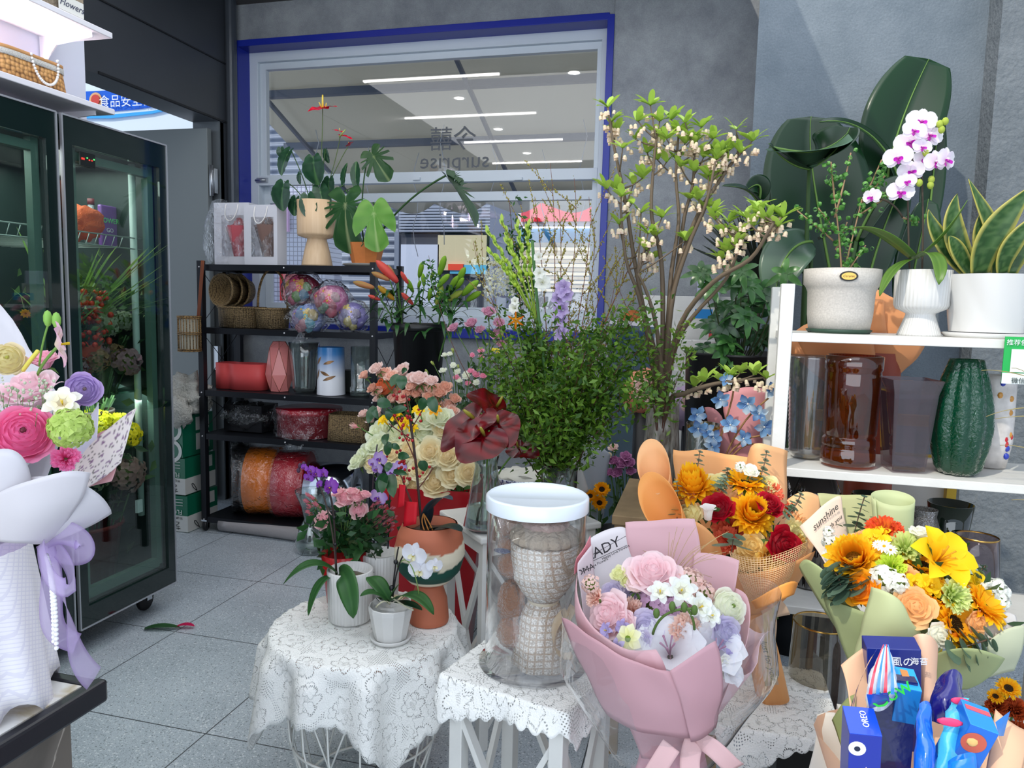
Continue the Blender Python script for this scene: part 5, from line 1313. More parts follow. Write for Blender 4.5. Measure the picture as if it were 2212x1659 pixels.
for z,r in((.012,.17),(.17,.208),(TZ-.025,.235)):b.tube([(TX+r*cos(i*pi/24),TY+r*sin(i*pi/24),z)for i in range(49)],.004,5,cap=False)
mk('wire_base',b,WIRE,wt)
lacecloth('lace_tablecloth','white lace cloth hanging in folds over the round wire table',(TX,TY),TZ,lambda th:.262,.43,radians(-94+45-45),11,.017,54,1)
# square stools with crossed braces
def stool(name,label,cx,cy,z,w,d,rot,lean=.0,cat='stool',group='white cross-braced stools',lw=.032):
 t=thing(name,label,cat,(cx,cy,0),group);M=RZ((cx,cy,0),rot)
 b=MB().box((0,0,z-.011),(w,d,.022),M);mk('seat',b,WPAINT,t,bev=.006)
 b=MB();w2,d2=w/2-.03,d/2-.03
 for sx,sy in((1,0),(-1,0)):b.box((sx*w2,0,z-.045),(.02,2*d2,.045),M)
 for sy in(1,-1):b.box((0,sy*d2,z-.045),(2*w2,.02,.045),M)
 mk('apron',b,WPAINT,t)
 for sx in(1,-1):
  for sy in(1,-1):mk('leg',MB().box((sx*w2,sy*d2,(z-.02)/2),(lw,lw,z-.02),M),WPAINT,t,bev=.002)
 zz0,zz1=.05,z-.07
 for s in(1,-1):
  b=MB()
  for k in(1,-1):b.bar(M@V((-k*w2,s*d2,zz0)),M@V((k*w2,s*d2+.003*k,zz1)),.022,.012)
  mk('cross_brace',b,WPAINT,t)
  b=MB()
  for k in(1,-1):b.bar(M@V((s*w2,-k*d2,zz0)),M@V((s*w2+.003*k,k*d2,zz1)),.012,.022)
  mk('cross_brace',b,WPAINT,t)
 return t
SX,SY,SZ,SR=-.335,1.555,.60,radians(-14)
stool('square_stool','white cross-braced stool under the clear cylinder box',SX,SY,SZ,.30,.30,SR)
def sqedge(w,d,rot):return lambda th:min(w/2/max(1e-3,abs(cos(th-rot))),d/2/max(1e-3,abs(sin(th-rot))))
lacecloth('lace_cloth','white lace cloth on the front stool beneath the clear cylinder box',(SX,SY),SZ,sqedge(.305,.305,SR),.215,SR+.12,7,.010,40,5)
BXc,BYc,BZ=-.585,2.315,.70
stool('square_stool','taller white stool behind, carrying the red anthurium vase',-.575,2.36,BZ,.44,.34,radians(42))
# ================================================================== POTS ON THE LACE TABLE
POT=mat('white_ceramic',(208,207,204),.3)
def ridged(n):return lambda a,q:1-.022*(abs(sin(a*n/2))<.35)
zt=TZ+.006
def orch_leaf(parent,pts,w,key=None,c=((34,80,40),(70,118,62)),upv=(0,0,1),fold=.12,mt=LEAF,name='leaf',n=14):
 pts=[P(*p)if abs(p[0])>5 or abs(p[1])>5 else V(p)for p in pts]
 return mk(name,strap_leaf(pts,w,c[0],c[1],upv,n=n,fold=fold),mt,parent,sol=.0012)
 # potted purple orchid
c=V((-.955,1.885,zt));t=thing('potted_orchid','purple moth orchid in a white ridged cylinder pot at the left of the lace table','potted plant',c)
mk('pot',MB().lathe([(0,0),(.055,0),(.062,.008),(.066,.15),(.061,.152),(.058,.13),(.0,.12)],160,M4.Translation(c),rf=ridged(36)),POT,t)
mk('bark',MB().setc((90,80,60)).ball(c+V((0,0,.12)),.054,14,(1,1,.25),nz=.4,nf=6),PAINT,t)
orch_leaf(t,[(730,1240,1.87),(690,1200,1.84),(650,1215,1.80),(612,1262,1.78)],.055)
orch_leaf(t,[(722,1245,1.86),(690,1240,1.80),(672,1290,1.78),(666,1330,1.77)],.03)
orch_leaf(t,[(733,1238,1.87),(745,1225,1.80),(760,1290,1.74),(763,1336,1.74)],.062,upv=(0,-1,.5))
stemto(t,[(727,1245,1.88),(722,1130,1.88),(722,1060,1.9),(700,1050,1.9)],.003,(52,40,40),'flower_spike',14)
stemto(t,[(726,1245,1.88),(722,1140,1.87),(708,1090,1.87),(690,1040,1.86),(672,1010,1.86)],.0022,(74,60,56),'flower_spike',14)
OP=lambda:orchid((176,110,206),(140,60,186),(110,20,130))
for x,y,r in((672,1016,12),(684,1022,14),(700,1022,13),(667,1032,12),(716,1052,22),(690,1046,10),(658,1010,9)):head(t,'orchid_flower',C('orchpur|',OP),PETAL,P(x,y,1.85),(-.2+U(-.3,.3),-1,U(-.3,.3)),r*K(x,y,1.85),U(-.5,.5))
for x,y in((648,1006),(656,1002),(645,1016)):mk('flower_bud',MB().setc((96,70,90)).ball(P(x,y,1.86),.006,8,(1,1,1.3)),PETAL,t)
for x,y in((722,1118),(724,1176)):mk('clip',MB().ball(P(x,y,1.875),.006,6),BLACKP,t)
# pink spray roses in a red pot
c=V((-1.035,2.0,zt));t=thing('potted_spray_roses','pale pink spray roses in a red pot behind the purple orchid','potted plant',c)
mk('pot',MB().setc((178,24,30)).lathe([(0,0),(.05,0),(.068,.155),(.063,.155),(.05,.02),(0,.02)],36,M4.Translation(c)),CARD,t)
SP=lambda:rose((240,160,176),(250,216,214),18)
base=c+V((0,0,.15))
for(x,y,r,d)in((748,1076,22,(-.2,-.6,.8)),(772,1072,18,(.2,-.3,1)),(774,1102,18,(.1,-.9,.5)),(697,1124,20,(-.4,-.9,.5)),(762,1062,14,(0,0,1)),(730,1064,14,(-.5,-.2,1)),(790,1068,12,(.4,0,1))):
 p=P(x,y,2.0);head(t,'rose',C('spraypink|',SP),PETAL,p,d,r*1.3*K(x,y,2.0));stemto(t,[base,base.lerp(p,.6)+V((0,0,.02)),p],.0018,(92,120,60))
SB=lambda:bud((200,110,126),(214,130,140))
for i in range(40):
 if i<10:x,y=((668,1070),(664,1084),(676,1076),(668,1108),(684,1092),(672,1096),(722,1140),(768,1150),(694,1140),(676,1120))[i]
 else:x,y=815+40*cos(i*2.4)*sqrt((i-9)/31),1120+36*sin(i*2.4)*sqrt((i-9)/31)
 Y=2.02;p=P(x,y,Y);head(t,'rose_bud',C('spraybud|',SB),PETAL,p,((x-745)/90,-.3,.6),U(10,14)*K(x,y,Y));stemto(t,[base,base.lerp(p,.6)+V((0,0,.01)),p],.0012,(92,110,70))
b=MB();leafy(b,P(740,1150,2.0),(0,0,1),200,.045,.04,L_((24,60,32)),L_((50,96,48)),.6);leafy(b,P(800,1150,2.0),(0,0,1),90,.035,.035,L_((24,60,32)),L_((60,96,58)),.6);mk('leaves',b,LEAF,t)
# lilac orchid in ridged pot
c=V((-.935,2.045,zt));t=thing('potted_orchid','lilac moth orchid in a white ridged pot behind the small white pot','potted plant',c)
mk('pot',MB().lathe([(0,0),(.05,0),(.056,.01),(.060,.15),(.055,.152),(.05,.13),(0,.12)],150,M4.Translation(c),rf=ridged(34)),POT,t)
orch_leaf(t,[(800,1185,2.04),(770,1170,2.0),(762,1195,1.96),(757,1230,1.94)],.06,upv=(0,-1,.8));orch_leaf(t,[(815,1185,2.05),(840,1160,2.03),(850,1160,2.0)],.05)
OL=lambda:orchid((226,206,240),(170,130,214),(120,60,160))
stemto(t,[(818,1185,2.05),(800,1110,2.05),(802,1040,2.05),(815,960,2.05)],.0022,(60,50,56),'flower_spike',14);stemto(t,[(838,1185,2.05),(842,1100,2.05),(842,1060,2.06)],.0025,(40,36,40),'stake',4)
for x,y,r in((822,990,17),(815,1012,16),(826,1040,16),(818,1074,20),(860,1012,18),(846,1020,12),(806,1000,12)):head(t,'orchid_flower',C('orchlil|',OL),PETAL,P(x,y,2.03),(U(-.4,.3),-1,U(-.2,.3)),r*K(x,y,2.03),U(-.5,.5))
# red-berry orchid in the striped terracotta hourglass pot
c=V((-.735,1.945,zt));t=thing('potted_berry_branch','red berried branch and dark orchid leaves in a striped terracotta, cream and green pot','potted plant',c)
def stripe(u,v):
 z=v;w=.03*sin(2*pi*u*3+1)
 return(176,100,72)if z<.42 or z>.80+w else((222,212,188)if z>.645+w*1.3 or z<.455 else(20,72,60))
prof=[(0,0),(.056,0),(.058,.01),(.052,.07),(.040,.105),(.040,.112),(.058,.122),(.088,.155),(.101,.20),(.100,.225),(.092,.262),(.078,.292),(.073,.292),(.080,.25),(.06,.22),(0,.21)]
def pf(t_):
 x=t_*(len(prof)-4.001);i=int(x);q=x-i;return(prof[i][0]*(1-q)+prof[i+1][0]*q,prof[i][1]*(1-q)+prof[i+1][1]*q)
b=MB();b.grid(lambda u,v:c+V((pf(v)[0]*cos(2*pi*u),pf(v)[0]*sin(2*pi*u),pf(v)[1])),64,80,lambda u,v:L_(stripe(u,pf(v)[1]/.292)),closeu=True);b.setc((176,100,72)).lathe(prof[-5:],48,M4.Translation(c),close=False)
mk('pot',b,attrmat('matte_clay',.65,0),t);mk('bark',MB().setc((60,48,36)).ball(c+V((0,0,.262)),.068,16,(1,1,.2),nz=.6,nf=7),PAINT,t)
def bp(x,y,Y=1.93):return P(x,y,Y)
stemto(t,[(912,1160,1.94),(906,1080,1.94),(900,1000,1.94),(885,900,1.95)],.004,(60,44,40),'branch',14)
for pts in([(902,1010,1.94),(885,960,1.93),(868,930,1.93),(845,890,1.92)],[(886,930,1.95),(905,900,1.95),(916,880,1.95)],[(890,950,1.95),(860,930,1.95),(840,915,1.95)],[(898,1120,1.93),(890,1090,1.92),(870,1040,1.92)],[(885,900,1.95),(880,870,1.95),(876,850,1.95)],[(896,1100,1.93),(880,1060,1.92),(858,1010,1.92)],[(900,1060,1.94),(925,1030,1.95),(935,1010,1.95)]):stemto(t,pts,.0018,(96,50,44),'twig')
for cx_,cy_,n in((868,860,8),(880,900,8),(862,998,9),(873,920,6),(836,980,3),(905,900,3),(868,1030,7),(895,1020,3),(850,975,4),(902,1030,3),(880,940,6)):
 for i in range(n):p=bp(cx_+random.gauss(0,9),cy_+random.gauss(0,9),U(1.9,1.95));mk('berry',C('berry|',lambda:MB().setc((160,16,26)).ball((0,0,0),1,8)),GLOSS,t,TR(p,None,U(.0038,.0052)))
for(x,y,tx,ty,w)in((810,878,795,915,20),(815,870,845,875,24),(806,880,816,905,14),(845,885,838,908,18),(862,810,845,835,20),(870,812,868,842,24),(920,862,908,886,22),(930,858,942,892,24),(835,1025,815,1064,26),(845,1025,850,1075,26),(832,1026,825,1066,22),(842,955,836,985,18),(912,995,918,1018,22),(860,985,885,988,18),(835,938,832,962,18),(845,1000,835,1020,16),(848,890,880,882,18),(868,805,880,800,14),(850,1018,880,1025,14),(846,962,864,970,14)):
 a_,b_2=bp(x,y,U(1.88,1.93)),bp(tx,ty,U(1.86,1.92));mk('leaf',strap_leaf([a_,a_.lerp(b_2,.5)+V((0,-.008,.006)),b_2],w*K(x,y,1.9),(22,58,34),(44,84,48),(.2,-1,.4),n=7,nv=2),WAXY,t)
orch_leaf(t,[(925,1150,1.93),(950,1130,1.90),(985,1135,1.88),(998,1148,1.87)],.05,c=((26,44,44),(40,60,56)));orch_leaf(t,[(920,1110,1.94),(935,1080,1.92),(960,1065,1.90),(978,1080,1.89)],.045,c=((40,56,66),(66,84,92)));orch_leaf(t,[(916,1150,1.95),(925,1110,1.94),(928,1085,1.93)],.04,c=((20,34,44),(40,54,62)))
b=MB().setc((150,96,40))
for i in range(3):b.tube(bezpts([bp(915,1110,1.92),bp(905+12*i,1130,1.90),bp(925+8*i,1160,1.89)]),.0022,5)
mk('aerial_root',b,STEM,t)
for q,(x0,y0_,x1,y1_)in enumerate(((858,1046,876,1098),(871,1083,902,1138))):
 sheet(t,'red_tag',[[(x0+4,y0_,1.9),(x1,y0_+2,1.9)],[(x0,y1_,1.88),(x1-3,y1_-6,1.88)]],(200,16,36),nu=4,nv=4,wob=0)
 # small faceted pot with white orchid
c=V((-.79,1.80,zt));t=thing('potted_orchid','small white moth orchid in a faceted white pot at the lace table front','potted plant',c)
mk('pot',MB().lathe([(0,.008),(.044,.008),(.060,.085),(.061,.098),(.057,.099),(.054,.085),(0,.08)],12,M4.Translation(c),smooth=False),POT,t,bev=.001)
mk('saucer',MB().lathe([(0,0),(.05,0),(.058,.012),(.055,.014),(.046,.007),(0,.007)],40,M4.Translation(c)),POT,t)
mk('plastic_liner',MB().lathe([(.05,.08),(.05,.108),(0,.09)],24,M4.Translation(c),close=False),ACRY,t)
orch_leaf(t,[(842,1300,1.80),(820,1260,1.81),(805,1248,1.82),(798,1246,1.84)],.055);orch_leaf(t,[(838,1300,1.79),(815,1275,1.78),(795,1275,1.76),(778,1288,1.75)],.04);orch_leaf(t,[(850,1298,1.79),(880,1270,1.76),(915,1285,1.74),(937,1328,1.73)],.05);orch_leaf(t,[(845,1290,1.8),(855,1270,1.8),(862,1262,1.8)],.03)
orch_leaf(t,[(855,1300,1.79),(885,1300,1.77),(912,1318,1.76)],.03,c=((24,58,36),(40,80,44)))
for pts in([(846,1300,1.80),(850,1250,1.80),(858,1190,1.80),(861,1182,1.80)],[(848,1300,1.80),(852,1240,1.79),(865,1205,1.78),(875,1195,1.78)]):stemto(t,pts,.0022,(34,30,32),'stake')
stemto(t,[(858,1225,1.79),(880,1180,1.77),(900,1240,1.76),(905,1285,1.76)],.0014,(120,150,80),'flower_spike',12)
for pts in([(842,1305,1.79),(830,1290,1.77),(812,1312,1.76)],[(846,1290,1.78),(870,1308,1.76),(893,1318,1.75)]):stemto(t,pts,.0025,(190,186,160),'aerial_root')
OW=lambda:orchid((246,246,250),(232,236,246),(240,236,200),(220,200,90))
for x,y,r,sx in((895,1198,28,-.1),(908,1232,26,.1),(938,1222,18,.9)):head(t,'orchid_flower',C('orchwh|',OW),PETAL,P(x,y,1.77),(sx,-1,.05),r*K(x,y,1.77),U(-.2,.2))
mk('clip',MB().ball(P(855,1214,1.79),.007,6).ball(P(846,1270,1.79),.008,6),BLACKP,t)
# ================================================================== CLEAR CYLINDER BOX WITH TEDDY
c=V((SX-.003,SY,SZ+.008));t=thing('cylinder_gift_box','tall clear cylinder gift box with a white lid on the lace covered stool','gift box',c)
mk('clear_wall',MB().lathe([(.108,.004),(.108,.375)],72,M4.Translation(c),close=False),ACRY,t,sol=.0015)
mk('base_disc',MB().lathe([(0,0),(.122,0),(.122,.003),(0,.003)],64,M4.Translation(c)),ACRY,t)
b=MB().lathe([(.113,.352),(.113,.380),(.108,.384),(.104,.380),(0,.380)],72,M4.Translation(c),close=False);mk('lid',b,mat('white_lid',(226,234,242),.22,coat=.3),t)
tb=thing('teddy_bouquet','brown teddy beside a tweed-wrapped bouquet inside the clear cylinder box','toy bouquet',c+V((0,0,.004)))
TED=(150,102,70)
def fur(pts_,n=34):
 b=MB().setc(TED)
 for(x,y,Y,r,s3)in pts_:b.ball(P(x,y,Y),r,n,s3,nz=.22,nf=9)
 return b
mk('teddy_body',fur([(1122,1146,1.60,.060,(1,.8,1)),(1090,1120,1.58,.022,(1,1,1)),(1100,1180,1.54,.024,(1.1,.8,.9)),(1106,1300,1.55,.040,(.8,.8,1.3)),(1100,1220,1.53,.026,(1,.9,1.1)),(1102,1365,1.53,.032,(.9,.9,1.1))]),PLUSH,tb)
mk('teddy_ear',fur([(1148,1108,1.6,.020,(1,.6,1))],14),PLUSH,tb)
mk('bow_tie',MB().setc((70,74,110)).ball(P(1085,1190,1.52),.010,10,(2,.6,.6)),PLUSH,tb)
m,N,L,bb=nodemat('beige_tweed');tc=N.new('ShaderNodeTexCoord');mp=N.new('ShaderNodeMapping');mp.inputs['Rotation'].default_value=(0,.06,.4);L.new(tc.outputs['Object'],mp.inputs[0]);sx_=N.new('ShaderNodeSeparateXYZ');L.new(mp.outputs[0],sx_.inputs[0])
def wv(ax,f,thr):
 a=N.new('ShaderNodeMath');a.operation='MULTIPLY';a.inputs[1].default_value=f;L.new(sx_.outputs[ax],a.inputs[0]);s1=N.new('ShaderNodeMath');s1.operation='SINE';L.new(a.outputs[0],s1.inputs[0]);g=N.new('ShaderNodeMath');g.operation='GREATER_THAN';g.inputs[1].default_value=thr;L.new(s1.outputs[0],g.inputs[0]);return g
w1,w2=wv(0,420,.72),wv(2,420,.72);mx_=N.new('ShaderNodeMath');mx_.operation='MAXIMUM';L.new(w1.outputs[0],mx_.inputs[0]);L.new(w2.outputs[0],mx_.inputs[1])
nz_=N.new('ShaderNodeTexNoise');nz_.inputs['Scale'].default_value=300;L.new(tc.outputs['Object'],nz_.inputs[0]);r1=N.new('ShaderNodeValToRGB');r1.color_ramp.elements[0].color=(*lin((176,164,150)),1);r1.color_ramp.elements[1].color=(*lin((236,230,222)),1);r1.color_ramp.elements[0].position=.4;r1.color_ramp.elements[1].position=.6;L.new(nz_.outputs[0],r1.inputs[0])
m3=N.new('ShaderNodeMixRGB');m3.inputs[2].default_value=(*lin((170,140,108)),1);ml=N.new('ShaderNodeMath');ml.operation='MULTIPLY';ml.inputs[1].default_value=.7;L.new(mx_.outputs[0],ml.inputs[0]);L.new(ml.outputs[0],m3.inputs[0]);L.new(r1.outputs[0],m3.inputs[1]);L.new(m3.outputs[0],bb.inputs[0]);bb.inputs['Roughness'].default_value=.95
bp_=N.new('ShaderNodeBump');bp_.inputs['Strength'].default_value=.8;bp_.inputs['Distance'].default_value=.004;L.new(nz_.outputs[0],bp_.inputs['Height']);L.new(bp_.outputs[0],bb.inputs['Normal']);TWEED=m
cc=c+V((.022,-.012,0))
mk('tweed_wrap',MB().lathe([(.03,.15),(.05,.175),(.066,.20),(.074,.25),(.076,.282),(.070,.284)],60,M4.Translation(cc),rf=lambda a,q:1+.02*sin(5*a)*q,close=False),TWEED,tb,sol=.0015)
mk('tweed_skirt',MB().lathe([(.03,.152),(.046,.12),(.056,.06),(.064,.008)],60,M4.Translation(cc),rf=lambda a,q:1+.05*sin(6*a)*q,close=False),TWEED,tb,sol=.0015)
mk('tulle_ruffle',MB().setc((226,206,180)).lathe([(.055,.275),(.075,.29),(.073,.305),(.05,.318),(0,.325)],80,M4.Translation(cc),rf=lambda a,q:1+.05*sin(17*a)+.02*sin(31*a),close=False),attrmat('tulle',.8,.4,bump=(120,1)),tb)
mk('tulle_ruffle',MB().setc((224,190,176)).lathe([(.045,.312),(.052,.325),(.04,.334),(0,.332)],60,M4.Translation(cc),rf=lambda a,q:1+.04*sin(9*a)),MATS['tulle'],tb)
for pts in([(1240,1310,1.47),(1190,1380,1.44),(1250,1440,1.45),(1262,1330,1.48)],[(1225,1320,1.46),(1180,1350,1.44),(1190,1430,1.44),(1235,1415,1.45)]):
 ribbon(tb,pts,.018,(228,208,176),n=24,tw=2.2)
mk('waist_ribbon',MB().setc((222,206,176)).lathe([(.033,.147),(.035,.152),(.033,.157)],30,M4.Translation(cc),close=False),PAPERT,tb)
# ================================================================== CUT FLOWERS IN THE MIDDLE
BUCKET=mat('black_bucket',(16,17,20),.4)
def bucket(name,label,x,y,z,r0,r1,h,mt,rim=.008):
 return vase(name,label,[(0,.004),(r0,.004),(r1,h),(r1+rim,h),(r1+rim,h-.03),(r1+.002,h-.035)],(x,y,z),mt,40,cat='bucket')
def cf(label,group,key,f,px,py,Y,r,foot,d=None,leaves=2,mt=None,leafsize=.045,stemr=.0024,name='cut_rose',cat='flower',**kw):
 p=P(px,py,Y);foot=V(foot);
 if d is None:o=(p-foot);d=V((o.x*1.6,o.y*.6-.35,.55+U(-.15,.15)))
 return cutflower(name,label,group,C(key,f),p,d,r*K(px,py,Y),foot,cat,stemr,leaves,leafsize,mt=mt,**kw)
 # lilies in the black bucket on a stand
lb=V((-1.415,3.55,.80));bucket('lily_bucket','tall black bucket holding the lilies between the rack and the window',lb.x,lb.y,.80,.10,.135,.50,BUCKET)
t=thing('bucket_stand','black square plant stand beneath the lily bucket','stand',(lb.x,lb.y,0));mk('top',BX((lb.x,lb.y,.788),(.30,.30,.022)),BLACK,t)
for i in(-1,1):
 for j in(-1,1):mk('leg',BX((lb.x+i*.13,lb.y+j*.13,.39),(.025,.025,.776)),BLACK,t)
LBG=lambda:lily_bud((120,170,40),(160,200,70));LBP=lambda:lily_bud((226,80,84),(232,110,90));LBO=lambda:lily_bud((236,150,110),(160,150,80))
buds=[(860,610,812,562,'P'),(842,605,802,588,'O'),(857,612,838,572,'O'),(882,613,866,586,'P'),(893,632,880,602,'G'),(852,648,816,617,'Y'),(809,622,762,609,'O'),(822,648,795,638,'P'),(893,658,867,632,'P'),(905,600,912,566,'G'),(916,618,913,590,'G'),(903,622,908,606,'G'),(948,595,962,552,'G'),(945,620,971,592,'G'),(970,628,990,596,'G'),(986,615,1005,577,'G'),(998,638,1034,606,'G'),(1008,650,1040,630,'G'),(926,650,930,622,'G'),(942,658,956,617,'Y2'),(968,650,1000,628,'Y2'),(930,602,938,586,'G'),(985,625,1002,600,'G')]
nm={'P':'coral','O':'bronze','G':'lime green','Y':'yellow','Y2':'pale lime'}
fnc={'P':LBP,'O':LBO,'G':LBG,'Y':lambda:lily_bud((236,160,50),(190,170,60)),'Y2':lambda:lily_bud((190,190,90),(150,180,70))}
for gi,grp in enumerate((buds[0:5],buds[5:9],buds[9:12],buds[12:18],buds[18:])):
 g0=lb+V((.03*(gi-2),0,.05));t=thing('cut_lily',['lily stem with coral and bronze buds, upper left of the black bucket','lily stem with drooping coral and yellow buds, lower left of the black bucket','lily stem with three short green buds at the top centre of the black bucket','lily stem with long lime buds spreading to the right of the black bucket','lily stem with squat lime buds low at the front of the black bucket'][gi],'flower',g0,'lilies in the black bucket')
 cx_=sum(q[0]for q in grp)/len(grp);j=P(cx_,680,3.5);stemto(t,[g0,g0.lerp(j,.5),j],.005,(70,104,50))
 for x,y,tx,ty,k in grp:
  Y=3.5+U(-.1,.06);a_,b_2=P(x,y,Y),P(tx,ty,Y-.04);L=(b_2-a_).length
  mk('bud',C('lily%s|'%k,fnc[k]),PETAL,t,TR(a_,b_2-a_,(L*.88,L*.88,L)));stemto(t,[j,j.lerp(a_,.6),a_],.003,(80,120,56),'bud_stalk')
 b=MB()
 for i in range(16):
  a=U(0,6.3);o=j+V((U(-.06,.06),0,U(-.10,.12)));q=V((cos(a),sin(a)-.3,U(.1,.7))).normalized()*U(.10,.18)
  b.add(strap_leaf([o,o+q*.6+V((0,0,.03)),o+q+V((0,0,-U(.02,.10)))],U(.018,.03),(20,50,28),(46,88,44),n=7,nv=1))
 mk('leaves',b,WAXY,t)
 # lilac-pink roses behind, bucket on the floor
rb=(-.98,3.30,0);bucket('rose_bucket','dark bucket on the floor holding the dusky pink roses at the back',rb[0],rb[1],0,.10,.13,.62,BUCKET)
RL=lambda:rose((200,130,160),(226,178,196),18)
for i,(x,y,r,l)in enumerate(((1056,673,18,'dusky pink rose, highest of its bunch under the window'),(1018,697,17,'dusky mauve rose in the middle of its bunch under the window'),(979,708,15,'dusky pink rose, leftmost of its bunch beside the lilies'),(1078,697,16,'dusky pink rose just below and right of the highest one'),(1074,722,17,'pale dusky rose with curled petals below the highest pair'),(1036,712,13,'dusky pink rose half hidden behind its neighbours under the window'),(1082,742,13,'dusky rose, lowest of its bunch under the window'))):
 cf(l,'dusky pink roses','roselil|',RL,x,y,3.25,r,(rb[0]+U(-.06,.06),rb[1],.06),leaves=5)
 # lisianthus
rb=(-1.06,3.02,0);bucket('lisianthus_bucket','dark bucket on the floor holding the white and pink lisianthus',rb[0],rb[1],0,.09,.12,.60,BUCKET)
LW=lambda:rose((238,240,214),(244,246,236),10);LP=lambda:rose((236,130,160),(246,176,196),10);LY=lambda:bud((200,214,120),(226,232,150));YF=lambda:freesia((226,206,60),(240,226,80))
LS_=(('w',(961,766,9)),('w',(973,764,8)),('g',(978,757,8)),('w',(979,789,10)),('w',(957,800,10)),('w',(988,803,10)),('w',(1007,811,13)),('w',(1029,826,10)),('p',(986,815,9)),('p',(1017,801,9)),('p',(1028,809,11)),('p',(1038,757,9)),('p',(1020,767,8)),('p',(1040,770,7)),('g',(935,785,8)),('g',(922,803,8)),('g',(990,792,7)),('p',(1044,812,10)),('w',(992,822,9)),('p',(1010,828,8)),('y',(1074,758,9)),('y',(1066,756,7)),('g',(1052,744,5)))
for k,(x,y,r)in LS_:
 cf({'w':'white lisianthus bloom left of the green branches','g':'greenish lisianthus bud behind the peach roses','p':'pink lisianthus bloom left of the green branches','y':'small yellow freesia beside the green branches'}[k]+', '+nth(x+y*.001,[q[1][0]+q[1][1]*.001 for q in LS_ if q[0]==k]),'white lisianthus' if k=='w' else 'lisianthus buds' if k=='g' else 'pink lisianthus' if k=='p' else 'yellow freesias by the window','lis%s|'%k,{'w':LW,'g':LY,'p':LP,'y':YF}[k],x,y,3.0+U(-.05,.05),r,(rb[0]+U(-.05,.05),rb[1],.06),name='lisianthus' if k!='y' else 'freesia',stemr=.0016,leaves=4,lc=((70,104,70),(120,150,110)))
 # peach spray roses
rb=(-1.10,2.80,0);vase('flower_bucket','clear glass bucket on the floor holding the peach roses',[(0,.004),(.09,.004),(.12,.62)],rb,VGLASS,cat='bucket')
RP=lambda:rose((244,180,152),(250,220,206),18);RW_=lambda:rose((236,196,184),(246,226,220),18);RO=lambda:ranunculus((236,96,50),(244,160,110),3,26);RB2=lambda:rose((226,152,124),(234,190,168),14)
PR_=(('o',830,831,24),('w',812,796,16),('p',829,806,16),('w',868,800,19),('w',906,817,20),('w',890,816,15),('p',786,809,12),('p',889,833,14),('p',913,838,16),('p',936,838,15),('b',950,849,14),('b',962,836,15),('w',932,823,14),('p',846,861,14),('p',870,860,15),('b',803,838,12),('b',983,861,12),('p',971,874,14),('p',977,888,14),('p',957,880,14),('w',815,861,11),('p',846,812,15),('b',858,845,13),('b',898,850,13),('b',925,856,12),('b',940,868,12),('p',815,845,14),('b',880,848,11))
for k,x,y,r in PR_:
 cf({'o':'large orange ranunculus at the left of the peach roses','w':'blush white rose at the top of the peach bunch','p':'peach rose behind the cream roses','b':'rust coloured small rose behind the cream roses'}[k]+('' if k=='o' else ', '+nth(x+y*.001,[q[1]+q[2]*.001 for q in PR_ if q[0]==k])),{'o':None,'w':'blush roses','p':'peach roses','b':'rust roses'}[k],'pch%s|'%k,{'o':RO,'w':RW_,'p':RP,'b':RB2}[k],x,y,2.76+U(-.05,.05),r*1.25,(rb[0]+U(-.06,.06),rb[1],.06),leaves=3,stemr=.002,name='ranunculus' if k=='o' else 'cut_rose')
 # cream roses and freesias in the red container
rc=V((-.94,2.60,0));t=thing('red_container','square crimson flower container on the floor holding the cream roses','container',rc);b=MB().setc((176,14,30));o=len(b.v)
Mr=RZ(rc,radians(8));lev=((.11,0),(.185,.735),(.178,.735),(.105,.01))
for h_,z in lev:
 for sx,sy in((-1,-1),(1,-1),(1,1),(-1,1)):b.vert(Mr@V((sx*h_,sy*h_*.8,z)))
for j in range(3):
 for i in range(4):a=o+j*4+i;c_=o+j*4+(i+1)%4;b.face((a,c_,c_+4,a+4),False)
b.face((o+3,o+2,o+1,o),False);b.face((o+12,o+13,o+14,o+15),False);mk('box_wall',b,CARD,t)
CR=lambda:rose((242,212,150),(248,244,212),22,1.1);CG_=lambda:rose((232,236,196),(240,244,224),20,1.1);YF2=lambda:freesia((244,196,10),(252,220,40));PB=lambda:bud((226,130,140),(240,214,200));OF=lambda:freesia((240,150,20),(250,190,50))
cr=[('c',940,1034,29,'big open cream rose at the front of the red container'),('c',977,1017,24,'open cream rose second from the right at the front'),('c',1011,1014,22,'open cream rose, rightmost beside the anthuriums'),('c',897,1043,22,'cream rose behind the thin branch left of the big one'),('c',967,986,24,'cream rose just above the row of three open ones'),('c',930,976,24,'cream rose in the middle, above the big front one'),('g',918,937,26,'pale green-white rose at the centre top'),('c',956,924,20,'closed blush-cream rose beside the anthuriums'),('g',923,903,25,'ruffled white rose near the yellow freesias, upper centre'),('g',952,902,22,'ruffled white rose at the upper right of the container'),('g',818,934,24,'pale green-white rose at the upper left'),('g',862,943,27,'large greenish white rose left of the thin branch'),('c',886,972,22,'cream rose left of centre behind the red berries'),('c',848,980,20,'cream rose near the lilac orchid'),('g',812,962,22,'greenish cream rose at the left edge, second from the top'),('g',789,984,24,'greenish cream rose at the far left edge'),('g',771,997,18,'greenish cream rose lowest at the far left edge'),('c',806,1000,18,'cream rose low at the left behind the orchid'),('c',906,1006,20,'cream rose above the front row, behind the branch'),('c',860,1036,18,'small cream rose low behind the red tag'),('c',870,1008,18,'cream rose behind the lilac orchid blooms')]
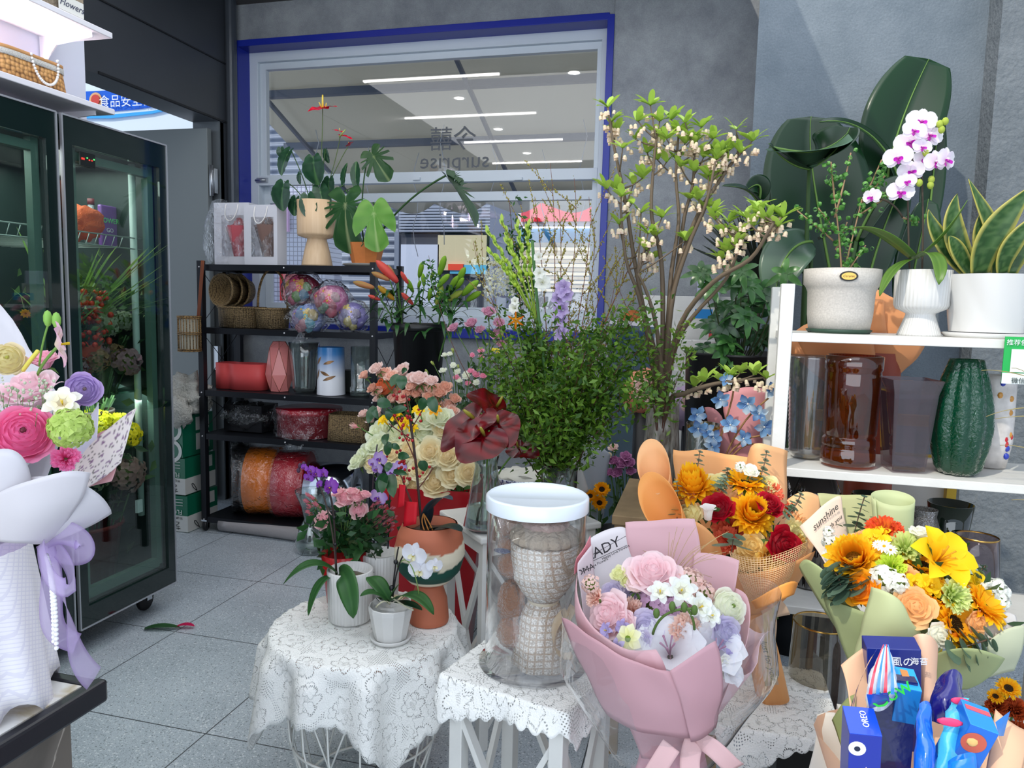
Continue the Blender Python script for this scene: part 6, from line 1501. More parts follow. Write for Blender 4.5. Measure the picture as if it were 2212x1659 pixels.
for k,x,y,r,l in cr:cf(l,'cream roses in the red container','crm%s|'%k,{'c':CR,'g':CG_}[k],x,y+(8 if y>1000 else 0),2.47+(.08 if y<950 else 0)+U(-.02,.02),r*1.38,(rc.x+U(-.06,.06),rc.y,.1),d=((x-900)/260,-.95 if k=='c' else-.5,.5+U(-.1,.1)),leaves=4,leafsize=.06)
FR_=(('y',851,901,18),('y',875,915,18),('y',829,908,15),('y',862,890,13),('y',905,886,16),('o',940,887,15),('y',893,926,12))
for k,x,y,r in FR_:cf('orange freesia beside the ruffled white roses' if k=='o' else 'yellow freesia among the white and cream roses, '+nth(x,[q[1]for q in FR_ if q[0]=='y']),None if k=='o' else 'yellow freesias','fre%s|'%k,{'y':YF2,'o':OF}[k],x,y,2.5,r*1.15,(rc.x+U(-.05,.05),rc.y,.1),name='freesia',leaves=0)
cf('single pink and cream rosebud leaning out left of the cream roses',None,'pinkbud|',PB,768,921,2.5,16,(rc.x-.08,rc.y,.1),d=(-.9,-.2,.3),leaves=3)
for x,y,r in((812,890,19),(783,893,14),(800,905,14)):cf('blush pink rose above the cream roses at the far left, '+nth(x,(812,783,800)),'blush pink roses','pchw|',RW_,x,y,2.6,r,(rc.x-.05,rc.y,.1),leaves=2)
# anthuriums in the conical vase on the back stool
av=P(1047,1140,Z=BZ+.004);av.z=BZ+.003
vase('conical_vase','clear conical vase of water holding the red anthuriums',[(0,.006),(.062,.006),(.068,.012),(.034,.20),(.040,.235)],av,VGLASS,48,water=[(.062,.010),(.055,.07)])
SPR=lambda:spathe((66,0,7),(108,3,15),(150,140,50))
for i,(a,q,w,nn,l)in enumerate((((1040,892,2.12),(946,980,2.02),104,(-.4,-.9,.6),'dark red anthurium, leftmost, pointing down-left'),((1085,884,2.2),(1004,852,2.10),84,(.1,-.7,.8),'dark red anthurium, highest, facing up'),((1056,930,2.08),(990,1002,1.98),120,(0,-1,.5),'dark red anthurium at the front facing the viewer'),((1070,905,2.14),(1110,966,2.06),92,(.4,-.9,.3),'dark red anthurium, rightmost of the front cluster'),((1110,965,2.25),(1168,985,2.2),56,(.1,-.8,.8),'dark red anthurium half behind the green branches'))):
 t=thing('cut_anthurium',l,'flower',av+V((0,0,.02)),'red anthuriums');hl(t,'spathe',a,q,w,'spathebig|',SPR,GLOSS,nn,.38,1.62,1.5);j=P(*a);stemto(t,[av+V((U(-.02,.02),U(-.02,.02),.02)),av+V((U(-.01,.01),0,.22)),j+V((0,.03,-.06)),j],.0032,(84,120,50))
 # branches in the straight glass vase
gv=P(1205,1128,Z=BZ);gv.z=BZ+.003
vase('straight_vase','clear straight vase packed with green branches on the back stool',[(0,.006),(.058,.006),(.058,.19)],gv,VGLASS,48,water=[(.053,.010),(.053,.10)])
def branch(label,group,pts,r=.0028,n=120,size=.018,c0=(44,84,26),c1=(112,150,50),spread=.016,foot=None,bark=(84,52,42),side=4,name='green_branch',asp=.42,buds=None,cat='branch',seg=16,tl=(.07,.16),start=.3):
 t=thing(name,label,cat,foot,group);pp=bezpts([foot]+[P(*p)for p in pts],seg)
 b=MB().setc(bark).tube(pp,[r*(1-.75*i/seg)for i in range(seg+1)],5);lf=MB();lines=[pp[int(seg*start):]]
 for i in range(side):
  k=int(seg*(start+(.95-start)*(i+.5)/side));d=(pp[min(seg,k+1)]-pp[k-1]).normalized();q=(d+V((random.gauss(0,.6),random.gauss(0,.4),random.gauss(0,.4)))).normalized();L=U(*tl)
  ln=bezpts([pp[k],pp[k]+q*L*.5+d*.01,pp[k]+q*L+V((0,0,.02))],5);b.tube(ln,[r*.4*(1-.12*z)for z in range(6)],4);lines.append(ln)
 mk('twigs',b,STEM,t)
 if n:
  for ln in lines:leafy(lf,ln[0],(0,0,.6),int(n/len(lines)),spread,size,L_(c0),L_(c1),asp,along=ln)
  mk('leaves',lf,LEAF,t)
 if buds:
  bb_=MB().setc(buds[0])
  for ln in lines:
   for i in range(buds[1]):u=R()*(len(ln)-1.001);k=int(u);bb_.ball(ln[k].lerp(ln[k+1],u-k)+V((U(-.003,.003),0,U(-.003,.003))),buds[2]*U(.7,1.2),4,(1,1,1.6))
  mk('buds',bb_,STEM,t,kind='stuff')
 return t
gtips=[(1052,762,'far left of the mass, level with the lisianthus'),(1072,832,'low left just above the anthuriums'),(1058,700,'upper left beside the dusky roses'),(1100,640,'upper left under the white gladiolus'),(1082,880,'lowest left, touching the anthuriums'),(1150,690,'left of the lilac gladiolus'),(1185,740,'centre, just under the lilac gladiolus'),(1245,690,'centre, right of the lilac gladiolus'),(1290,705,'against the window corner'),(1335,655,'reaching up to the right before the pilaster'),(1395,640,'reaching furthest up right toward the tall tree branches'),(1365,760,'right side, across the fridge mirror edge'),(1415,715,'far right crossing the bark vase'),(1450,800,'furthest right and low'),(1340,830,'right side, middle height'),(1300,860,'right side, low'),(1130,800,'left centre'),(1180,850,'dead centre'),(1125,915,'low centre left'),(1240,810,'centre right'),(1160,930,'low centre'),(1235,905,'low centre right'),(1265,760,'centre right, higher'),(1100,770,'left, middle height'),(1210,960,'lowest centre above the vase rim'),(1150,760,'centre left, higher'),(1220,860,'dense centre'),(1190,910,'dense low centre')]
for i,(x,y,w)in enumerate(gtips):
 f=gv+V((U(-.03,.03),U(-.03,.03),.02));Yt=2.35+U(-.25,.2);mx_=1205+(x-1205)*.3;far=hypot(x-1205,y-1000)
 branch('fresh green leafy branch, '+w,'green branches in the straight vase',[(1190+(x-1200)*.12,1010,gv.y),(mx_,1000-(1000-y)*.45,(Yt+gv.y)/2),(x,y,Yt)],.003,int(190+far*.8),.027,(42,82,22),(108,146,44),foot=f,side=8,spread=.026,tl=(.05,.13),start=.40)
for i,(x,y,w)in enumerate(((1125,440,'leftmost of the bare twigs'),(1155,425,'second bare twig from the left'),(1188,352,'tallest bare twig'),(1205,430,'beside the tallest'),(1240,385,'right of the tallest'),(1272,425,'near the red sign edge'),(1282,475,'at the right window frame'),(1022,520,'arching far left over the lilies'),(1400,490,'arching right, uppermost'),(1385,525,'arching right, second'),(1412,560,'arching right, lowest'),(1340,540,'arching right, inner'))):
 f=gv+V((U(-.03,.03),U(-.03,.03),.02));branch('thin budding twig before the window, '+w,'bare budding twigs',[(1200,990,gv.y),(1195+(x-1195)*.35,760,2.5),(x+(20 if x<1300 else-60),y+130,2.6),(x,y,2.6)],.003,70,.009,(90,100,40),(150,150,70),.006,f,(110,64,46),8,'budding_twig',.5,((150,140,70),26,.0022),seg=18,tl=(.08,.2),start=.45)
branch('narrow upright branch of small glossy leaves before the window',None,[(1190,990,2.3),(1130,800,2.5),(1112,560,2.6),(1100,432,2.6)],.004,420,.026,(36,76,34),(70,116,54),.02,gv+V((0,0,.02)),name='leafy_branch',side=3,start=.45,tl=(.04,.08))
branch('short leafy branch tip rising behind the lilies',None,[(1190,990,2.3),(1000,900,2.6),(950,700,2.8),(926,552,2.9)],.003,130,.026,(36,86,34),(80,130,54),.016,gv+V((0,0,.02)),name='leafy_branch',side=2,start=.8,tl=(.03,.06))
# gladioli
GL=lambda:lily_open((176,150,200),(206,188,226),w=.5,stam=(220,210,230));GW=lambda:lily_open((238,238,226),(246,246,240),w=.5,stam=(230,230,200))
for nm_,lab,pts,heads,key,f in(('lilac_gladiolus','lilac gladiolus with open blooms before the right window corner',[(1200,990,2.3),(1190,800,2.4),(1205,700,2.4),(1212,600,2.4)],((1216,622,20),(1207,645,18),(1222,636,18),(1212,668,21),(1210,690,18),(1212,722,19),(1222,716,14)),'gladlil|',GL),('white_gladiolus','white gladiolus with closed upper buds before the window',[(1200,990,2.3),(1180,800,2.4),(1160,700,2.45),(1150,520,2.45)],((1172,610,20),(1165,590,14),(1163,555,12),(1110,665,14),(1112,650,10)),'gladwh|',GW)):
 t=thing('cut_gladiolus',lab,'flower',gv+V((0,0,.02)));stemto(t,[gv+V((0,0,.02))]+pts,.006,(70,110,60),n=14)
 for x,y,r in heads:head(t,'bloom',C(key,f),PETAL,P(x,y,2.38),(U(-.6,.6),-1,.2),r*K(x,y,2.38))
b=MB();t=thing('green_gladiolus_spikes','lime green flower spikes and pale sprays fanning out left of the white gladiolus','flower',gv+V((0,0,.02)))
for x,y in((1055,500),(1085,478),(1118,490),(1060,545),(1095,520),(1140,490),(1078,560)):
 pp=bezpts([P(1160,700,2.45),P((x+1150)/2-5,(y+620)/2,2.5),P(x,y,2.5)],12);b.setc((150,180,60)).tube(pp,.003,5)
 for k in range(5,13):
  d=(pp[k]-pp[k-1]).normalized();b.setc((176,206,60)if k%2 else(140,180,60));b.ball(pp[k],.009*(1.3-.06*k),6,(1,1,1),M4.Identity(4))
  b.add(strap_leaf([pp[k],pp[k]+d*.03+V((.008*(-1)**k,0,0))],.012,(150,190,50),(190,216,90),(0,-1,0),n=4,nv=1))
mk('spikes',b,LEAF,t);b=MB()
for i in range(420):p=P(U(1050,1120)+U(-10,10),U(560,640),U(2.5,2.6));leafy(b,p,(0,0,1),1,.004,.014,L_((214,214,180)),L_((236,236,220)),.7)
mk('pale_sprays',b,PETAL,t);stemto(t,[gv+V((0,0,.02)),P(1180,850,2.4),P(1160,700,2.45)],.005,(90,130,60))
t=thing('gloriosa','orange and yellow gloriosa bloom at the left edge of the green branches','flower',gv+V((0,0,.02)));head(t,'bloom',C('glori|',lambda:lily_open((250,190,40),(226,90,20),w=.14)),PETAL,P(1114,692,2.3),(.2,-1,-.2),20*K(1114,692,2.3));stemto(t,[gv+V((0,0,.02)),P(1150,850,2.3),P(1114,700,2.33)],.002)
# things behind and beside the vases
t=vase('porcelain_planter','blue and white porcelain planter behind the glass vases',[(0,.004),(.09,.004),(.12,.14),(.125,.15)],(P(1130,1020,2.75).x,2.75,.60),mat('blue_white_porcelain',(206,210,226),.2,var=(60,.0)),40)
m,N,L,bb=nodemat('porcelain_pattern');tc=N.new('ShaderNodeTexCoord');vo=N.new('ShaderNodeTexNoise');vo.inputs['Scale'].default_value=60;vo.inputs['Distortion'].default_value=2;L.new(tc.outputs['Object'],vo.inputs[0]);rp=N.new('ShaderNodeValToRGB');rp.color_ramp.interpolation='CONSTANT';rp.color_ramp.elements[0].color=(*lin((220,224,236)),1);rp.color_ramp.elements[1].color=(*lin((40,50,120)),1);rp.color_ramp.elements[1].position=.53;L.new(vo.outputs[0],rp.inputs[0]);L.new(rp.outputs[0],bb.inputs[0]);bb.inputs['Roughness'].default_value=.2
t.children[0].data.materials.clear();t.children[0].data.materials.append(m)
mk('gravel',MB().setc((214,212,200)).ball((P(1130,1020,2.75).x,2.75,.745),.11,20,(1,1,.25),nz=.3,nf=9),PAINT,t)
q=P(1130,1030,2.75);t=thing('white_pedestal','low white pedestal under the porcelain planter','stand',(q.x,2.75,0));mk('column',BX((q.x,2.75,.3),(.22,.22,.596)),WPAINT,t)
t=single('paper_bouquet_back','back of a white and grey paper wrapped bouquet right of the green branches','bouquet',MB().setc((206,214,224)).bez([[P(1235,960,2.75),P(1262,945,2.7),P(1290,950,2.7),P(1318,985,2.75)],[P(1240,1000,2.75),P(1265,1010,2.66),P(1290,1000,2.66),P(1312,1020,2.75)],[P(1255,1160,2.8),P(1270,1160,2.76),P(1285,1160,2.76),P(1295,1160,2.8)]],14,14,wob=.012).setc((226,226,224)).bez([[P(1228,985,2.65),P(1250,970,2.6),P(1262,1010,2.65)],[P(1232,1060,2.65),P(1250,1080,2.6),P(1270,1060,2.65)]],8,8,wob=.01),PAPERT,sol=.001)
rb=(P(1345,1200,2.95).x,2.95,0);bucket('rose_bucket','dark bucket on the floor behind the wooden crate, holding mauve roses',rb[0],rb[1],0,.09,.12,.5,BUCKET)
for i,(x,y,r,l)in enumerate(((1325,995,14,'mauve rose, left of its bunch above the wooden crate'),(1342,1000,15,'mauve rose at the centre of its bunch above the crate'),(1360,1000,14,'mauve rose, right of its bunch beside the bark vase'),(1333,1020,14,'mauve rose lower in its bunch above the crate'),(1352,985,13,'mauve rose, highest of its bunch above the crate'),(1316,1020,11,'mauve rose, lowest left of its bunch above the crate'),(1362,1018,12,'mauve rose, lowest right of its bunch above the crate'))):cf(l,'mauve roses','rosemauve|',lambda:rose((176,96,150),(214,150,196),16),x,y,2.9,r*1.1,(rb[0],rb[1],.06),leaves=3)
cf('single pale pink rose above the mauve roses',None,'pchw|',RW_,1325,967,2.9,13,(rb[0],rb[1],.06),leaves=2);cf('pale cream rose beneath the green branches at right',None,'crmc|',CR,1312,985,2.9,11,(rb[0],rb[1],.06))
rb=(P(1290,1140,2.72).x,2.70,0);bucket('sunflower_bucket','dark bucket on the floor holding small sunflowers beside the crate',rb[0],rb[1],0,.07,.09,.5,BUCKET)
for i,(x,y,r,l)in enumerate(((1275,1072,16,'small sunflower, left of three behind the clear cylinder'),(1300,1058,19,'small sunflower, highest of three beside the wooden crate'),(1295,1087,18,'small sunflower, lowest of three beside the wooden crate'))):cf(l,'small sunflowers','sunsm|',lambda:sunflower(3),x,y,2.66,r,(rb[0],rb[1],.06),name='cut_sunflower',d=(.1,-.8,.7),leaves=4)
for x,y in((1205,790),(1240,800),(1225,815)):cf('white hydrangea head glimpsed deep behind the green branches, '+nth(x,(1205,1240,1225)),'hidden white blooms','whhyd|',lambda:floret_cluster((226,226,210),(240,240,230),30,3,.3),x+30,y,3.1,18,(-.5,3.1,.1),name='hydrangea',leaves=3)
bucket('dark_bucket','dark bucket on the floor behind the green branches',-.5,3.1,0,.09,.12,.45,BUCKET)
# ================================================================== RIGHT SIDE: tree, plants, shelf, bouquets
# wooden crate and the tall bark-textured vase
cw=mat('crate_wood',(150,126,92),.65,var=(14,.15));c0,c1,c2=P(1322,1040,Z=.775),P(1338,1098,Z=.775),P(1420,1098,Z=.775)
t=thing('wooden_crate','weathered wooden box stand beneath the tall bark-textured vase','crate',(-.13,2.3,0));y_=2.22;x_=P(1334,1098,y_).x
mk('top_board',BX((x_+.11,y_+.25,.76),(.25,.52,.03)),cw,t,bev=.003)
b=MB()
for sx in(.01,.21):
 for sy in(.02,.48):b.box((x_+sx,y_+sy,.372),(.035,.035,.744))
mk('legs',b,cw,t);mk('side_board',BX((x_+.006,y_+.25,.64),(.018,.44,.20)).box((x_+.11,y_+.01,.70),(.20,.018,.09)),cw,t)
vz=V((-.125,2.52,.777))
m,N,L,bb=nodemat('ice_glass');bb.inputs['Transmission Weight'].default_value=.55;bb.inputs['Roughness'].default_value=.12;tc=N.new('ShaderNodeTexCoord');mp=N.new('ShaderNodeMapping');mp.inputs['Scale'].default_value=(60,60,14);L.new(tc.outputs['Object'],mp.inputs[0]);n1=N.new('ShaderNodeTexNoise');n1.inputs['Detail'].default_value=6;n1.inputs['Scale'].default_value=1;L.new(mp.outputs[0],n1.inputs[0]);rp=N.new('ShaderNodeValToRGB');rp.color_ramp.elements[0].position=.35;rp.color_ramp.elements[1].position=.65;rp.color_ramp.elements[0].color=(*lin((120,108,92)),1);rp.color_ramp.elements[1].color=(*lin((226,220,208)),1);L.new(n1.outputs[0],rp.inputs[0]);L.new(rp.outputs[0],bb.inputs[0]);p_=N.new('ShaderNodeBump');p_.inputs['Strength'].default_value=1;p_.inputs['Distance'].default_value=.006;L.new(n1.outputs[0],p_.inputs['Height']);L.new(p_.outputs[0],bb.inputs['Normal'])
vase('bark_vase','tall thick glass vase with a bark-like surface on the wooden crate',[(0,.01),(.066,.01),(.07,.02),(.055,.22),(.052,.31)],vz,m,40)
# white bell-flowered branches (every branch its own)
BELL=lambda:(lambda mb:[mb.lathe([(.02,0),(.3,-.15),(.42,-.5),(.40,-.85),(.52,-1.0)],9,M4.Translation((0,0,0)),rf=lambda a,q:1+.08*sin(5*a)*q,cfn=lambda a,q:mixc(L_((240,232,196)),L_((236,204,190)),q*.8),close=False),mb][1])(MB())
def belltree(label,pts,clusters,r0=.011,Y=2.5,foot=None):
 t=thing('bell_flower_branch',label,'branch',foot or vz+V((0,0,.015)),'white bell-flowered branches in the bark vase')
 f=foot or vz+V((U(-.02,.02),U(-.02,.02),.015));Q_=[f]+[P(*p)for p in pts]
 pp=[]
 for i in range(len(Q_)-1):
  a=Q_[max(0,i-1)];b1,b2=Q_[i],Q_[i+1];c=Q_[min(len(Q_)-1,i+2)]
  for k in range(4):u=k/4;pp.append(.5*((2*b1)+(b2-a)*u+(2*a-5*b1+4*b2-c)*u*u+(-a+3*b1-3*b2+c)*u**3))
 pp.append(Q_[-1]);n=len(pp);b=MB().setc((98,84,68)).tube(pp,[r0*(1-.72*i/n)for i in range(n)],7);lf=MB();fl=MB();bell=BELL()
 for(x,y,dY)in clusters:
  p=P(x,y,Y+dY);j=min(range(n),key=lambda i:(pp[i]-p).length+(0 if pp[i].z<p.z-.03 else .12));b.tube(bezpts([pp[j],pp[j].lerp(p,.5)+V((0,0,-.01)),p],4),[.0034,.003,.0026,.0022,.002],5)
  for i in range(random.choice((6,8,9))):
   a=U(0,6.28);d=V((cos(a),sin(a)*.8,U(.2,1.1))).normalized()*U(.036,.062)
   lf.add(strap_leaf([p,p+d*.6+V((0,0,.006)),p+d],U(.016,.024),(116,158,50),(176,206,88),n=5,nv=1))
  for i in range(random.choice((6,8,11))):
   a=U(0,6.28);d=V((cos(a)*.024,sin(a)*.024,-.008-U(0,.022)));fl.add(bell,TR(p+d,(cos(a)*.25,sin(a)*.25,1),U(.0115,.0165)))
 mk('twigs',b,STEM,t);mk('leaves',lf,LEAF,t);mk('blossoms',fl,PETAL,t);return t
bt=[('tall bell-flowered branch, furthest left, with a cluster at its very tip',[(1420,880,2.52),(1418,780,2.5),(1395,690,2.48),(1370,560,2.46),(1352,440,2.45),(1325,310,2.44),(1313,232,2.44)],[(1313,232,-.06),(1330,285,0),(1322,262,-.05),(1345,320,-.1),(1388,385,-.02),(1330,410,-.05),(1368,398,0)]),
('bell-flowered branch bending left low down with small clusters',[(1422,880,2.52),(1405,760,2.5),(1380,640,2.45),(1352,560,2.42),(1340,440,2.4)],[(1342,425,-.1),(1338,485,-.08),(1365,440,-.05),(1398,540,0),(1410,560,.02),(1310,408,-.1)]),
('bell-flowered branch left of centre reaching the top',[(1428,880,2.52),(1432,700,2.5),(1428,560,2.48),(1408,470,2.46),(1410,380,2.46),(1418,300,2.46)],[(1418,290,0),(1378,262,-.05),(1372,300,0),(1398,330,.02),(1425,262,0),(1405,228,0),(1440,350,0)]),
('thick central bell-flowered branch with a crowded crown',[(1434,880,2.52),(1442,720,2.5),(1450,590,2.5),(1466,480,2.5),(1460,380,2.5),(1466,290,2.5)],[(1466,285,0),(1440,300,-.05),(1480,310,0),(1450,258,0),(1430,310,.05),(1495,300,-.02),(1420,345,.05),(1462,345,.1),(1500,330,.1)]),
('bell-flowered branch right of the thick central one',[(1436,880,2.52),(1446,700,2.52),(1462,590,2.52),(1478,470,2.52),(1496,400,2.52),(1500,320,2.52)],[(1500,310,0),(1515,275,0),(1480,265,-.04),(1520,340,.02),(1470,360,0),(1500,370,0),(1540,300,0),(1550,330,0)]),
('long bell-flowered branch curving up right to two separate tips',[(1438,860,2.52),(1452,640,2.5),(1500,480,2.5),(1558,385,2.52),(1594,330,2.54),(1592,292,2.54)],[(1590,280,0),(1625,305,0),(1600,330,.02),(1555,330,0),(1568,350,.04),(1535,392,.02)]),
('bell-flowered branch at mid height, right of centre',[(1436,860,2.5),(1450,660,2.48),(1484,540,2.46),(1525,440,2.44),(1545,350,2.44)],[(1548,345,0),(1575,325,.02),(1530,380,0),(1510,430,-.04),(1525,450,0),(1490,430,.02),(1560,360,.04)]),
('bell-flowered branch leaning far right, lit clusters at its end',[(1438,840,2.5),(1470,700,2.42),(1540,610,2.34),(1620,560,2.28),(1660,500,2.24),(1672,480,2.24)],[(1690,470,-.22),(1668,458,-.2),(1640,465,-.2),(1655,480,-.22),(1625,490,-.2),(1610,470,-.18),(1680,490,-.24),(1635,450,-.2)]),
('bell-flowered branch leaning right beneath the furthest one',[(1438,860,2.5),(1462,740,2.44),(1500,680,2.4),(1570,600,2.34),(1600,520,2.3)],[(1600,505,-.18),(1575,480,-.16),(1560,505,-.14),(1545,475,-.1),(1590,530,-.18),(1570,545,-.15),(1540,460,-.1),(1558,560,-.1)]),
('low bell-flowered branch drooping right over the blue star flowers',[(1440,880,2.46),(1480,850,2.4),(1540,830,2.36),(1600,822,2.32),(1650,815,2.3)],[(1655,818,-.2),(1630,810,-.2),(1600,805,-.16),(1580,815,-.14),(1520,825,-.1),(1560,825,-.14),(1500,835,-.06)]),
('short bell-flowered branch in the middle left of the tree',[(1430,860,2.48),(1420,720,2.42),(1400,640,2.4),(1378,590,2.38)],[(1395,540,-.08),(1415,510,-.05),(1430,470,-.03),(1480,520,-.02),(1385,460,-.05),(1400,505,-.08)])]
for l,p,c in bt:belltree(l,p,c)
# low leafy shoots around the tree foot
for x,y in((1480,680),(1390,720),(1360,690),(1500,760)):branch('spindly leafy shoot crossing low before the bell-flowered branches, '+nth(x,(1480,1390,1360,1500)),'leafy shoots at the tree foot',[(1425,880,2.45),((x+1425)/2,(y+860)/2,2.4),(x,y,2.36)],.0025,110,.024,(60,104,36),(130,160,60),.014,vz+V((0,0,.02)),side=4,tl=(.04,.1))
# bird-of-paradise plant behind the shelf
BPC=((12,36,20),(26,58,32));t=thing('bird_of_paradise_plant','large dark bird-of-paradise plant against the blue-grey wall','potted plant',(.42,3.25,0));q=V((.42,3.25,0))
mk('pot',MB().lathe([(0,0),(.15,0),(.20,.42),(.18,.42),(.17,.38),(0,.38)],36,M4.Translation(q)),BUCKET,t)
def big(pts,w,upv=(0,-1,.3),c=BPC,fold=.16,twist=0,wf=None,pet=True):
 P_=[P(*p)for p in pts];o=mk('leaf',strap_leaf(P_,w,c[0],c[1],upv,n=26,fold=fold,nv=6,twist=twist,wf=wf or(lambda t:sin(pi*min(1,.06+.90*t))**.55 if t<.995 else .03)),WAXY,t,sol=.0015)
 if pet:mk('leaf_stalk',MB().setc((58,84,44)).tube(bezpts([q+V((U(-.05,.05),U(-.05,.05),.4)),q.lerp(P_[0],.5)+V((0,0,.2)),P_[0]],10),[.011]*8+[.009,.008,.007],6),STEM,t)
 mk('midrib',MB().setc((96,130,60)).tube([p+V((0,-.004,0))for p in bezpts(P_,16)],[.006*(1-.8*k/16)for k in range(17)],5),STEM,t)
big([(1795,600,3.15),(1775,480,3.2),(1740,340,3.25),(1752,252,3.3)],.40)
big([(1748,365,3.0),(1700,360,2.95),(1675,325,2.92),(1660,310,2.92)],.10,(0,-.3,1));big([(1748,362,3.0),(1790,352,2.96),(1820,310,2.96),(1836,276,2.97)],.20,(-.1,-.6,1),fold=.5,pet=False);big([(1670,320,3.0),(1730,330,2.88),(1780,345,2.86),(1838,280,2.98)],.16,(0,.2,1),((40,74,50),(96,128,100)),fold=-.35,pet=False)
big([(1915,420,3.3),(1915,330,3.32),(1960,220,3.36),(2006,128,3.42)],.30,wf=lambda t:sin(pi*min(1,.05+.85*t**1.1))**.6 if t<.99 else .04)
big([(1950,420,3.3),(1930,320,3.28),(1860,245,3.2),(1770,264,3.18)],.07,(0,-.8,1));big([(2000,520,3.35),(2010,440,3.35),(2020,340,3.38),(2028,235,3.4)],.09)
big([(1754,522,3.05),(1715,520,3.0),(1680,560,2.96),(1675,640,2.94)],.18,(-.2,-1,.4),((40,66,50),(84,108,88)));big([(1850,520,3.1),(1890,420,3.1),(1930,392,3.1),(1975,385,3.12)],.12,(0,-.6,1));big([(1870,640,3.1),(1880,560,3.1),(1930,430,3.15),(1950,400,3.2)],.14);big([(1960,700,3.3),(1965,600,3.3),(1990,520,3.3),(2005,430,3.3)],.16)
big([(1650,470,3.0),(1630,400,2.95),(1600,405,2.95),(1560,402,2.95)],.10,(0,-.3,1),pet=False);big([(1640,430,3.0),(1648,400,2.98),(1640,390,2.98),(1615,410,2.96)],.08,(0,-1,0))
# schefflera and spiky dark plant
t=thing('umbrella_plant','dark green umbrella plant in a black planter between the tree and the shelf','potted plant',(.13,2.95,0));q=V((.13,2.95,0));pz=P(1600,790,2.95).z
mk('planter',MB().lathe([(0,0),(.16,0),(.20,pz+.04),(.21,pz+.05),(.19,pz+.05),(.18,pz),(0,pz)],30,M4.Translation(q)),BUCKET,t);sb=MB().setc((60,70,40))
for i in range(44):
 x,y=random.gauss(1600,42),U(570,775);p=P(x,y,U(2.75,3.05));sb.tube(bezpts([q+V((0,0,pz)),q.lerp(p,.6)+V((0,0,pz*.3)),p],5),.0025,4);lf=MB();n=random.choice((6,7,8));d0=V((U(-.5,.5),-U(.2,1),U(.1,1))).normalized();sd=d0.orthogonal().normalized();g=U(0,.8)
 for k in range(n):dd=(Quaternion(d0,6.283*k/n+i)@sd);e=p+dd*U(.05,.08)-V((0,0,.012));lf.add(strap_leaf([p,p.lerp(e,.5)+d0*.012,e],.026,mixc((16,44,24),(40,84,40),g),mixc((34,70,36),(80,130,60),g),d0,n=6,nv=1))
 mk('leaf',lf,WAXY,t)
mk('stems',sb,STEM,t);b=MB()
for i in range(60):p0=P(1640,600,3.25);a=U(-1.2,1.2);d=V((sin(a),U(-.3,.2),cos(a)*.8));b.add(strap_leaf([p0,p0+d*.2,p0+d*U(.28,.42)],.012,(24,30,24),(40,48,36),(0,-1,.2),n=4,nv=1))
t=thing('spiky_plant','thin spiky dark leaves behind the right-leaning tree branches','potted plant',(P(1640,600,3.25).x,3.25,0));mk('leaves',b,LEAF,t);mk('pot',MB().lathe([(0,0),(.12,0),(.15,.4),(0,.38)],24,M4.Translation((P(1640,600,3.25).x,3.25,0))),BUCKET,t);mk('trunk',MB().setc((60,50,40)).tube([(P(1640,600,3.25).x,3.25,.38),P(1640,600,3.25)],.014,6),STEM,t)
# far display: angled glass cabinet and white steps with gift items
FD=thing('glass_cabinet','blue-grey glass cabinet with a white top edge behind the tree foot','cabinet',(-.30,4.1,0));a,c=P(1322,695,4.2),P(1410,735,3.75)
for nm_,A_,B_,h0,h1,th,mt_ in(('glass_side',a,c,0,a.z-.012,.02,mat('cabinet_glass',(62,88,104),.06,coat=.6)),('top_edge',a,c,a.z-.012,a.z+.01,.03,WHITE)):
 d=(c-a);M=facing(V(((a.x+c.x)/2,(a.y+c.y)/2,0)),V((d.x,d.y,0)),(0,0,1));mk(nm_,MB().box((0,(h0+h1)/2,0),(V((d.x,d.y,0)).length,h1-h0,th),M),mt_,FD)
ST=thing('stepped_display','white stepped display with small gifts beyond the tree branches','display stand',(.0,4.2,0))
for i,(y0_,Yd)in enumerate(((640,4.25),(735,4.05),(800,3.85))):z=P(1500,y0_,Yd).z;x0=P(1385,y0_,Yd).x;x1=P(1590-i*30,y0_,Yd).x;mk('step',BX(((x0+x1)/2,Yd+.08,z/2),(x1-x0,.18,z)),WPAINT,ST,bev=.004)
for nm_,l,x,y,w,h,Yd,colr in(('wicker_bag','orange-tan wicker bag on the stepped display left of the trunk',1365,690,40,40,4.3,(190,110,60)),('gift_box','bright blue wrapped gift on the stepped display right of the trunk',1520,678,36,20,4.15,(50,150,220)),('gift_box','red and white gift box on the stepped display by the umbrella plant',1545,715,26,28,3.98,(226,90,90)),('gold_basket','golden brown box under the stepped display ledge',1512,785,34,24,3.92,(150,120,50)),('white_gift_bag','white folded gift bag at the top of the stepped display',1530,625,46,36,4.28,(206,208,230))):
 p=P(x,y,Yd-.05);k=K(x,y,Yd);single(nm_,l,'gift item',MB().setc(colr).ball(p,1,14,(w*k*.5,.05,h*k*.5),nz=.15)if 'bag' in nm_ and 'gift' not in nm_ else BX(p,(w*k,.08,h*k),colr),PAPERT,bev=0)
for i,(x,y,l,c_)in enumerate(((1395,850,'peach and pink wrapped posy at the foot of the glass cabinet',(236,160,130)),(1500,880,'lilac and white wrapped posy behind the bark vase',(200,180,210)))):
 t=thing('wrapped_posy',l,'bouquet',P(x,y+40,3.3),'wrapped posies');mk('paper',MB().setc(c_).ball(P(x,y,3.3),.10,20,(1,.7,1),nz=.4),PAPERT,t)
 for k in range(5):head(t,'bloom',C('pchw|',RW_),PETAL,P(x+14*cos(k*1.3),y-10+14*sin(k*1.3),3.22),(0,-1,.4),.035)
 mk('stand',MB().lathe([(0,0),(.05,0),(.05,P(x,y+40,3.3).z),(0,P(x,y+40,3.3).z)],16,M4.Translation((P(x,y,3.3).x,3.3,0))),BUCKET,t)
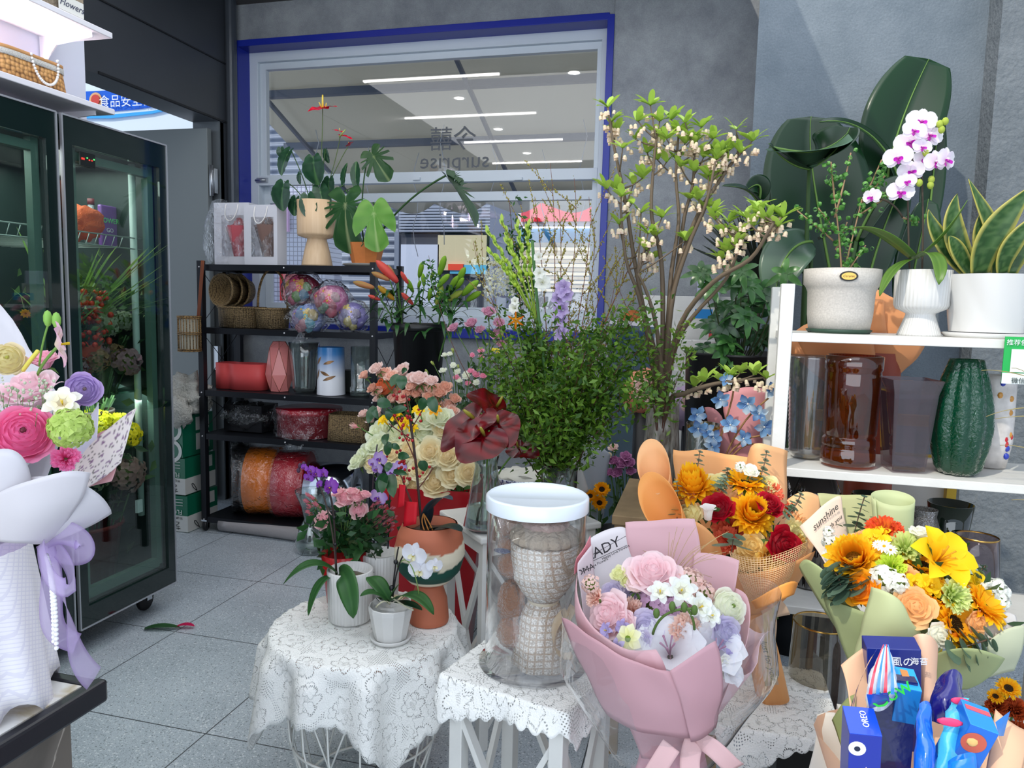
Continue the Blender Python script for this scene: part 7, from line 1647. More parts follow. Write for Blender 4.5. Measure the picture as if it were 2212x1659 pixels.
 # pink paper bouquet and blue star flowers
t=thing('pink_paper_wrap','rolled pink wrapping papers standing behind the blue star flowers','wrapping paper',(P(1590,900,2.55).x,2.6,0))
for r_ in([[(1560,850,2.6),(1600,835,2.55),(1640,830,2.6),(1672,850,2.65)],[(1565,940,2.55),(1600,930,2.5),(1640,940,2.52),(1668,950,2.6)],[(1600,1060,2.6),(1620,1060,2.58),(1640,1060,2.58),(1650,1060,2.6)]],[[(1520,880,2.55),(1545,875,2.5),(1560,900,2.5)],[(1540,960,2.5),(1560,950,2.45),(1580,960,2.5)],[(1590,1060,2.55),(1600,1060,2.5),(1610,1060,2.55)]]):sheet(t,'paper',r_,(226,158,162))
mk('support_tube',MB().setc((176,120,110)).lathe([(.03,.0),(.04,P(1600,1040,2.6).z)],14,M4.Translation((P(1620,1000,2.6).x,2.6,0))),PAPERT,t)
def star():
 mb=MB();cs=(L_((60,90,150)),L_((120,170,214)),L_((214,226,230)),L_((80,130,180)),L_((150,190,226)))
 for k in range(5):flat_petal(mb,k*1.257,.08,1,.36,.3,.1,cs[k],cs[(k+1)%5],2,3,cup=.25)
 mb.setc((236,236,230));mb.ball((0,0,.12),.1,6);return mb
sv=V((P(1515,1010,2.42).x,2.42,0));t=thing('star_flower_branch','artificial twig of folded blue star flowers between the bark vase and the shelf','artificial flowers',sv)
mk('twigs',(lambda b:[b.tube(bezpts([sv+V((0,0,.5))]+[P(*q)for q in pts],10),.003,5)for pts in([(1530,960,2.4),(1580,900,2.38),(1585,840,2.38)],[(1530,960,2.4),(1600,940,2.35),(1660,940,2.35)],[(1540,960,2.4),(1610,900,2.36),(1660,860,2.36)],[(1540,980,2.4),(1600,950,2.36),(1640,960,2.36)])]and b)(MB().setc((150,110,70))),STEM,t)
for x,y,r in((1505,895,22),(1555,862,22),(1508,925,22),(1528,930,18),(1540,945,20),(1578,918,22),(1616,872,24),(1640,895,20),(1650,922,24),(1605,948,20),(1665,845,20),(1538,965,20),(1570,820,16)):head(t,'star_flower',C('starfl|',star),PETAL,P(x,y,2.34),(U(-.5,.5),-1,U(-.3,.5)),r*K(x,y,2.34))
vase('jar_vase','short textured glass jar with a gold rim holding the blue star twig',[(0,.004),(.05,.004),(.052,P(1500,910,2.45).z-.62)],(sv.x,sv.y,.62),VGLASS);mk('gold_rim',MB().lathe([(.052,.0),(.054,.008),(.052,.016)],30,M4.Translation((sv.x,sv.y,P(1500,915,2.45).z-.01)),close=False),mat('gold',(190,150,80),.25,1),[o for o in COL.objects if o.name.startswith('jar_vase')][0])
t=thing('jar_stand','narrow stand hidden under the short glass jar','stand',(sv.x,sv.y,0));mk('column',BX((sv.x,sv.y,.308),(.10,.10,.616)),WPAINT,t)
# white three-tier shelf with pots and vases
HX0,HX1,HY0,HY1=.215,1.02,2.2,2.50
ws=thing('white_shelf','white painted shelf unit of three tiers at the right','shelf',(.62,2.35,0));HZ=(1.345,.965,.565)
for x in(HX0,HX1):
 for y in(HY0,HY1):mk('post',BX((x,y,.74 if x==HX0 else .67),(.036,.036,1.48 if x==HX0 else 1.34)),WPAINT,ws,bev=.003)
for z in HZ:mk('shelf_board',BX(((HX0+HX1)/2+.0,(HY0+HY1)/2,z-.012),(HX1-HX0,HY1-HY0+.03,.024)),WPAINT,ws,bev=.002)
ym=mat('yellow_frame',(196,160,30),.5);t=thing('yellow_rack','yellow framed rack standing behind the white shelf','rack',(.62,2.68,0))
for x in(.36,.80):mk('upright',BX((x,2.66,.55),(.028,.03,1.1)),ym,t)
for z in(.46,.93,1.06):mk('cross_rail',BX((.58,2.66,z),(.47,.03,.035)),ym,t)
mk('white_panel',BX((.62,2.70,.78),(.40,.02,.20)),WPAINT,t)
HP=lambda x,y,z=HZ[0]:V((P(x,y,2.3).x,0,z))
c=V((P(1812,700,2.33).x,2.33,HZ[0]));t=thing('curly_ficus','ring-leaved ficus in a tapered speckled white pot with an oval gold sticker','potted plant',c);k=K(1812,640,2.33)
mk('pot',MB().lathe([(0,.012),(62*k,.012),(66*k,40*k),(68*k,88*k),(72*k,98*k),(77*k,104*k),(78*k,136*k),(72*k,137*k),(70*k,120*k),(0,116*k)],48,M4.Translation(c)),mat('speckled_pot',(190,184,176),.45,var=(220,.12)),t)
mk('saucer',MB().lathe([(0,0),(60*k,0),(66*k,.010),(63*k,.012),(0,.008)],40,M4.Translation(c),rf=lambda a,q:1+.02*sin(30*a)),mat('green_saucer',(44,70,56),.5),t)
M=facing(c+V((0,-78.2*k,119*k)),(1,0,0),(0,-.05,1));mk('sticker',MB().lathe([(0,0),(1,0),(1,.002)],30,M@M4.Diagonal((.024,.014,1,1))),mat('sticker_black',(30,26,16),.4),t);mk('sticker_face',MB().lathe([(0,0),(1,0),(1,.003)],30,M@M4.Diagonal((.019,.010,1,1))),MATS['gold'],t);txt('lettering','Ceramic',M@M4.Translation((0,0,.0035)),.009,mat('sticker_ink',(60,40,10),.5),t,shear=.3)
b=MB().setc((150,120,90));ring=MB();j=c+V((0,0,116*k))
for i in range(9):ring.grid(lambda u,v:V((.5+.42*cos(2*pi*u)*1,.5*(v-.5),.42*sin(2*pi*u))),9,1,closeu=False)if i==0 else None
ring.c=[mixc(L_((50,110,40)),L_((120,176,90)),(p[2]+.42)/.84)for p in ring.v];RING=ring.mesh('curled_leaf')
for x,y,x2,y2 in((1800,565,1803,430),(1803,470,1838,330),(1800,520,1722,455),(1803,500,1768,450),(1805,560,1862,430),(1862,440,1905,345),(1845,470,1925,420),(1830,565,1870,530),(1803,430,1795,350),(1805,540,1830,480),(1880,420,1912,380),(1950,470,1985,480)):
 A_,B_=P(x,y,2.33+U(-.04,.04)),P(x2,y2,2.33+U(-.06,.06));A_=j if y>555 else A_;ln=bezpts([A_,A_.lerp(B_,.5)+V((U(-.01,.01),U(-.02,.02),-.006)),B_],9);b.tube(ln,[.0028]*5+[.002]*5,5)
 for q in ln[2:]*2:mk('leaf',RING,LEAF,t,TR(q+V((U(-.012,.012),U(-.012,.012),U(-.012,.012))),(U(-1,1),U(-1,1),U(-.4,1)),U(.012,.019),U(0,6)))
mk('twigs',b,STEM,t)
c=V((P(1985,715,2.31).x,2.31,HZ[0]));k=K(1985,650,2.31);t=thing('potted_orchid','tall white and magenta moth orchid in a ridged hourglass pot on the white shelf','potted plant',c)
mk('pot',MB().lathe([(0,0),(44*k,0),(43*k,4*k),(29*k,44*k),(29*k,48*k),(50*k,58*k),(54*k,66*k),(56*k,140*k),(51*k,140*k),(48*k,120*k),(0,120*k)],170,M4.Translation(c),rf=ridged(44)),POT,t);j=P(1975,560,2.31)
for pts,w in(([(1975,560,2.30),(1930,520,2.25),(1880,480,2.22),(1828,496,2.2)],.058),([(1980,560,2.3),(2020,530,2.27),(2060,490,2.25),(2090,432,2.24)],.026),([(1985,555,2.28),(2015,530,2.22),(2040,560,2.2),(2028,615,2.18)],.046),([(1970,560,2.28),(1930,570,2.22),(1915,600,2.2),(1900,640,2.19)],.034)):orch_leaf(t,pts,w,c=((70,112,40),(110,146,60)))
for pts in([(1965,580,2.31),(1960,470,2.31),(1962,400,2.31),(1960,345,2.31)],[(1992,580,2.31),(1996,470,2.31),(1992,400,2.31),(1990,340,2.3)],[(1990,400,2.31),(1970,350,2.3),(1950,300,2.3),(1990,275,2.29)],[(1950,470,2.31),(1930,430,2.3),(1900,430,2.29),(1885,425,2.28)]):stemto(t,pts,.0026,(70,60,50),'flower_spike',12)
OM=lambda:orchid((244,226,240),(248,246,250),(190,40,180),(230,120,200))
for x,y,r,sx in((1990,262,30,0),(2008,292,28,.3),(1965,307,30,-.1),(1940,340,28,-.2),(1975,282,24,.1),(1992,318,20,.2),(2042,345,28,.9),(2020,350,26,.4),(1968,370,26,-.1),(1995,345,22,.2),(1958,392,20,0),(1945,415,27,0),(1884,425,20,-.9)):head(t,'orchid_flower',C('orchmag|',OM),PETAL,P(x,y,2.27+U(-.03,.02)),(sx,-1,U(-.1,.2)),r*K(x,y,2.27),U(-.3,.3))
for x,y in((2030,268),(2042,262),(2034,280),(2000,330),(1986,395),(2012,388),(2010,400)):mk('flower_bud',MB().setc((190,206,90)).ball(P(x,y,2.27),.009,8,(1,1,1.2)),PETAL,t)
c=V((P(2128,715,2.3).x,2.3,HZ[0]));k=K(2128,650,2.3);t=thing('snake_plant','yellow-edged snake plant in a fluted white pot at the right end of the shelf','potted plant',c)
mk('pot',MB().grid(lambda u,v:c+V(((68+14*v)*k*(1+.03*abs(sin(7*(pi*u+.35*v))))*cos(2*pi*u),(68+14*v)*k*(1+.03*abs(sin(7*(pi*u+.35*v))))*sin(2*pi*u),.016+v*122*k)),112,10,closeu=True).lathe([(80*k,.016+122*k),(74*k,.016+122*k),(72*k,100*k),(0,100*k)],40,M4.Translation(c),close=False),POT,t)
mk('saucer',MB().lathe([(0,0),(76*k,0),(84*k,.012),(80*k,.014),(0,.010)],48,M4.Translation(c)),POT,t)
SK=dict(c0=(40,76,36),c1=(60,100,50),edge=(206,196,100),stripe=(96,130,76),n=26,nv=3,fold=.25)
for pts,w in(([(2105,590,2.3),(2060,540,2.28),(2045,480,2.28),(2068,418,2.3)],.05),([(2150,590,2.3),(2160,500,2.3),(2130,470,2.3),(2092,386,2.32)],.034),([(2115,590,2.25),(2120,520,2.22),(2170,470,2.2),(2230,400,2.2)],.06),([(2090,590,2.32),(2060,560,2.3),(2010,500,2.3),(2006,452,2.3)],.04),([(2180,590,2.28),(2190,540,2.28),(2230,500,2.26),(2260,440,2.26)],.05),([(2165,590,2.24),(2165,540,2.22),(2200,510,2.2),(2240,460,2.2)],.04),([(2130,590,2.33),(2125,540,2.33),(2115,500,2.33),(2118,460,2.33)],.045),([(2095,590,2.28),(2075,560,2.26),(2060,520,2.25),(2050,510,2.25)],.035)):mk('leaf',strap_leaf([P(*q)for q in pts],w,upv=(.1,-1,.1),wf=lambda t:(.75+.5*sin(pi*t))*(1-t**4)**.8,**SK),LEAF,t,sol=.003)
# peach paper bouquet behind the shelf
t=thing('peach_paper_bouquet','orange-peach paper wrapped bouquet behind the white shelf','bouquet',(P(1880,800,2.62).x,2.62,0));PE=(246,176,120)
for r_ in([[(1690,740,2.6),(1780,650,2.6),(1830,720,2.6),(1880,640,2.62)],[(1720,780,2.55),(1800,780,2.5),(1860,780,2.5),(1900,760,2.55)],[(1830,860,2.6),(1860,870,2.58),(1880,870,2.58),(1900,860,2.6)]],[[(1860,620,2.6),(1890,618,2.56),(1950,650,2.58),(1985,680,2.6)],[(1860,720,2.56),(1900,700,2.5),(1950,720,2.52),(2040,735,2.6)],[(1860,870,2.6),(1885,870,2.56),(1905,860,2.58),(1930,820,2.6)]],[[(1880,650,2.54),(1915,640,2.5),(1910,660,2.54)],[(1870,690,2.52),(1900,720,2.48),(1915,700,2.52)],[(1865,720,2.55),(1885,735,2.52),(1920,730,2.55)]],[[(1715,720,2.54),(1800,745,2.5),(1890,720,2.55)],[(1740,770,2.52),(1820,790,2.48),(1890,770,2.52)]]):sheet(t,'paper',r_,PE,wob=.006)
mk('card_cylinder',MB().setc((150,66,46)).lathe([(0,0),(.072,0),(.072,P(1930,768,2.45).z),(.068,P(1930,768,2.45).z),(.066,.9),(0,.9)],36,M4.Translation((P(1922,800,2.44).x,2.62,0))),PAINT,t)
# vases on the second tier
z2=HZ[1]
def hv(name,label,x,yb,Yd,prof,mt,n=48,rf=None,smooth=True,rot=0,z=z2,M=None,sol=True):
 k=K(x,yb,Yd);c=V((P(x,yb,Yd).x,Yd,z));t=thing(name,label,'vase',c,None);b=MB().lathe([(r*k,h*k)for r,h in prof],n,M4.Translation(c)@M4.Rotation(rot,4,'Z'),rf=rf,smooth=smooth,close=False);mk('body',b,mt,t,sol=.003 if sol else 0);return t,c,k
AMB=thin('amber_glass',(206,136,66),refl=1.8,haze=.10,hazec=(150,80,20));SMO=thin('smoky_glass',(216,206,210),refl=1.5,haze=.06,hazec=(150,136,140));GRN=thin('green_glass',(60,170,120),refl=1.3,haze=.45,hazec=(6,110,76),bump=(60,.35));CLR=thin('ribbed_clear',(225,225,225),refl=2.4,haze=.06)
hv('ribbed_glass_vase','clear horizontally ribbed glass vase at the left of the middle tier',1742,975,2.36,[(0,6),(30,6),(34,12)]+[(35+i*.25+(i%2)*1.2,14+i*4.6)for i in range(46)],CLR,40)
hv('amber_vase','tall amber brown cylinder vase with faceted foot on the middle tier',1830,992,2.28,[(0,8),(54,8),(55,18),(54,40),(51,44),(54,48),(53,62),(50,66),(50,68),(54,72),(56,200),(55,206),(58,212),(58,238),(53,240),(51,212),(50,76),(0,74)],AMB,48,lambda a,q:1+.018*(cos(16*a)>0)*(q<.45),sol=False)
hv('square_vase','smoky square flared glass vase on the middle tier',1950,1002,2.27,[(0,6),(46,6),(48,14),(62,170),(72,200),(70,200),(59,170),(43,16),(0,14)],SMO,4,None,False,pi/4+.12,sol=False)
hv('ribbed_green_vase','bulging dark green ribbed glass vase at the right of the middle tier',2068,1012,2.28,[(0,4),(36,4),(46,18),(57,70),(61,110),(56,160),(44,210),(34,240),(32,248)],GRN,80,lambda a,q:.90+.12*abs(cos(5*a)))
t,c,k=hv('confetti_vase','white glass vase flecked with red and blue behind the green vase',2138,990,2.42,[(0,4),(30,4),(38,60),(36,190),(34,200)],mat('confetti_glass',(206,200,196),.3,var=(30,.2)),30)
for i in range(12):a=-1.5+U(-.8,.8);h=U(20,190)*k;mk('fleck',MB().setc(((190,30,40),(40,60,170),(200,140,60))[i%3]).ball(c+V((37*k*cos(a),37*k*sin(a),h)),.008,7,(1,.5,1.2)),CARD,t)
# lower tier vases
z3=HZ[2]+.001;DKB=thin('dark_brown_glass',(70,44,40),refl=2,haze=.5,hazec=(50,30,28));DKG=thin('dark_green_glass',(20,70,40),refl=2,haze=.6,hazec=(10,44,26))
hv('brown_vase','ribbed dark brown vase on the lower tier behind the peach bouquet',1750,1250,2.38,[(0,4),(40,4),(56,100),(50,200),(26,262)],DKB,60,lambda a,q:1+.03*cos(20*a),z=z3);hv('plum_vase','dark plum vase at the left end of the lower tier',1704,1250,2.40,[(0,4),(26,4),(32,150),(22,260)],DKB,z=z3)
hv('green_tumbler','dark green glass cylinder on the lower tier behind the green bouquet',1866,1240,2.38,[(0,4),(36,4),(36,214)],DKG,z=z3);hv('crackle_vase','bottle-shaped crackled grey glass vase on the lower tier',1985,1260,2.30,[(0,4),(50,4),(62,60),(56,120),(28,180),(22,200),(24,215)],thin('crackle',(180,175,170),refl=2.4,haze=.3,hazec=(150,145,140),bump=(160,1)),z=z3)
hv('dark_flared_vase','dark green flared vase on the lower tier right of the crackled one',2040,1250,2.40,[(0,4),(28,4),(34,120),(44,208)],DKG,z=z3)
t,c,k=hv('gold_rim_vase','smoky tapered vase with a gold rim at the right of the lower tier',2102,1270,2.28,[(0,4),(50,4),(46,80),(40,172)],SMO,z=z3);mk('gold_rim',MB().lathe([(39.6*k,171*k),(41*k,173*k),(39.6*k,175*k)],40,M4.Translation(c),close=False),MATS['gold'],t)
# payment card sign without its code
t=thing('payment_sign','green and white payment sign card hanging at the right end of the shelf','sign',P(2195,780,2.17));a,c=P(2172,727,2.17),P(2250,832,2.17)
mk('card',BX(((a.x+c.x)/2,2.172,(a.z+c.z)/2),(c.x-a.x,.003,a.z-c.z)),mat('card_green',(24,164,74),.4),t);mk('card_base',BX(((a.x+c.x)/2,2.170,c.z+.014),(c.x-a.x,.003,.028)),mat('card_paper',(220,226,224),.5),t);a2,c2_=P(2186,754,2.167),P(2240,806,2.167);mk('blank_square',BX(((a2.x+c2_.x)/2,2.168,(a2.z+c2_.z)/2),(c2_.x-a2.x,.002,a2.z-c2_.z)),MATS['card_paper'],t)
txt('lettering','推荐使用',facing(P(2205,741,2.167),(1,0,0),(0,0,1)),.016,MATS['card_paper'],t);txt('lettering','微信支付',facing(P(2215,824,2.166),(1,0,0),(0,0,1)),.016,mat('ink_grey',(70,80,76),.6),t)
b=MB().setc((150,136,90))
for x,y,x2,y2 in((2212,820,2120,800),(2240,880,2130,900),(2240,900,2150,905),(2240,850,2185,795),(2240,985,2160,962),(2240,1090,2185,1080)):b.tube(bezpts([P(x+30,y,2.1),P((x+x2)/2,min(y,y2)-4,2.1),P(x2,y2,2.1)],6),[.0016]*4+[.001]*3,4)
tagp(mk('dry_grass_stems',b,STEM),'thin dry grass stems poking in from the right edge of the frame','dried grass',kind='stuff')
# ================================================================== WRAPPED BOUQUETS IN FRONT
def fl(parent,items,Y,table):
 for it in items:
  k,x,y,r=it[:4];name,key,f=table[k][:3];dY=it[4]if len(it)>4 else 0;d=it[5]if len(it)>5 else None
  cx_=parent['_cx'];cy_=parent['_cy']
  d=d or((x-cx_)/170,-.75,.55-(y-cy_)/260)
  head(parent,name,C(key,f),PETAL,P(x,y,Y+dY),d,r*1.28*K(x,y,Y+dY))
def stalks(parent,items,Y,foot,col=(84,116,60)):
 for it in items:
  p=P(it[1],it[2],Y+.03);stemto(parent,[foot,V(foot).lerp(p,.7),p-V((0,0,.01))],.002,col)
def bouquet(name,label,foot,cx_,cy_):t=thing(name,label,'bouquet',foot);t['_cx']=cx_;t['_cy']=cy_;return t
TB=dict(
sun=('sunflower','sunf|',lambda:sunflower(3,(60,40,16),(250,176,14),(255,212,40))),sun2=('sunflower','sunf2|',lambda:sunflower(8,(170,120,20),(250,176,14),(255,212,44),5)),red=('rose','rred|',lambda:rose((130,4,20),(190,10,40),22)),cor=('carnation','ccor|',lambda:carnation((236,90,60),(250,130,96),2)),
cre=('rose','rcrey|',lambda:rose((240,200,110),(250,226,160),20)),yca=('carnation','cyel|',lambda:carnation((240,190,80),(250,216,120),6)),pal=('rose','rpal|',lambda:rose((238,226,150),(246,238,190),18)),pea=('rose','rpea|',lambda:rose((244,180,110),(250,206,150),20)),
whb=('bellflower','bellw|',lambda:(lambda m:[m.lathe([(.1,-1),(.45,-.8),(.5,0),(.62,.6),(.95,.8)],20,rf=lambda a,q:1+.12*q*cos(5*a),close=False),m][1])(MB((246,244,240)))),wro=('rose','rwht|',lambda:rose((240,238,214),(248,248,240),18)),
org=('rose','rorg|',lambda:rose((250,120,10),(252,176,30),22)),lil=('lily','lily_yel|',lambda:lily_open((250,190,10),(254,220,30),w=.42)),mum=('chrysanthemum','mumor|',lambda:carnation((250,170,50),(236,80,50),9,46)),gca=('carnation','cgrn|',lambda:carnation((196,220,110),(226,236,160),4)),lim=('chrysanthemum','mumlim|',lambda:carnation((190,220,50),(216,236,90),5,44)),
sto=('stock_cluster','stockw|',lambda:floret_cluster((236,238,230),(248,248,244),18,2,.42)),dai=('chamomile','chamo|',lambda:daisy_like((248,248,240),(250,250,246),(226,180,20),12,.16)),yfr=('freesia','fre2|',YF2),ora=('freesia','freor|',lambda:freesia((236,120,10),(244,150,30))),
pin=('rose','rpinkb|',lambda:rose((246,204,210),(252,230,232),26,1.15)),lav=('rose','rlav|',lambda:rose((192,184,216),(218,210,232),22)),hyl=('hydrangea','hylil|',lambda:floret_cluster((222,184,216),(240,214,234),44,7,.26)),lis=('lisianthus','lisbl|',lambda:rose((244,214,206),(248,232,226),12)),but=('lisianthus','lisbut|',lambda:rose((226,226,150),(240,240,196),14)),
fre=('freesia','frew|',lambda:freesia((236,236,190),(246,248,246))),ran=('ranunculus','ranw|',lambda:ranunculus((236,238,204),(250,250,240),5,34,(120,150,60))),car=('carnation','cpea|',lambda:carnation((248,200,182),(252,222,208),3)),gla=('gladiolus','glaw|',lambda:lily_open((238,236,240),(248,248,252),w=.62,stam=(190,140,170))),ast=('astilbe_cluster','astp|',lambda:floret_cluster((244,206,196),(250,226,216),50,9,.2)),
pfr=('freesia','frep|',lambda:freesia((214,206,234),(180,166,214))),daf=('daffodil','dafy|',lambda:daisy_like((240,240,160),(250,250,214),(120,150,40),7,.36)))
# ---- peach bouquet with sunflowers and red roses on the far lace table
LT=V((.19,1.86,.45));t=thing('side_table','square table draped in lace under the peach bouquet','table',(LT.x,LT.y,0));mk('tabletop',BX((LT.x,LT.y,.437),(.30,.34,.024)),WPAINT,t)
for i in(-1,1):
 for j in(-1,1):mk('leg',BX((LT.x+i*.13,LT.y+j*.15,.212),(.028,.028,.424)),cw,t)
lacecloth('lace_cloth','white lace cloth on the low table beneath the peach bouquet',(LT.x,LT.y),.45,sqedge(.31,.35,0),.22,.55,7,.010,34,9)
pb=bouquet('peach_bouquet','peach-wrapped bouquet of sunflowers and deep red roses on the lace covered table',(.2,1.84,.456),1600,1110);PO=(248,184,120);PI=(250,196,140)
S=lambda r_,c=PO,**kw:sheet(pb,'wrapping_paper',r_,c,**kw)
S([[(1455,972,2.02),(1500,985,2.03),(1512,950,2.03),(1530,985,2.03),(1640,990,2.03),(1690,1000,2.0)],[(1450,1060,1.98),(1500,1070,2.0),(1560,1080,2.0),(1620,1080,2.0),(1660,1080,2.0),(1700,1090,1.98)],[(1520,1250,1.9),(1560,1250,1.9),(1590,1250,1.9),(1620,1250,1.9),(1650,1250,1.9),(1670,1250,1.9)]])
S([[(1612,1000,1.98),(1620,935,1.9),(1650,955,1.9),(1700,975,1.97)],[(1610,1060,1.96),(1635,1040,1.88),(1660,1050,1.9),(1696,1070,1.95)],[(1640,1160,1.92),(1660,1160,1.88),(1680,1160,1.9),(1700,1160,1.92)]],PI)
conepaper(pb,(1455,1170,1.84),(1412,1005,1.84),14,44,PI,.30);conepaper(pb,(1500,1210,1.76),(1425,1085,1.74),16,52,(250,178,100),.38)
S([[(1470,1130,1.70),(1500,1110,1.68),(1550,1140,1.68),(1560,1200,1.72)],[(1480,1200,1.70),(1510,1190,1.66),(1540,1210,1.67),(1570,1250,1.72)],[(1520,1290,1.74),(1540,1290,1.72),(1560,1290,1.72),(1590,1290,1.74)]])
S([[(1560,1230,1.68),(1620,1260,1.64),(1700,1220,1.66),(1760,1190,1.74)],[(1570,1290,1.70),(1630,1310,1.64),(1700,1280,1.66),(1745,1250,1.74)],[(1600,1330,1.76),(1640,1330,1.74),(1660,1320,1.74),(1690,1300,1.78)]])
S([[(1620,1300,1.62),(1680,1262,1.60),(1740,1240,1.62),(1722,1270,1.66)],[(1630,1318,1.62),(1690,1300,1.58),(1730,1280,1.62),(1715,1285,1.66)]],(255,180,90),nu=10,nv=6)
S([[(1700,1080,1.84),(1735,1050,1.84),(1772,1075,1.86)],[(1720,1140,1.8),(1745,1130,1.8),(1765,1150,1.82)],[(1720,1230,1.78),(1740,1220,1.78),(1750,1200,1.8)]],PI)
mk('netting',MB().setc((246,206,156)).bez([[P(1575,1190,1.66),P(1640,1230,1.62),P(1720,1180,1.66),P(1745,1170,1.74)],[P(1590,1240,1.65),P(1640,1310,1.60),P(1700,1260,1.64),P(1740,1220,1.72)],[P(1620,1300,1.68),P(1650,1300,1.66),P(1670,1290,1.68),P(1700,1270,1.74)]],30,26),STEM,pb).modifiers.new('mesh','WIREFRAME').thickness=.0016
b=MB().setc(PO);o_=P(1625,1300,1.80);f_=V((.205,1.85,.457));M=TR(f_,o_-f_);L0=(o_-f_).length
b.lathe([(.038,0),(.036,L0*.5),(.03,L0*.85),(.07,L0+.03)],30,M,rf=lambda a,q:1+.12*sin(4*a));mk('paper_handle',b,PAPERT,pb)
ribbon(pb,[(1640,1300,1.74),(1690,1330,1.72),(1640,1380,1.73),(1668,1480,1.74)],.030,(236,206,176),PAPERT,n=20);ribbon(pb,[(1640,1300,1.74),(1680,1290,1.70),(1692,1330,1.72)],.030,(240,214,186),PAPERT,n=12)
IKB=mat('ribbon_ink',(50,40,40),.6)
d_=(P(1668,1470,1.73)-P(1640,1370,1.73));txt('lettering','Just for you',facing(P(1660,1425,1.722),d_,d_.cross(V((0,1,0)))),.020,IKB,pb,shear=.35)
items=[('sun2',1500,1062,42,.02,(-.2,-.4,1)),('sun',1608,1050,38,.03,(.1,-.2,1)),('sun2',1622,1116,42,-.04,(.15,-.8,.7)),('red',1553,1098,30,-.05),('red',1662,1092,28,-.05,(.3,-.5,.9)),('red',1690,1176,36,-.10),('cor',1575,1140,30,-.02),('cor',1572,1168,26,-.05),('cor',1668,1062,22,.03),('cre',1624,1180,28,-.08),('yca',1668,1205,30,-.1),('cre',1612,1205,24,-.09),('pea',1478,1080,24,.0),('pal',1490,1112,28,-.03),('whb',1530,1108,14,-.08,(0,-.2,1)),('pal',1716,1150,28,-.03),('pea',1730,1128,22,0),('wro',1622,1018,15,.02),('pal',1545,1045,24,.03),('pal',1660,1050,24,.04),('pea',1596,1085,20,0),('cor',1716,1100,20,.02),('cor',1455,1068,16,.02),('sto',1600,1010,10,.03),('cor',1540,1062,18,.02),('yca',1722,1176,22,-.05)]
fl(pb,items,1.82,TB);stalks(pb,items[:10],1.84,f_+V((0,0,.2)))
b=MB();leafy(b,P(1600,1150,1.84),(0,0,1),110,.04,.035,L_((40,70,36)),L_((70,104,50)),.5);mk('leaves',b,LEAF,pb)
for pts in([(1502,1060,1.86),(1506,1010,1.88),(1512,975,1.9)],[(1462,1125,1.78),(1466,1080,1.8),(1462,1040,1.8)],[(1635,1050,1.84),(1652,1010,1.86),(1656,975,1.88)],[(1568,1060,1.84),(1572,1030,1.85),(1572,1012,1.86)],[(1690,1120,1.74),(1720,1100,1.74),(1730,1066,1.76)],[(1550,1060,1.8),(1560,1040,1.8),(1568,1030,1.8)]):mk('eucalyptus',euc_sprig([P(*q)for q in pts],ls=.011,n=8),LEAF,pb)
mk('eucalyptus',euc_sprig([P(1580,1200,1.66),P(1582,1170,1.67),P(1585,1160,1.68)],ls=.024,n=3),LEAF,pb)
# ---- pale pink bouquet in a clear sleeve, front
sf=V((-.02,1.42,.26));t=thing('low_stool','low white stool at the bottom edge beneath the pale pink bouquet','stool',(sf.x,sf.y,0));mk('seat',BX((sf.x,sf.y,.247),(.26,.22,.025)),WPAINT,t)
for i in(-1,1):
 for j in(-1,1):mk('leg',BX((sf.x+i*.11,sf.y+j*.09,.117),(.025,.025,.234)),WPAINT,t)
kb=bouquet('pink_bouquet','pale pink wrapped bouquet of roses and white freesias in a clear sleeve, front centre',sf,1430,1330);PK=(228,186,192);PKD=(218,172,180)
S=lambda r_,c=PK,**kw:sheet(kb,kw.pop('name','wrapping_paper'),r_,c,**kw)
S([[(1352,1130,1.52),(1400,1124,1.53),(1460,1120,1.53),(1502,1120,1.52)],[(1360,1220,1.5),(1410,1230,1.52),(1470,1240,1.52),(1530,1230,1.5)],[(1400,1420,1.44),(1430,1420,1.44),(1460,1420,1.44),(1500,1420,1.44)]])
S([[(1498,1195,1.50),(1530,1192,1.51),(1570,1200,1.50),(1598,1208,1.48)],[(1500,1290,1.47),(1530,1290,1.48),(1570,1300,1.48),(1590,1310,1.44)],[(1470,1430,1.42),(1490,1430,1.42),(1510,1440,1.42),(1540,1440,1.42)]])
S([[(1272,1168,1.47),(1300,1145,1.5),(1352,1128,1.52),(1358,1150,1.52)],[(1265,1250,1.44),(1310,1250,1.46),(1350,1240,1.48),(1375,1240,1.5)],[(1300,1380,1.42),(1330,1380,1.42),(1360,1380,1.42),(1390,1380,1.44)]],(232,226,228),name='printed_paper')
S([[(1248,1215,1.40),(1262,1190,1.42),(1277,1178,1.45)],[(1245,1260,1.38),(1262,1250,1.40),(1280,1240,1.43)],[(1270,1360,1.36),(1285,1350,1.38),(1300,1340,1.40)]],(230,214,218),name='printed_paper')
S([[(1245,1205,1.41),(1262,1180,1.43),(1276,1160,1.46)],[(1240,1240,1.42),(1262,1220,1.44),(1276,1200,1.47)]],(236,150,160))
S([[(1246,1240,1.37),(1238,1330,1.30),(1300,1420,1.22),(1420,1400,1.20)],[(1225,1330,1.34),(1240,1400,1.27),(1330,1470,1.18),(1450,1450,1.18)],[(1300,1480,1.30),(1320,1500,1.26),(1380,1540,1.22),(1440,1550,1.22)]])
S([[(1214,1335,1.30),(1240,1338,1.25),(1330,1440,1.19),(1445,1448,1.16)],[(1230,1395,1.28),(1270,1440,1.22),(1370,1520,1.16),(1490,1490,1.15)],[(1310,1540,1.28),(1340,1570,1.24),(1410,1600,1.22),(1500,1590,1.24)]],PKD)
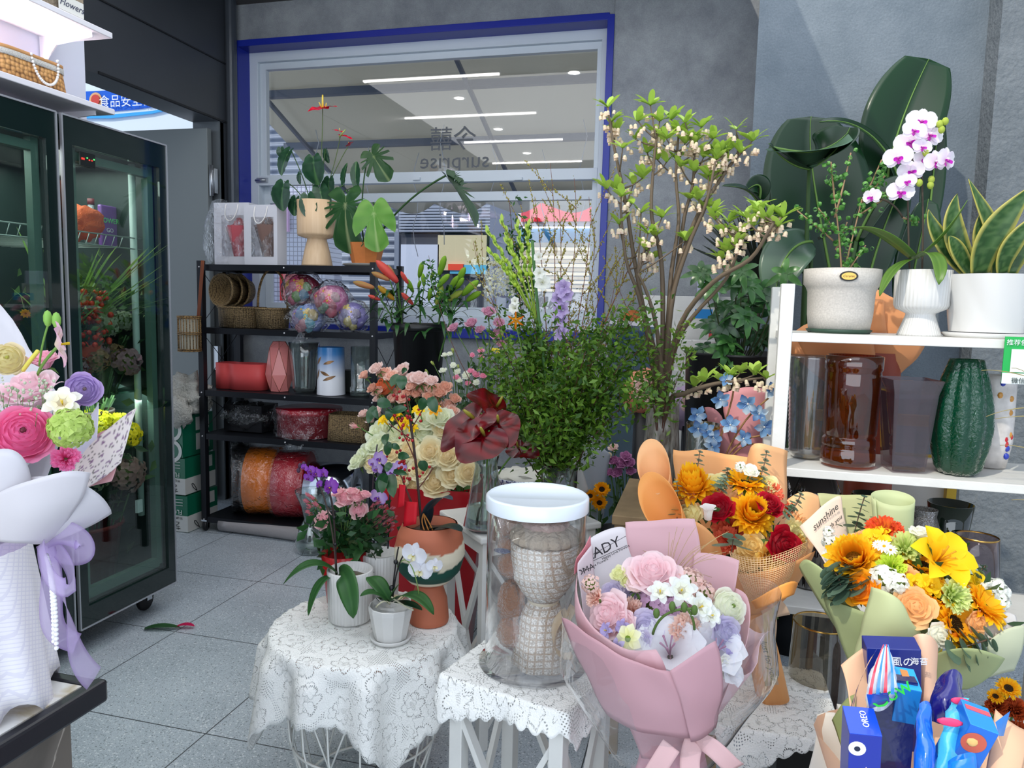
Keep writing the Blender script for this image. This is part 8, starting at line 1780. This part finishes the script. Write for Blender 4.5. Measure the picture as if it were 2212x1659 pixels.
S([[(1447,1449,1.15),(1480,1430,1.15),(1520,1405,1.16),(1547,1386,1.18)],[(1470,1500,1.16),(1500,1490,1.16),(1540,1470,1.17),(1572,1478,1.20)],[(1490,1600,1.23),(1510,1600,1.23),(1525,1595,1.24),(1545,1570,1.26)]],PKD)
S([[(1590,1270,1.45),(1620,1285,1.42),(1640,1310,1.38),(1600,1420,1.30)],[(1580,1340,1.42),(1600,1350,1.38),(1605,1390,1.34),(1590,1450,1.28)],[(1530,1480,1.34),(1540,1500,1.32),(1550,1530,1.30),(1540,1560,1.28)]])
S([[(1330,1500,1.28),(1400,1540,1.24),(1480,1545,1.24),(1540,1520,1.28)],[(1360,1560,1.31),(1410,1590,1.28),(1470,1595,1.28),(1520,1570,1.31)],[(1385,1640,1.34),(1420,1640,1.33),(1460,1640,1.33),(1500,1640,1.34)]],PKD)
wc=P(1442,1600,1.36);b=MB().setc((236,180,194)).grid(gath(wc.z,sf.z+.004,.052,.12,6,.12,0,sf.x+.0,sf.y-.04),70,10,closeu=True);mk('paper_skirt',b,PAPERT,kb,sol=.001)
mk('inner_cone',MB().setc((236,206,212)).grid(gath(wc.z-.01,wc.z+.20,.05,.16,5,.05,0,sf.x,sf.y-.01),50,8,closeu=True),PAPERT,kb,sol=.001)
for pts in([(1500,1600,1.28),(1540,1600,1.26),(1560,1640,1.26),(1590,1660,1.28)],[(1450,1610,1.25),(1430,1640,1.24),(1400,1690,1.26)],[(1500,1600,1.28),(1480,1650,1.26),(1500,1700,1.26)]):ribbon(kb,pts,.034,(246,206,206),PAPERT,n=16)
fx=P(1425,1400,1.36)
mk('clear_sleeve',MB().grid(lambda u,v:V((fx.x+.01+(.10+.093*min(1,v*1.8))*cos(2*pi*u)*1.03,1.37+(.08+.085*min(1,v*1.8))*sin(2*pi*u),.56+.30*v+.04*v*cos(2*pi*u)))+V((noise.noise(V((cos(6.283*u)*2,v*3,1))),noise.noise(V((sin(6.283*u)*2,v*3,5))),0))*.012,48,14,closeu=True),CELLW,kb)
INK=mat('paper_ink',(44,40,44),.6);XR=P(1350,1150,1.5)-P(1290,1180,1.48);
txt('lettering','LADY',facing(P(1302,1187,1.458),XR,(0,0,1)),.030,INK,kb,shear=.1);txt('lettering','OMA',facing(P(1264,1232,1.40),XR,(0,0,1)),.017,INK,kb,shear=.1);txt('lettering','Happy Love Flowers',facing(P(1330,1193,1.475),XR,(0,0,1)),.0075,INK,kb);txt('lettering','Happy Love Flowers',facing(P(1283,1222,1.43),XR,(0,0,1)),.0075,INK,kb)
b=MB()
for(x0,y0_,x1,y1_,Y)in((1276,1200,1352,1158,1.458),(1276,1214,1354,1178,1.452),(1250,1240,1276,1226,1.40)):b.bar(P(x0,y0_,Y),P(x1,y1_,Y+.012),.0012,.0006)
mk('printed_rule',b,INK,kb)
items=[('pin',1410,1240,46,.02,(0,-.5,1)),('pin',1318,1330,40,-.04),('but',1336,1240,17,.02),('lis',1374,1264,22,0,(0,-.3,1)),('but',1352,1255,13,.01),('lav',1324,1284,26,.01),('lav',1358,1288,20,.02),('car',1360,1318,24,-.02),('hyl',1424,1312,44,.02),('hyl',1450,1330,34,0),('lav',1398,1356,34,-.06),('fre',1426,1280,24,-.06,(0,-.6,.7)),('fre',1472,1276,30,-.06,(.1,-.8,.5)),('fre',1512,1312,28,-.07),('fre',1535,1330,22,-.07),('ran',1574,1312,36,-.01,(.5,-.6,.5)),('lav',1566,1366,34,-.05),('car',1482,1362,30,-.07),('ast',1490,1262,30,.03),('ast',1515,1285,28,.02),('daf',1357,1380,26,-.11),('pfr',1310,1362,16,-.1),('pfr',1336,1402,20,-.12),('pfr',1345,1355,16,-.08),('gla',1444,1398,62,-.10,(-.1,-.55,.8)),('gla',1550,1400,50,-.08,(.2,-.5,.8)),('gla',1500,1352,26,-.05),('ast',1276,1262,18,-.02),('car',1282,1290,18,-.03),('pfr',1572,1425,22,-.08),('lav',1430,1365,24,-.04),('pfr',1550,1345,14,-.05),('wro',1560,1440,22,-.1),('pin',1350,1345,22,-.06),('lav',1385,1385,22,-.09),('gla',1580,1450,26,-.1,(.6,-.5,.6))]
fl(kb,items,1.36,TB);stalks(kb,items[::3],1.38,V((sf.x,sf.y-.02,wc.z)))
b=MB().setc((84,110,50)).tube(bezpts([P(1410,1370,1.28),P(1420,1330,1.27),P(1450,1312,1.27),P(1500,1315,1.27)]),.0024,5).tube(bezpts([P(1500,1360,1.28),P(1500,1330,1.27),P(1480,1310,1.27)]),.0024,5)
for x,y in((1418,1325),(1452,1310),(1478,1312),(1500,1318)):b.ball(P(x,y,1.27),.006,8,(1,1,1.6))
mk('freesia_stem',b,STEM,kb);b=MB().setc((190,160,110))
for i in range(26):p=P(1440,1270,1.42);q=P(U(1340,1590),U(1130,1260),1.44);b.tube(bezpts([p,p.lerp(q,.5)+V((0,0,.03)),q],6),.0005,3)
mk('grass_sprays',b,STEM,kb)
# ---- green bouquet with sunflowers
gf=V((.44,1.56,.55));t=thing('plant_stand','white stand mostly hidden beneath the green wrapped bouquet','stand',(gf.x,gf.y,0));mk('top',BX((gf.x,gf.y,.537),(.24,.24,.024)),WPAINT,t);mk('column',BX((gf.x,gf.y,.262),(.10,.10,.524)),WPAINT,t)
gb=bouquet('green_bouquet','sage green wrapped bouquet of yellow sunflowers and lilies before the white shelf',gf,1990,1260);SG=(178,190,138);SG2=(196,204,156)
S=lambda r_,c=SG,**kw:sheet(gb,kw.pop('name','wrapping_paper'),r_,c,**kw)
S([[(1765,1066,1.78),(1820,1068,1.78),(1890,1072,1.78)],[(1790,1150,1.74),(1840,1160,1.74),(1890,1160,1.74)],[(1880,1300,1.64),(1900,1300,1.64),(1930,1300,1.64)]],(190,190,140))
S([[(1728,1138,1.70),(1770,1095,1.72),(1814,1058,1.74),(1818,1075,1.74)],[(1745,1160,1.68),(1790,1140,1.70),(1820,1120,1.71),(1828,1130,1.72)],[(1795,1240,1.62),(1810,1230,1.64),(1825,1220,1.66),(1840,1210,1.67)]],(238,216,196),name='printed_paper')
conepaper(gb,(1930,1230,1.64),(1930,1075,1.68),30,42,SG2,.12)
S([[(2040,1172,1.66),(2080,1175,1.62),(2115,1205,1.60),(2112,1230,1.64)],[(2040,1210,1.64),(2070,1230,1.60),(2100,1240,1.58),(2105,1250,1.62)],[(2030,1300,1.6),(2050,1300,1.58),(2070,1300,1.58),(2080,1300,1.6)]],(206,214,186))
S([[(1728,1225,1.55),(1730,1180,1.5),(1790,1230,1.48),(1825,1290,1.46)],[(1745,1270,1.52),(1770,1250,1.48),(1820,1290,1.44),(1870,1320,1.43)],[(1820,1380,1.5),(1850,1370,1.46),(1880,1370,1.44),(1900,1380,1.44)]])
S([[(1880,1270,1.40),(1920,1280,1.36),(1965,1300,1.36),(1968,1355,1.38)],[(1870,1320,1.39),(1910,1350,1.34),(1950,1350,1.34),(1995,1350,1.38)],[(1840,1440,1.42),(1880,1430,1.38),(1930,1420,1.38),(1990,1400,1.42)]],SG2)
S([[(1780,1290,1.48),(1840,1320,1.42),(1900,1330,1.40),(1960,1345,1.40)],[(1810,1380,1.46),(1860,1390,1.42),(1910,1390,1.40),(1980,1380,1.42)],[(1860,1500,1.5),(1890,1500,1.48),(1920,1500,1.48),(1960,1500,1.5)]])
S([[(2010,1420,1.38),(2070,1390,1.34),(2130,1400,1.34),(2172,1425,1.38)],[(2000,1460,1.40),(2060,1450,1.36),(2110,1450,1.36),(2150,1460,1.40)],[(1990,1500,1.46),(2020,1490,1.44),(2060,1490,1.44),(2090,1490,1.46)]])
S([[(2130,1390,1.40),(2180,1340,1.42),(2215,1350,1.44)],[(2140,1430,1.40),(2190,1410,1.40),(2220,1400,1.42)],[(2100,1470,1.44),(2150,1460,1.44),(2190,1450,1.46)]],(206,210,180))
S([[(2120,1330,1.44),(2160,1310,1.46),(2196,1330,1.46)],[(2125,1380,1.42),(2170,1370,1.42),(2205,1370,1.44)]],(214,210,206),name='tissue_paper')
mk('paper_handle',MB().setc(SG).lathe([(.06,0),(.045,.10),(.03,.20),(.10,.32)],30,M4.Translation(gf),rf=lambda a,q:1+.1*sin(5*a)),PAPERT,gb)
txt('lettering','sunshine',facing(P(1782,1118,1.695),P(1815,1090,1.70)-P(1745,1155,1.66),(0,0,1)),.022,mat('card_ink',(90,84,80),.6),gb,shear=.4);txt('lettering','with you',facing(P(1800,1132,1.69),P(1815,1090,1.70)-P(1745,1155,1.66),(0,0,1)),.014,MATS['card_ink'],gb,shear=.4)
items=[('sun2',1846,1212,50,0,(-.3,-.8,.6)),('sun',1990,1228,44,.02,(0,-.3,1)),('lil',2040,1202,56,-.05,(.3,-.7,.7)),('org',1862,1272,36,-.06),('pea',1976,1310,38,-.1),('mum',1912,1142,32,.06,(0,-.4,1)),('wro',1988,1150,19,.03,(.1,-.2,1)),('gca',1955,1178,30,.02),('lim',1922,1222,26,-.04),('sto',1912,1252,24,-.06),('sto',1940,1262,18,-.08),('sun',2022,1292,40,-.06,(.1,-.4,.9)),('sun',2058,1350,46,-.09,(.5,-.6,.5)),('sun',2118,1312,44,-.06,(.6,-.3,.7)),('gca',2068,1288,30,-.09),('wro',2027,1372,25,-.12),('pea',2108,1346,26,-.09),('yfr',2108,1258,26,0),('sto',2150,1275,20,0),('sto',2128,1284,20,-.02),('sto',2160,1300,16,-.02),('dai',1910,1180,13,-.03),('dai',1924,1188,11,-.03),('dai',1896,1176,10,-.02),('yfr',1888,1170,30,.03),('yfr',1900,1158,22,.04),('pea',1858,1168,22,.05),('pea',1960,1250,24,-.04),('yfr',1978,1262,22,-.06),('yfr',2010,1266,24,-.06),('ora',2000,1180,20,.03),('ora',2065,1240,18,-.02),('ora',2070,1378,18,-.11),('sto',1794,1170,14,.05),('sto',1800,1200,16,.05),('sto',1790,1150,10,.05),('sun2',1870,1230,38,.02,(.1,-.6,.8))]
fl(gb,items,1.5,TB);stalks(gb,items[:16:2],1.52,gf+V((0,0,.2)))
b=MB();leafy(b,P(1960,1270,1.54),(0,0,1),160,.045,.035,L_((34,64,30)),L_((66,100,46)),.5);mk('leaves',b,LEAF,gb)
for pts,ls in(([(1846,1150,1.68),(1855,1110,1.7),(1868,1072,1.7)],.012),([(2050,1408,1.38),(2090,1395,1.37),(2140,1380,1.38)],.020),([(1830,1270,1.46),(1815,1250,1.46),(1800,1232,1.48)],.026),([(1835,1290,1.44),(1815,1270,1.44),(1812,1250,1.45)],.020),([(2100,1250,1.5),(2120,1230,1.52),(2130,1222,1.52)],.006)):mk('eucalyptus',euc_sprig([P(*q)for q in pts],(60,86,70),(110,136,116),ls=ls,n=8),LEAF,gb)
# ---- snack bouquet, lower right
nf=V((.36,1.22,.42));t=thing('crate_stand','dark crate at the bottom edge supporting the snack bouquet','crate',(nf.x,nf.y,0));mk('box',BX((nf.x,nf.y,.208),(.30,.26,.416),(70,60,50)),PAINT,t)
nb=bouquet('snack_wrapping','peach and sage paper cone holding blue snack packs, lower right corner',nf,2020,1540)
S=lambda r_,c=(240,196,160),**kw:sheet(nb,'wrapping_paper',r_,c,**kw)
S([[(1818,1436,1.26),(1850,1410,1.27),(1872,1398,1.28)],[(1840,1490,1.22),(1860,1480,1.24),(1880,1480,1.25)],[(1850,1659,1.16),(1870,1659,1.17),(1900,1659,1.18)]]);S([[(1970,1376,1.30),(1990,1362,1.27),(2025,1376,1.28),(2024,1400,1.32)],[(1972,1420,1.29),(1990,1420,1.26),(2015,1420,1.27),(2022,1430,1.3)],[(1980,1520,1.27),(1990,1520,1.25),(2010,1520,1.25),(2020,1520,1.27)]],(246,206,176))
S([[(2155,1535,1.12),(2180,1560,1.10),(2215,1575,1.12)],[(2140,1600,1.08),(2175,1610,1.06),(2220,1620,1.08)],[(2120,1690,1.06),(2160,1690,1.04),(2200,1690,1.06)]]);S([[(1795,1560,1.24),(1820,1510,1.22),(1850,1500,1.22)],[(1810,1600,1.22),(1830,1570,1.2),(1850,1560,1.2)],[(1830,1640,1.18),(1845,1640,1.18),(1860,1640,1.18)]],(150,160,104))
S([[(1836,1540,1.10),(1834,1600,1.06),(1850,1690,1.04)],[(1850,1560,1.08),(1860,1620,1.04),(1890,1700,1.03)]],(246,214,196))
sheet(nb,'printed_paper',[[(1762,1545,1.30),(1785,1535,1.30),(1806,1538,1.30)],[(1768,1580,1.28),(1790,1600,1.27),(1820,1620,1.27)],[(1740,1700,1.24),(1780,1700,1.24),(1830,1700,1.24)]],(214,208,198))
mk('paper_cone',MB().setc((238,196,164)).lathe([(.05,0),(.09,.12),(.15,.30)],30,M4.Translation(nf+V((0,0,.003))),rf=lambda a,q:1+.06*sin(5*a)*q,close=False),PAPERT,nb)
mk('film_fin',MB().bez([[P(1912,1376,1.2),P(1895,1400,1.2)],[P(1860,1450,1.15),P(1850,1460,1.16)],[P(1836,1530,1.08),P(1842,1560,1.1)]],6,12),CELLW,nb)
WT=mat('pack_white',(232,236,244),.4);BR=mat('pack_brown',(196,130,70),.5)
def pack(name,label,x0,y0_,x1,y1_,Y,col,w=None,d=.03,top=None,tilt=0,h=.20,lean=.18):
 """upright carton whose top edge runs from (x0,y0) to (x1,y1)"""
 a,c=P(x0,y0_,Y),P(x1,y1_,Y);xr=(c-a);W0=xr.length;xr.normalize();zz=V((0,-lean,1)).normalized();zz=(zz-xr*zz.dot(xr)).normalized();yy=zz.cross(xr)
 M=M4.Identity(4)
 for i in range(3):M[i][0]=xr[i];M[i][1]=yy[i];M[i][2]=zz[i];M[i][3]=((a+c)/2)[i]
 t=thing(name,label,'snack pack',M@V((0,d/2,-h)),'blue snack packs');b=MB().setc(col).box((0,d/2,-h/2),(W0,d,h),M)
 if top:b.setc(top).box((0,d/2,.0006),(W0,d,.0012),M)
 mk('carton',b,CARD,t,bev=.001);return t,M@M4.Rotation(pi/2,4,'X'),W0,M
t,M,w,M0=pack('snack_box','tall light blue biscuit stick box in the middle of the snack bouquet',1940,1486,1992,1495,1.12,(24,120,196),d=.05,top=(40,160,230),h=.22)
mk('picture',MB().box((0,.028,.0018),(.010,.030,.001),M0).box((0,.02,.0018),(.022,.006,.001),M0),BR,t)
t,M,w,M0=pack('snack_box','deep blue cookie box at the lower left of the snack bouquet',1835,1585,1906,1592,1.03,(18,40,150),d=.055,top=(20,70,210),h=.16)
txt('lettering','OREO',M0@M4.Translation((.004,.03,.002))@M4.Rotation(pi/2,4,'Z'),.012,WT,t)
mk('picture',MB().setc((226,230,236)).lathe([(0,0),(.011,0),(.011,.001)],20,M@M4.Translation((-.010,-.022,0))).setc((30,36,60)).lathe([(0,0),(.004,0),(.004,.0014)],12,M@M4.Translation((-.010,-.022,0))),PAINT,t)
t,M,w,M0=pack('snack_box','mid blue cracker box with a round food picture, lower right of the bouquet',2096,1565,2158,1588,1.03,(20,100,196),d=.05,top=(44,140,226),h=.16)
mk('picture',MB().setc((190,90,70)).lathe([(0,0),(.015,0),(.015,.001)],24,M@M4.Translation((-.004,-.024,0))).setc((226,180,110)).ball(M@V((-.006,-.022,0)),.008,8,(1,.3,1)),PAINT,t);mk('side_flag',MB().setc((26,110,190)).bez([[P(2150,1560,1.06),P(2182,1536,1.08)],[P(2158,1590,1.04),P(2168,1590,1.06)]],3,3),FOIL,t);mk('label_strip',BX((0,.035,.002),(.03,.008,.001),(236,90,100),M0),PAINT,t)
t,M,w,M0=pack('seaweed_box','navy box with white lettering at the back of the snack bouquet',1872,1400,1990,1404,1.24,(22,36,120),d=.04,h=.18,lean=.1)
txt('lettering','風の',M@M4.Translation((.012,-.022,.001)),.017,WT,t);txt('lettering','のり',M@M4.Translation((.012,-.040,.001)),.013,WT,t);txt('lettering','海苔',M@M4.Translation((.036,-.020,.001)),.013,WT,t)
def pouch(label,rows,col,extra=None):
 t=thing('snack_pouch',label,'snack pack',P(rows[-1][1][0],rows[-1][1][1],rows[-1][1][2]),'blue snack pouches');b=MB().setc(col).bez([[P(*q)for q in r]for r in rows],14,16,wob=.006,wf=40).bez([[P(q[0],q[1],q[2]+.02)for q in r]for r in rows],10,10,wob=.006,wf=40);mk('pouch',b,FOIL,t);return t
t=pouch('red, white and blue striped candy bag knotted at the top',[[(1905,1405,1.13),(1912,1384,1.13),(1920,1405,1.13)],[(1882,1440,1.11),(1912,1440,1.06),(1935,1440,1.11)],[(1868,1480,1.10),(1905,1500,1.06),(1935,1485,1.10)],[(1872,1530,1.12),(1905,1540,1.10),(1930,1520,1.12)]],(226,232,240))
b=MB()
for i,c_ in enumerate(((210,30,60),(30,120,210),(210,30,60),(30,120,210))):b.setc(c_).bez([[P(1908+i*3,1392,1.115),P(1910+i*3,1392,1.115)],[P(1885+i*14,1440,1.072),P(1890+i*14,1440,1.072)],[P(1876+i*16,1500,1.07),P(1884+i*16,1500,1.07)]],2,10)
b.setc((26,90,190)).bez([[P(1872,1500,1.075),P(1918,1496,1.065)],[P(1878,1532,1.09),P(1922,1516,1.09)]],6,4);mk('stripes',b,FOIL,t)
t=pouch('glossy dark navy pouch right of the tall light blue box',[[(2020,1480,1.16),(2045,1440,1.16),(2068,1438,1.16),(2080,1470,1.16)],[(2005,1510,1.12),(2035,1500,1.08),(2065,1510,1.09),(2085,1520,1.12)],[(2010,1560,1.12),(2035,1570,1.1),(2060,1560,1.1),(2070,1550,1.12)]],(24,20,110))
t=pouch('turquoise pouch with pink and white lettering leaning right',[[(2060,1512,1.10),(2078,1500,1.10),(2095,1508,1.10)],[(2040,1560,1.05),(2065,1550,1.04),(2088,1560,1.06)],[(2020,1610,1.04),(2045,1610,1.02),(2072,1615,1.04)],[(2010,1690,1.03),(2040,1690,1.02),(2070,1690,1.03)]],(70,180,214))
mk('splash_print',MB().ball(P(2052,1560,1.035),.010,8,(1.6,.2,.6)).ball(P(2074,1515,1.085),.008,8,(1.5,.2,.7)),mat('pack_pink',(236,60,110),.5),t)
t=pouch('narrow bright blue pouch before the tall light blue box',[[(1985,1520,1.07),(1998,1512,1.07),(2008,1525,1.07)],[(1978,1580,1.03),(1998,1580,1.01),(2016,1590,1.03)],[(1972,1690,1.01),(1998,1690,.99),(2024,1690,1.01)]],(20,100,220))
t=pouch('crumpled shiny blue pouch at the very bottom of the snack bouquet',[[(2050,1650,1.0),(2080,1625,.99),(2105,1635,1.0)],[(2045,1700,.99),(2080,1700,.98),(2110,1700,.99)]],(20,120,226))
t=thing('green_lettered_pack','dark pack with glowing green lettering between the striped bag and tall box','snack pack',P(1930,1620,1.12),'blue snack packs');mk('pack',BX(P(1922,1560,1.14),(.06,.02,.14),(20,24,90)),FOIL,t)
txt('lettering','Cow',facing(P(1925,1500,1.085),(.75,0,.65),(-.6,0,.75)),.030,mat('pack_green',(40,190,60),.5),t)
# small sunflowers and rust mums at the right edge
rb=(P(2170,1560,1.75).x,1.75,0);bucket('mum_bucket','dark bucket on the floor at the right edge holding rust chrysanthemums',rb[0],rb[1],0,.09,.12,.42,BUCKET)
for k,x,y,r,l in(('s',2178,1488,26,'small sunflower at the right edge below the green bouquet'),('s',2150,1505,18,'smaller sunflower facing left at the right edge'),('m',2155,1525,24,'rust chrysanthemum at the right edge, left of two'),('m',2196,1530,28,'rust chrysanthemum at the right edge, right of two'),('m',2205,1580,26,'rust chrysanthemum cut off by the right edge')):
 cf(l,'flowers at the right edge',{'s':'sunf|','m':'mumrust|'}[k],{'s':TB['sun'][2],'m':lambda:carnation((150,50,20),(196,84,40),9,46)}[k],x,y,1.7,r,(rb[0],rb[1],.06),name={'s':'cut_sunflower','m':'cut_chrysanthemum'}[k])
t,c,k=hv('round_gold_rim_vase','round clear glass bowl with a gold rim on the floor beside the lace table',1757,1600,2.0,[(0,4),(50,4),(62,60),(60,150),(56,230)],thin('bowl_glass',(190,180,160),refl=2.2,haze=.05),z=.004+P(1757,1570,2.0).z,sol=False)
mk('gold_rim',MB().lathe([(55.6*k,229*k),(57.5*k,231*k),(55.6*k,233*k)],40,M4.Translation(c),close=False),MATS['gold'],t);kz=c.z
t=thing('dark_riser','dark riser under the gold-rimmed glass bowl','stand',(c.x,c.y,0));mk('box',BX((c.x,c.y,(kz-.004)/2),(.2,.2,kz-.004),(34,32,30)),PAINT,t)
t,c,k=hv('amber_block_vase','square amber glass block vase beside the gold-rimmed bowl',1806,1600,1.95,[(0,4),(34,4),(34,190),(31,190),(30,10)],thin('amber_pale',(190,150,90),refl=1.6,haze=.15,hazec=(130,100,50)),4,None,False,.5,z=.002);c2_=c
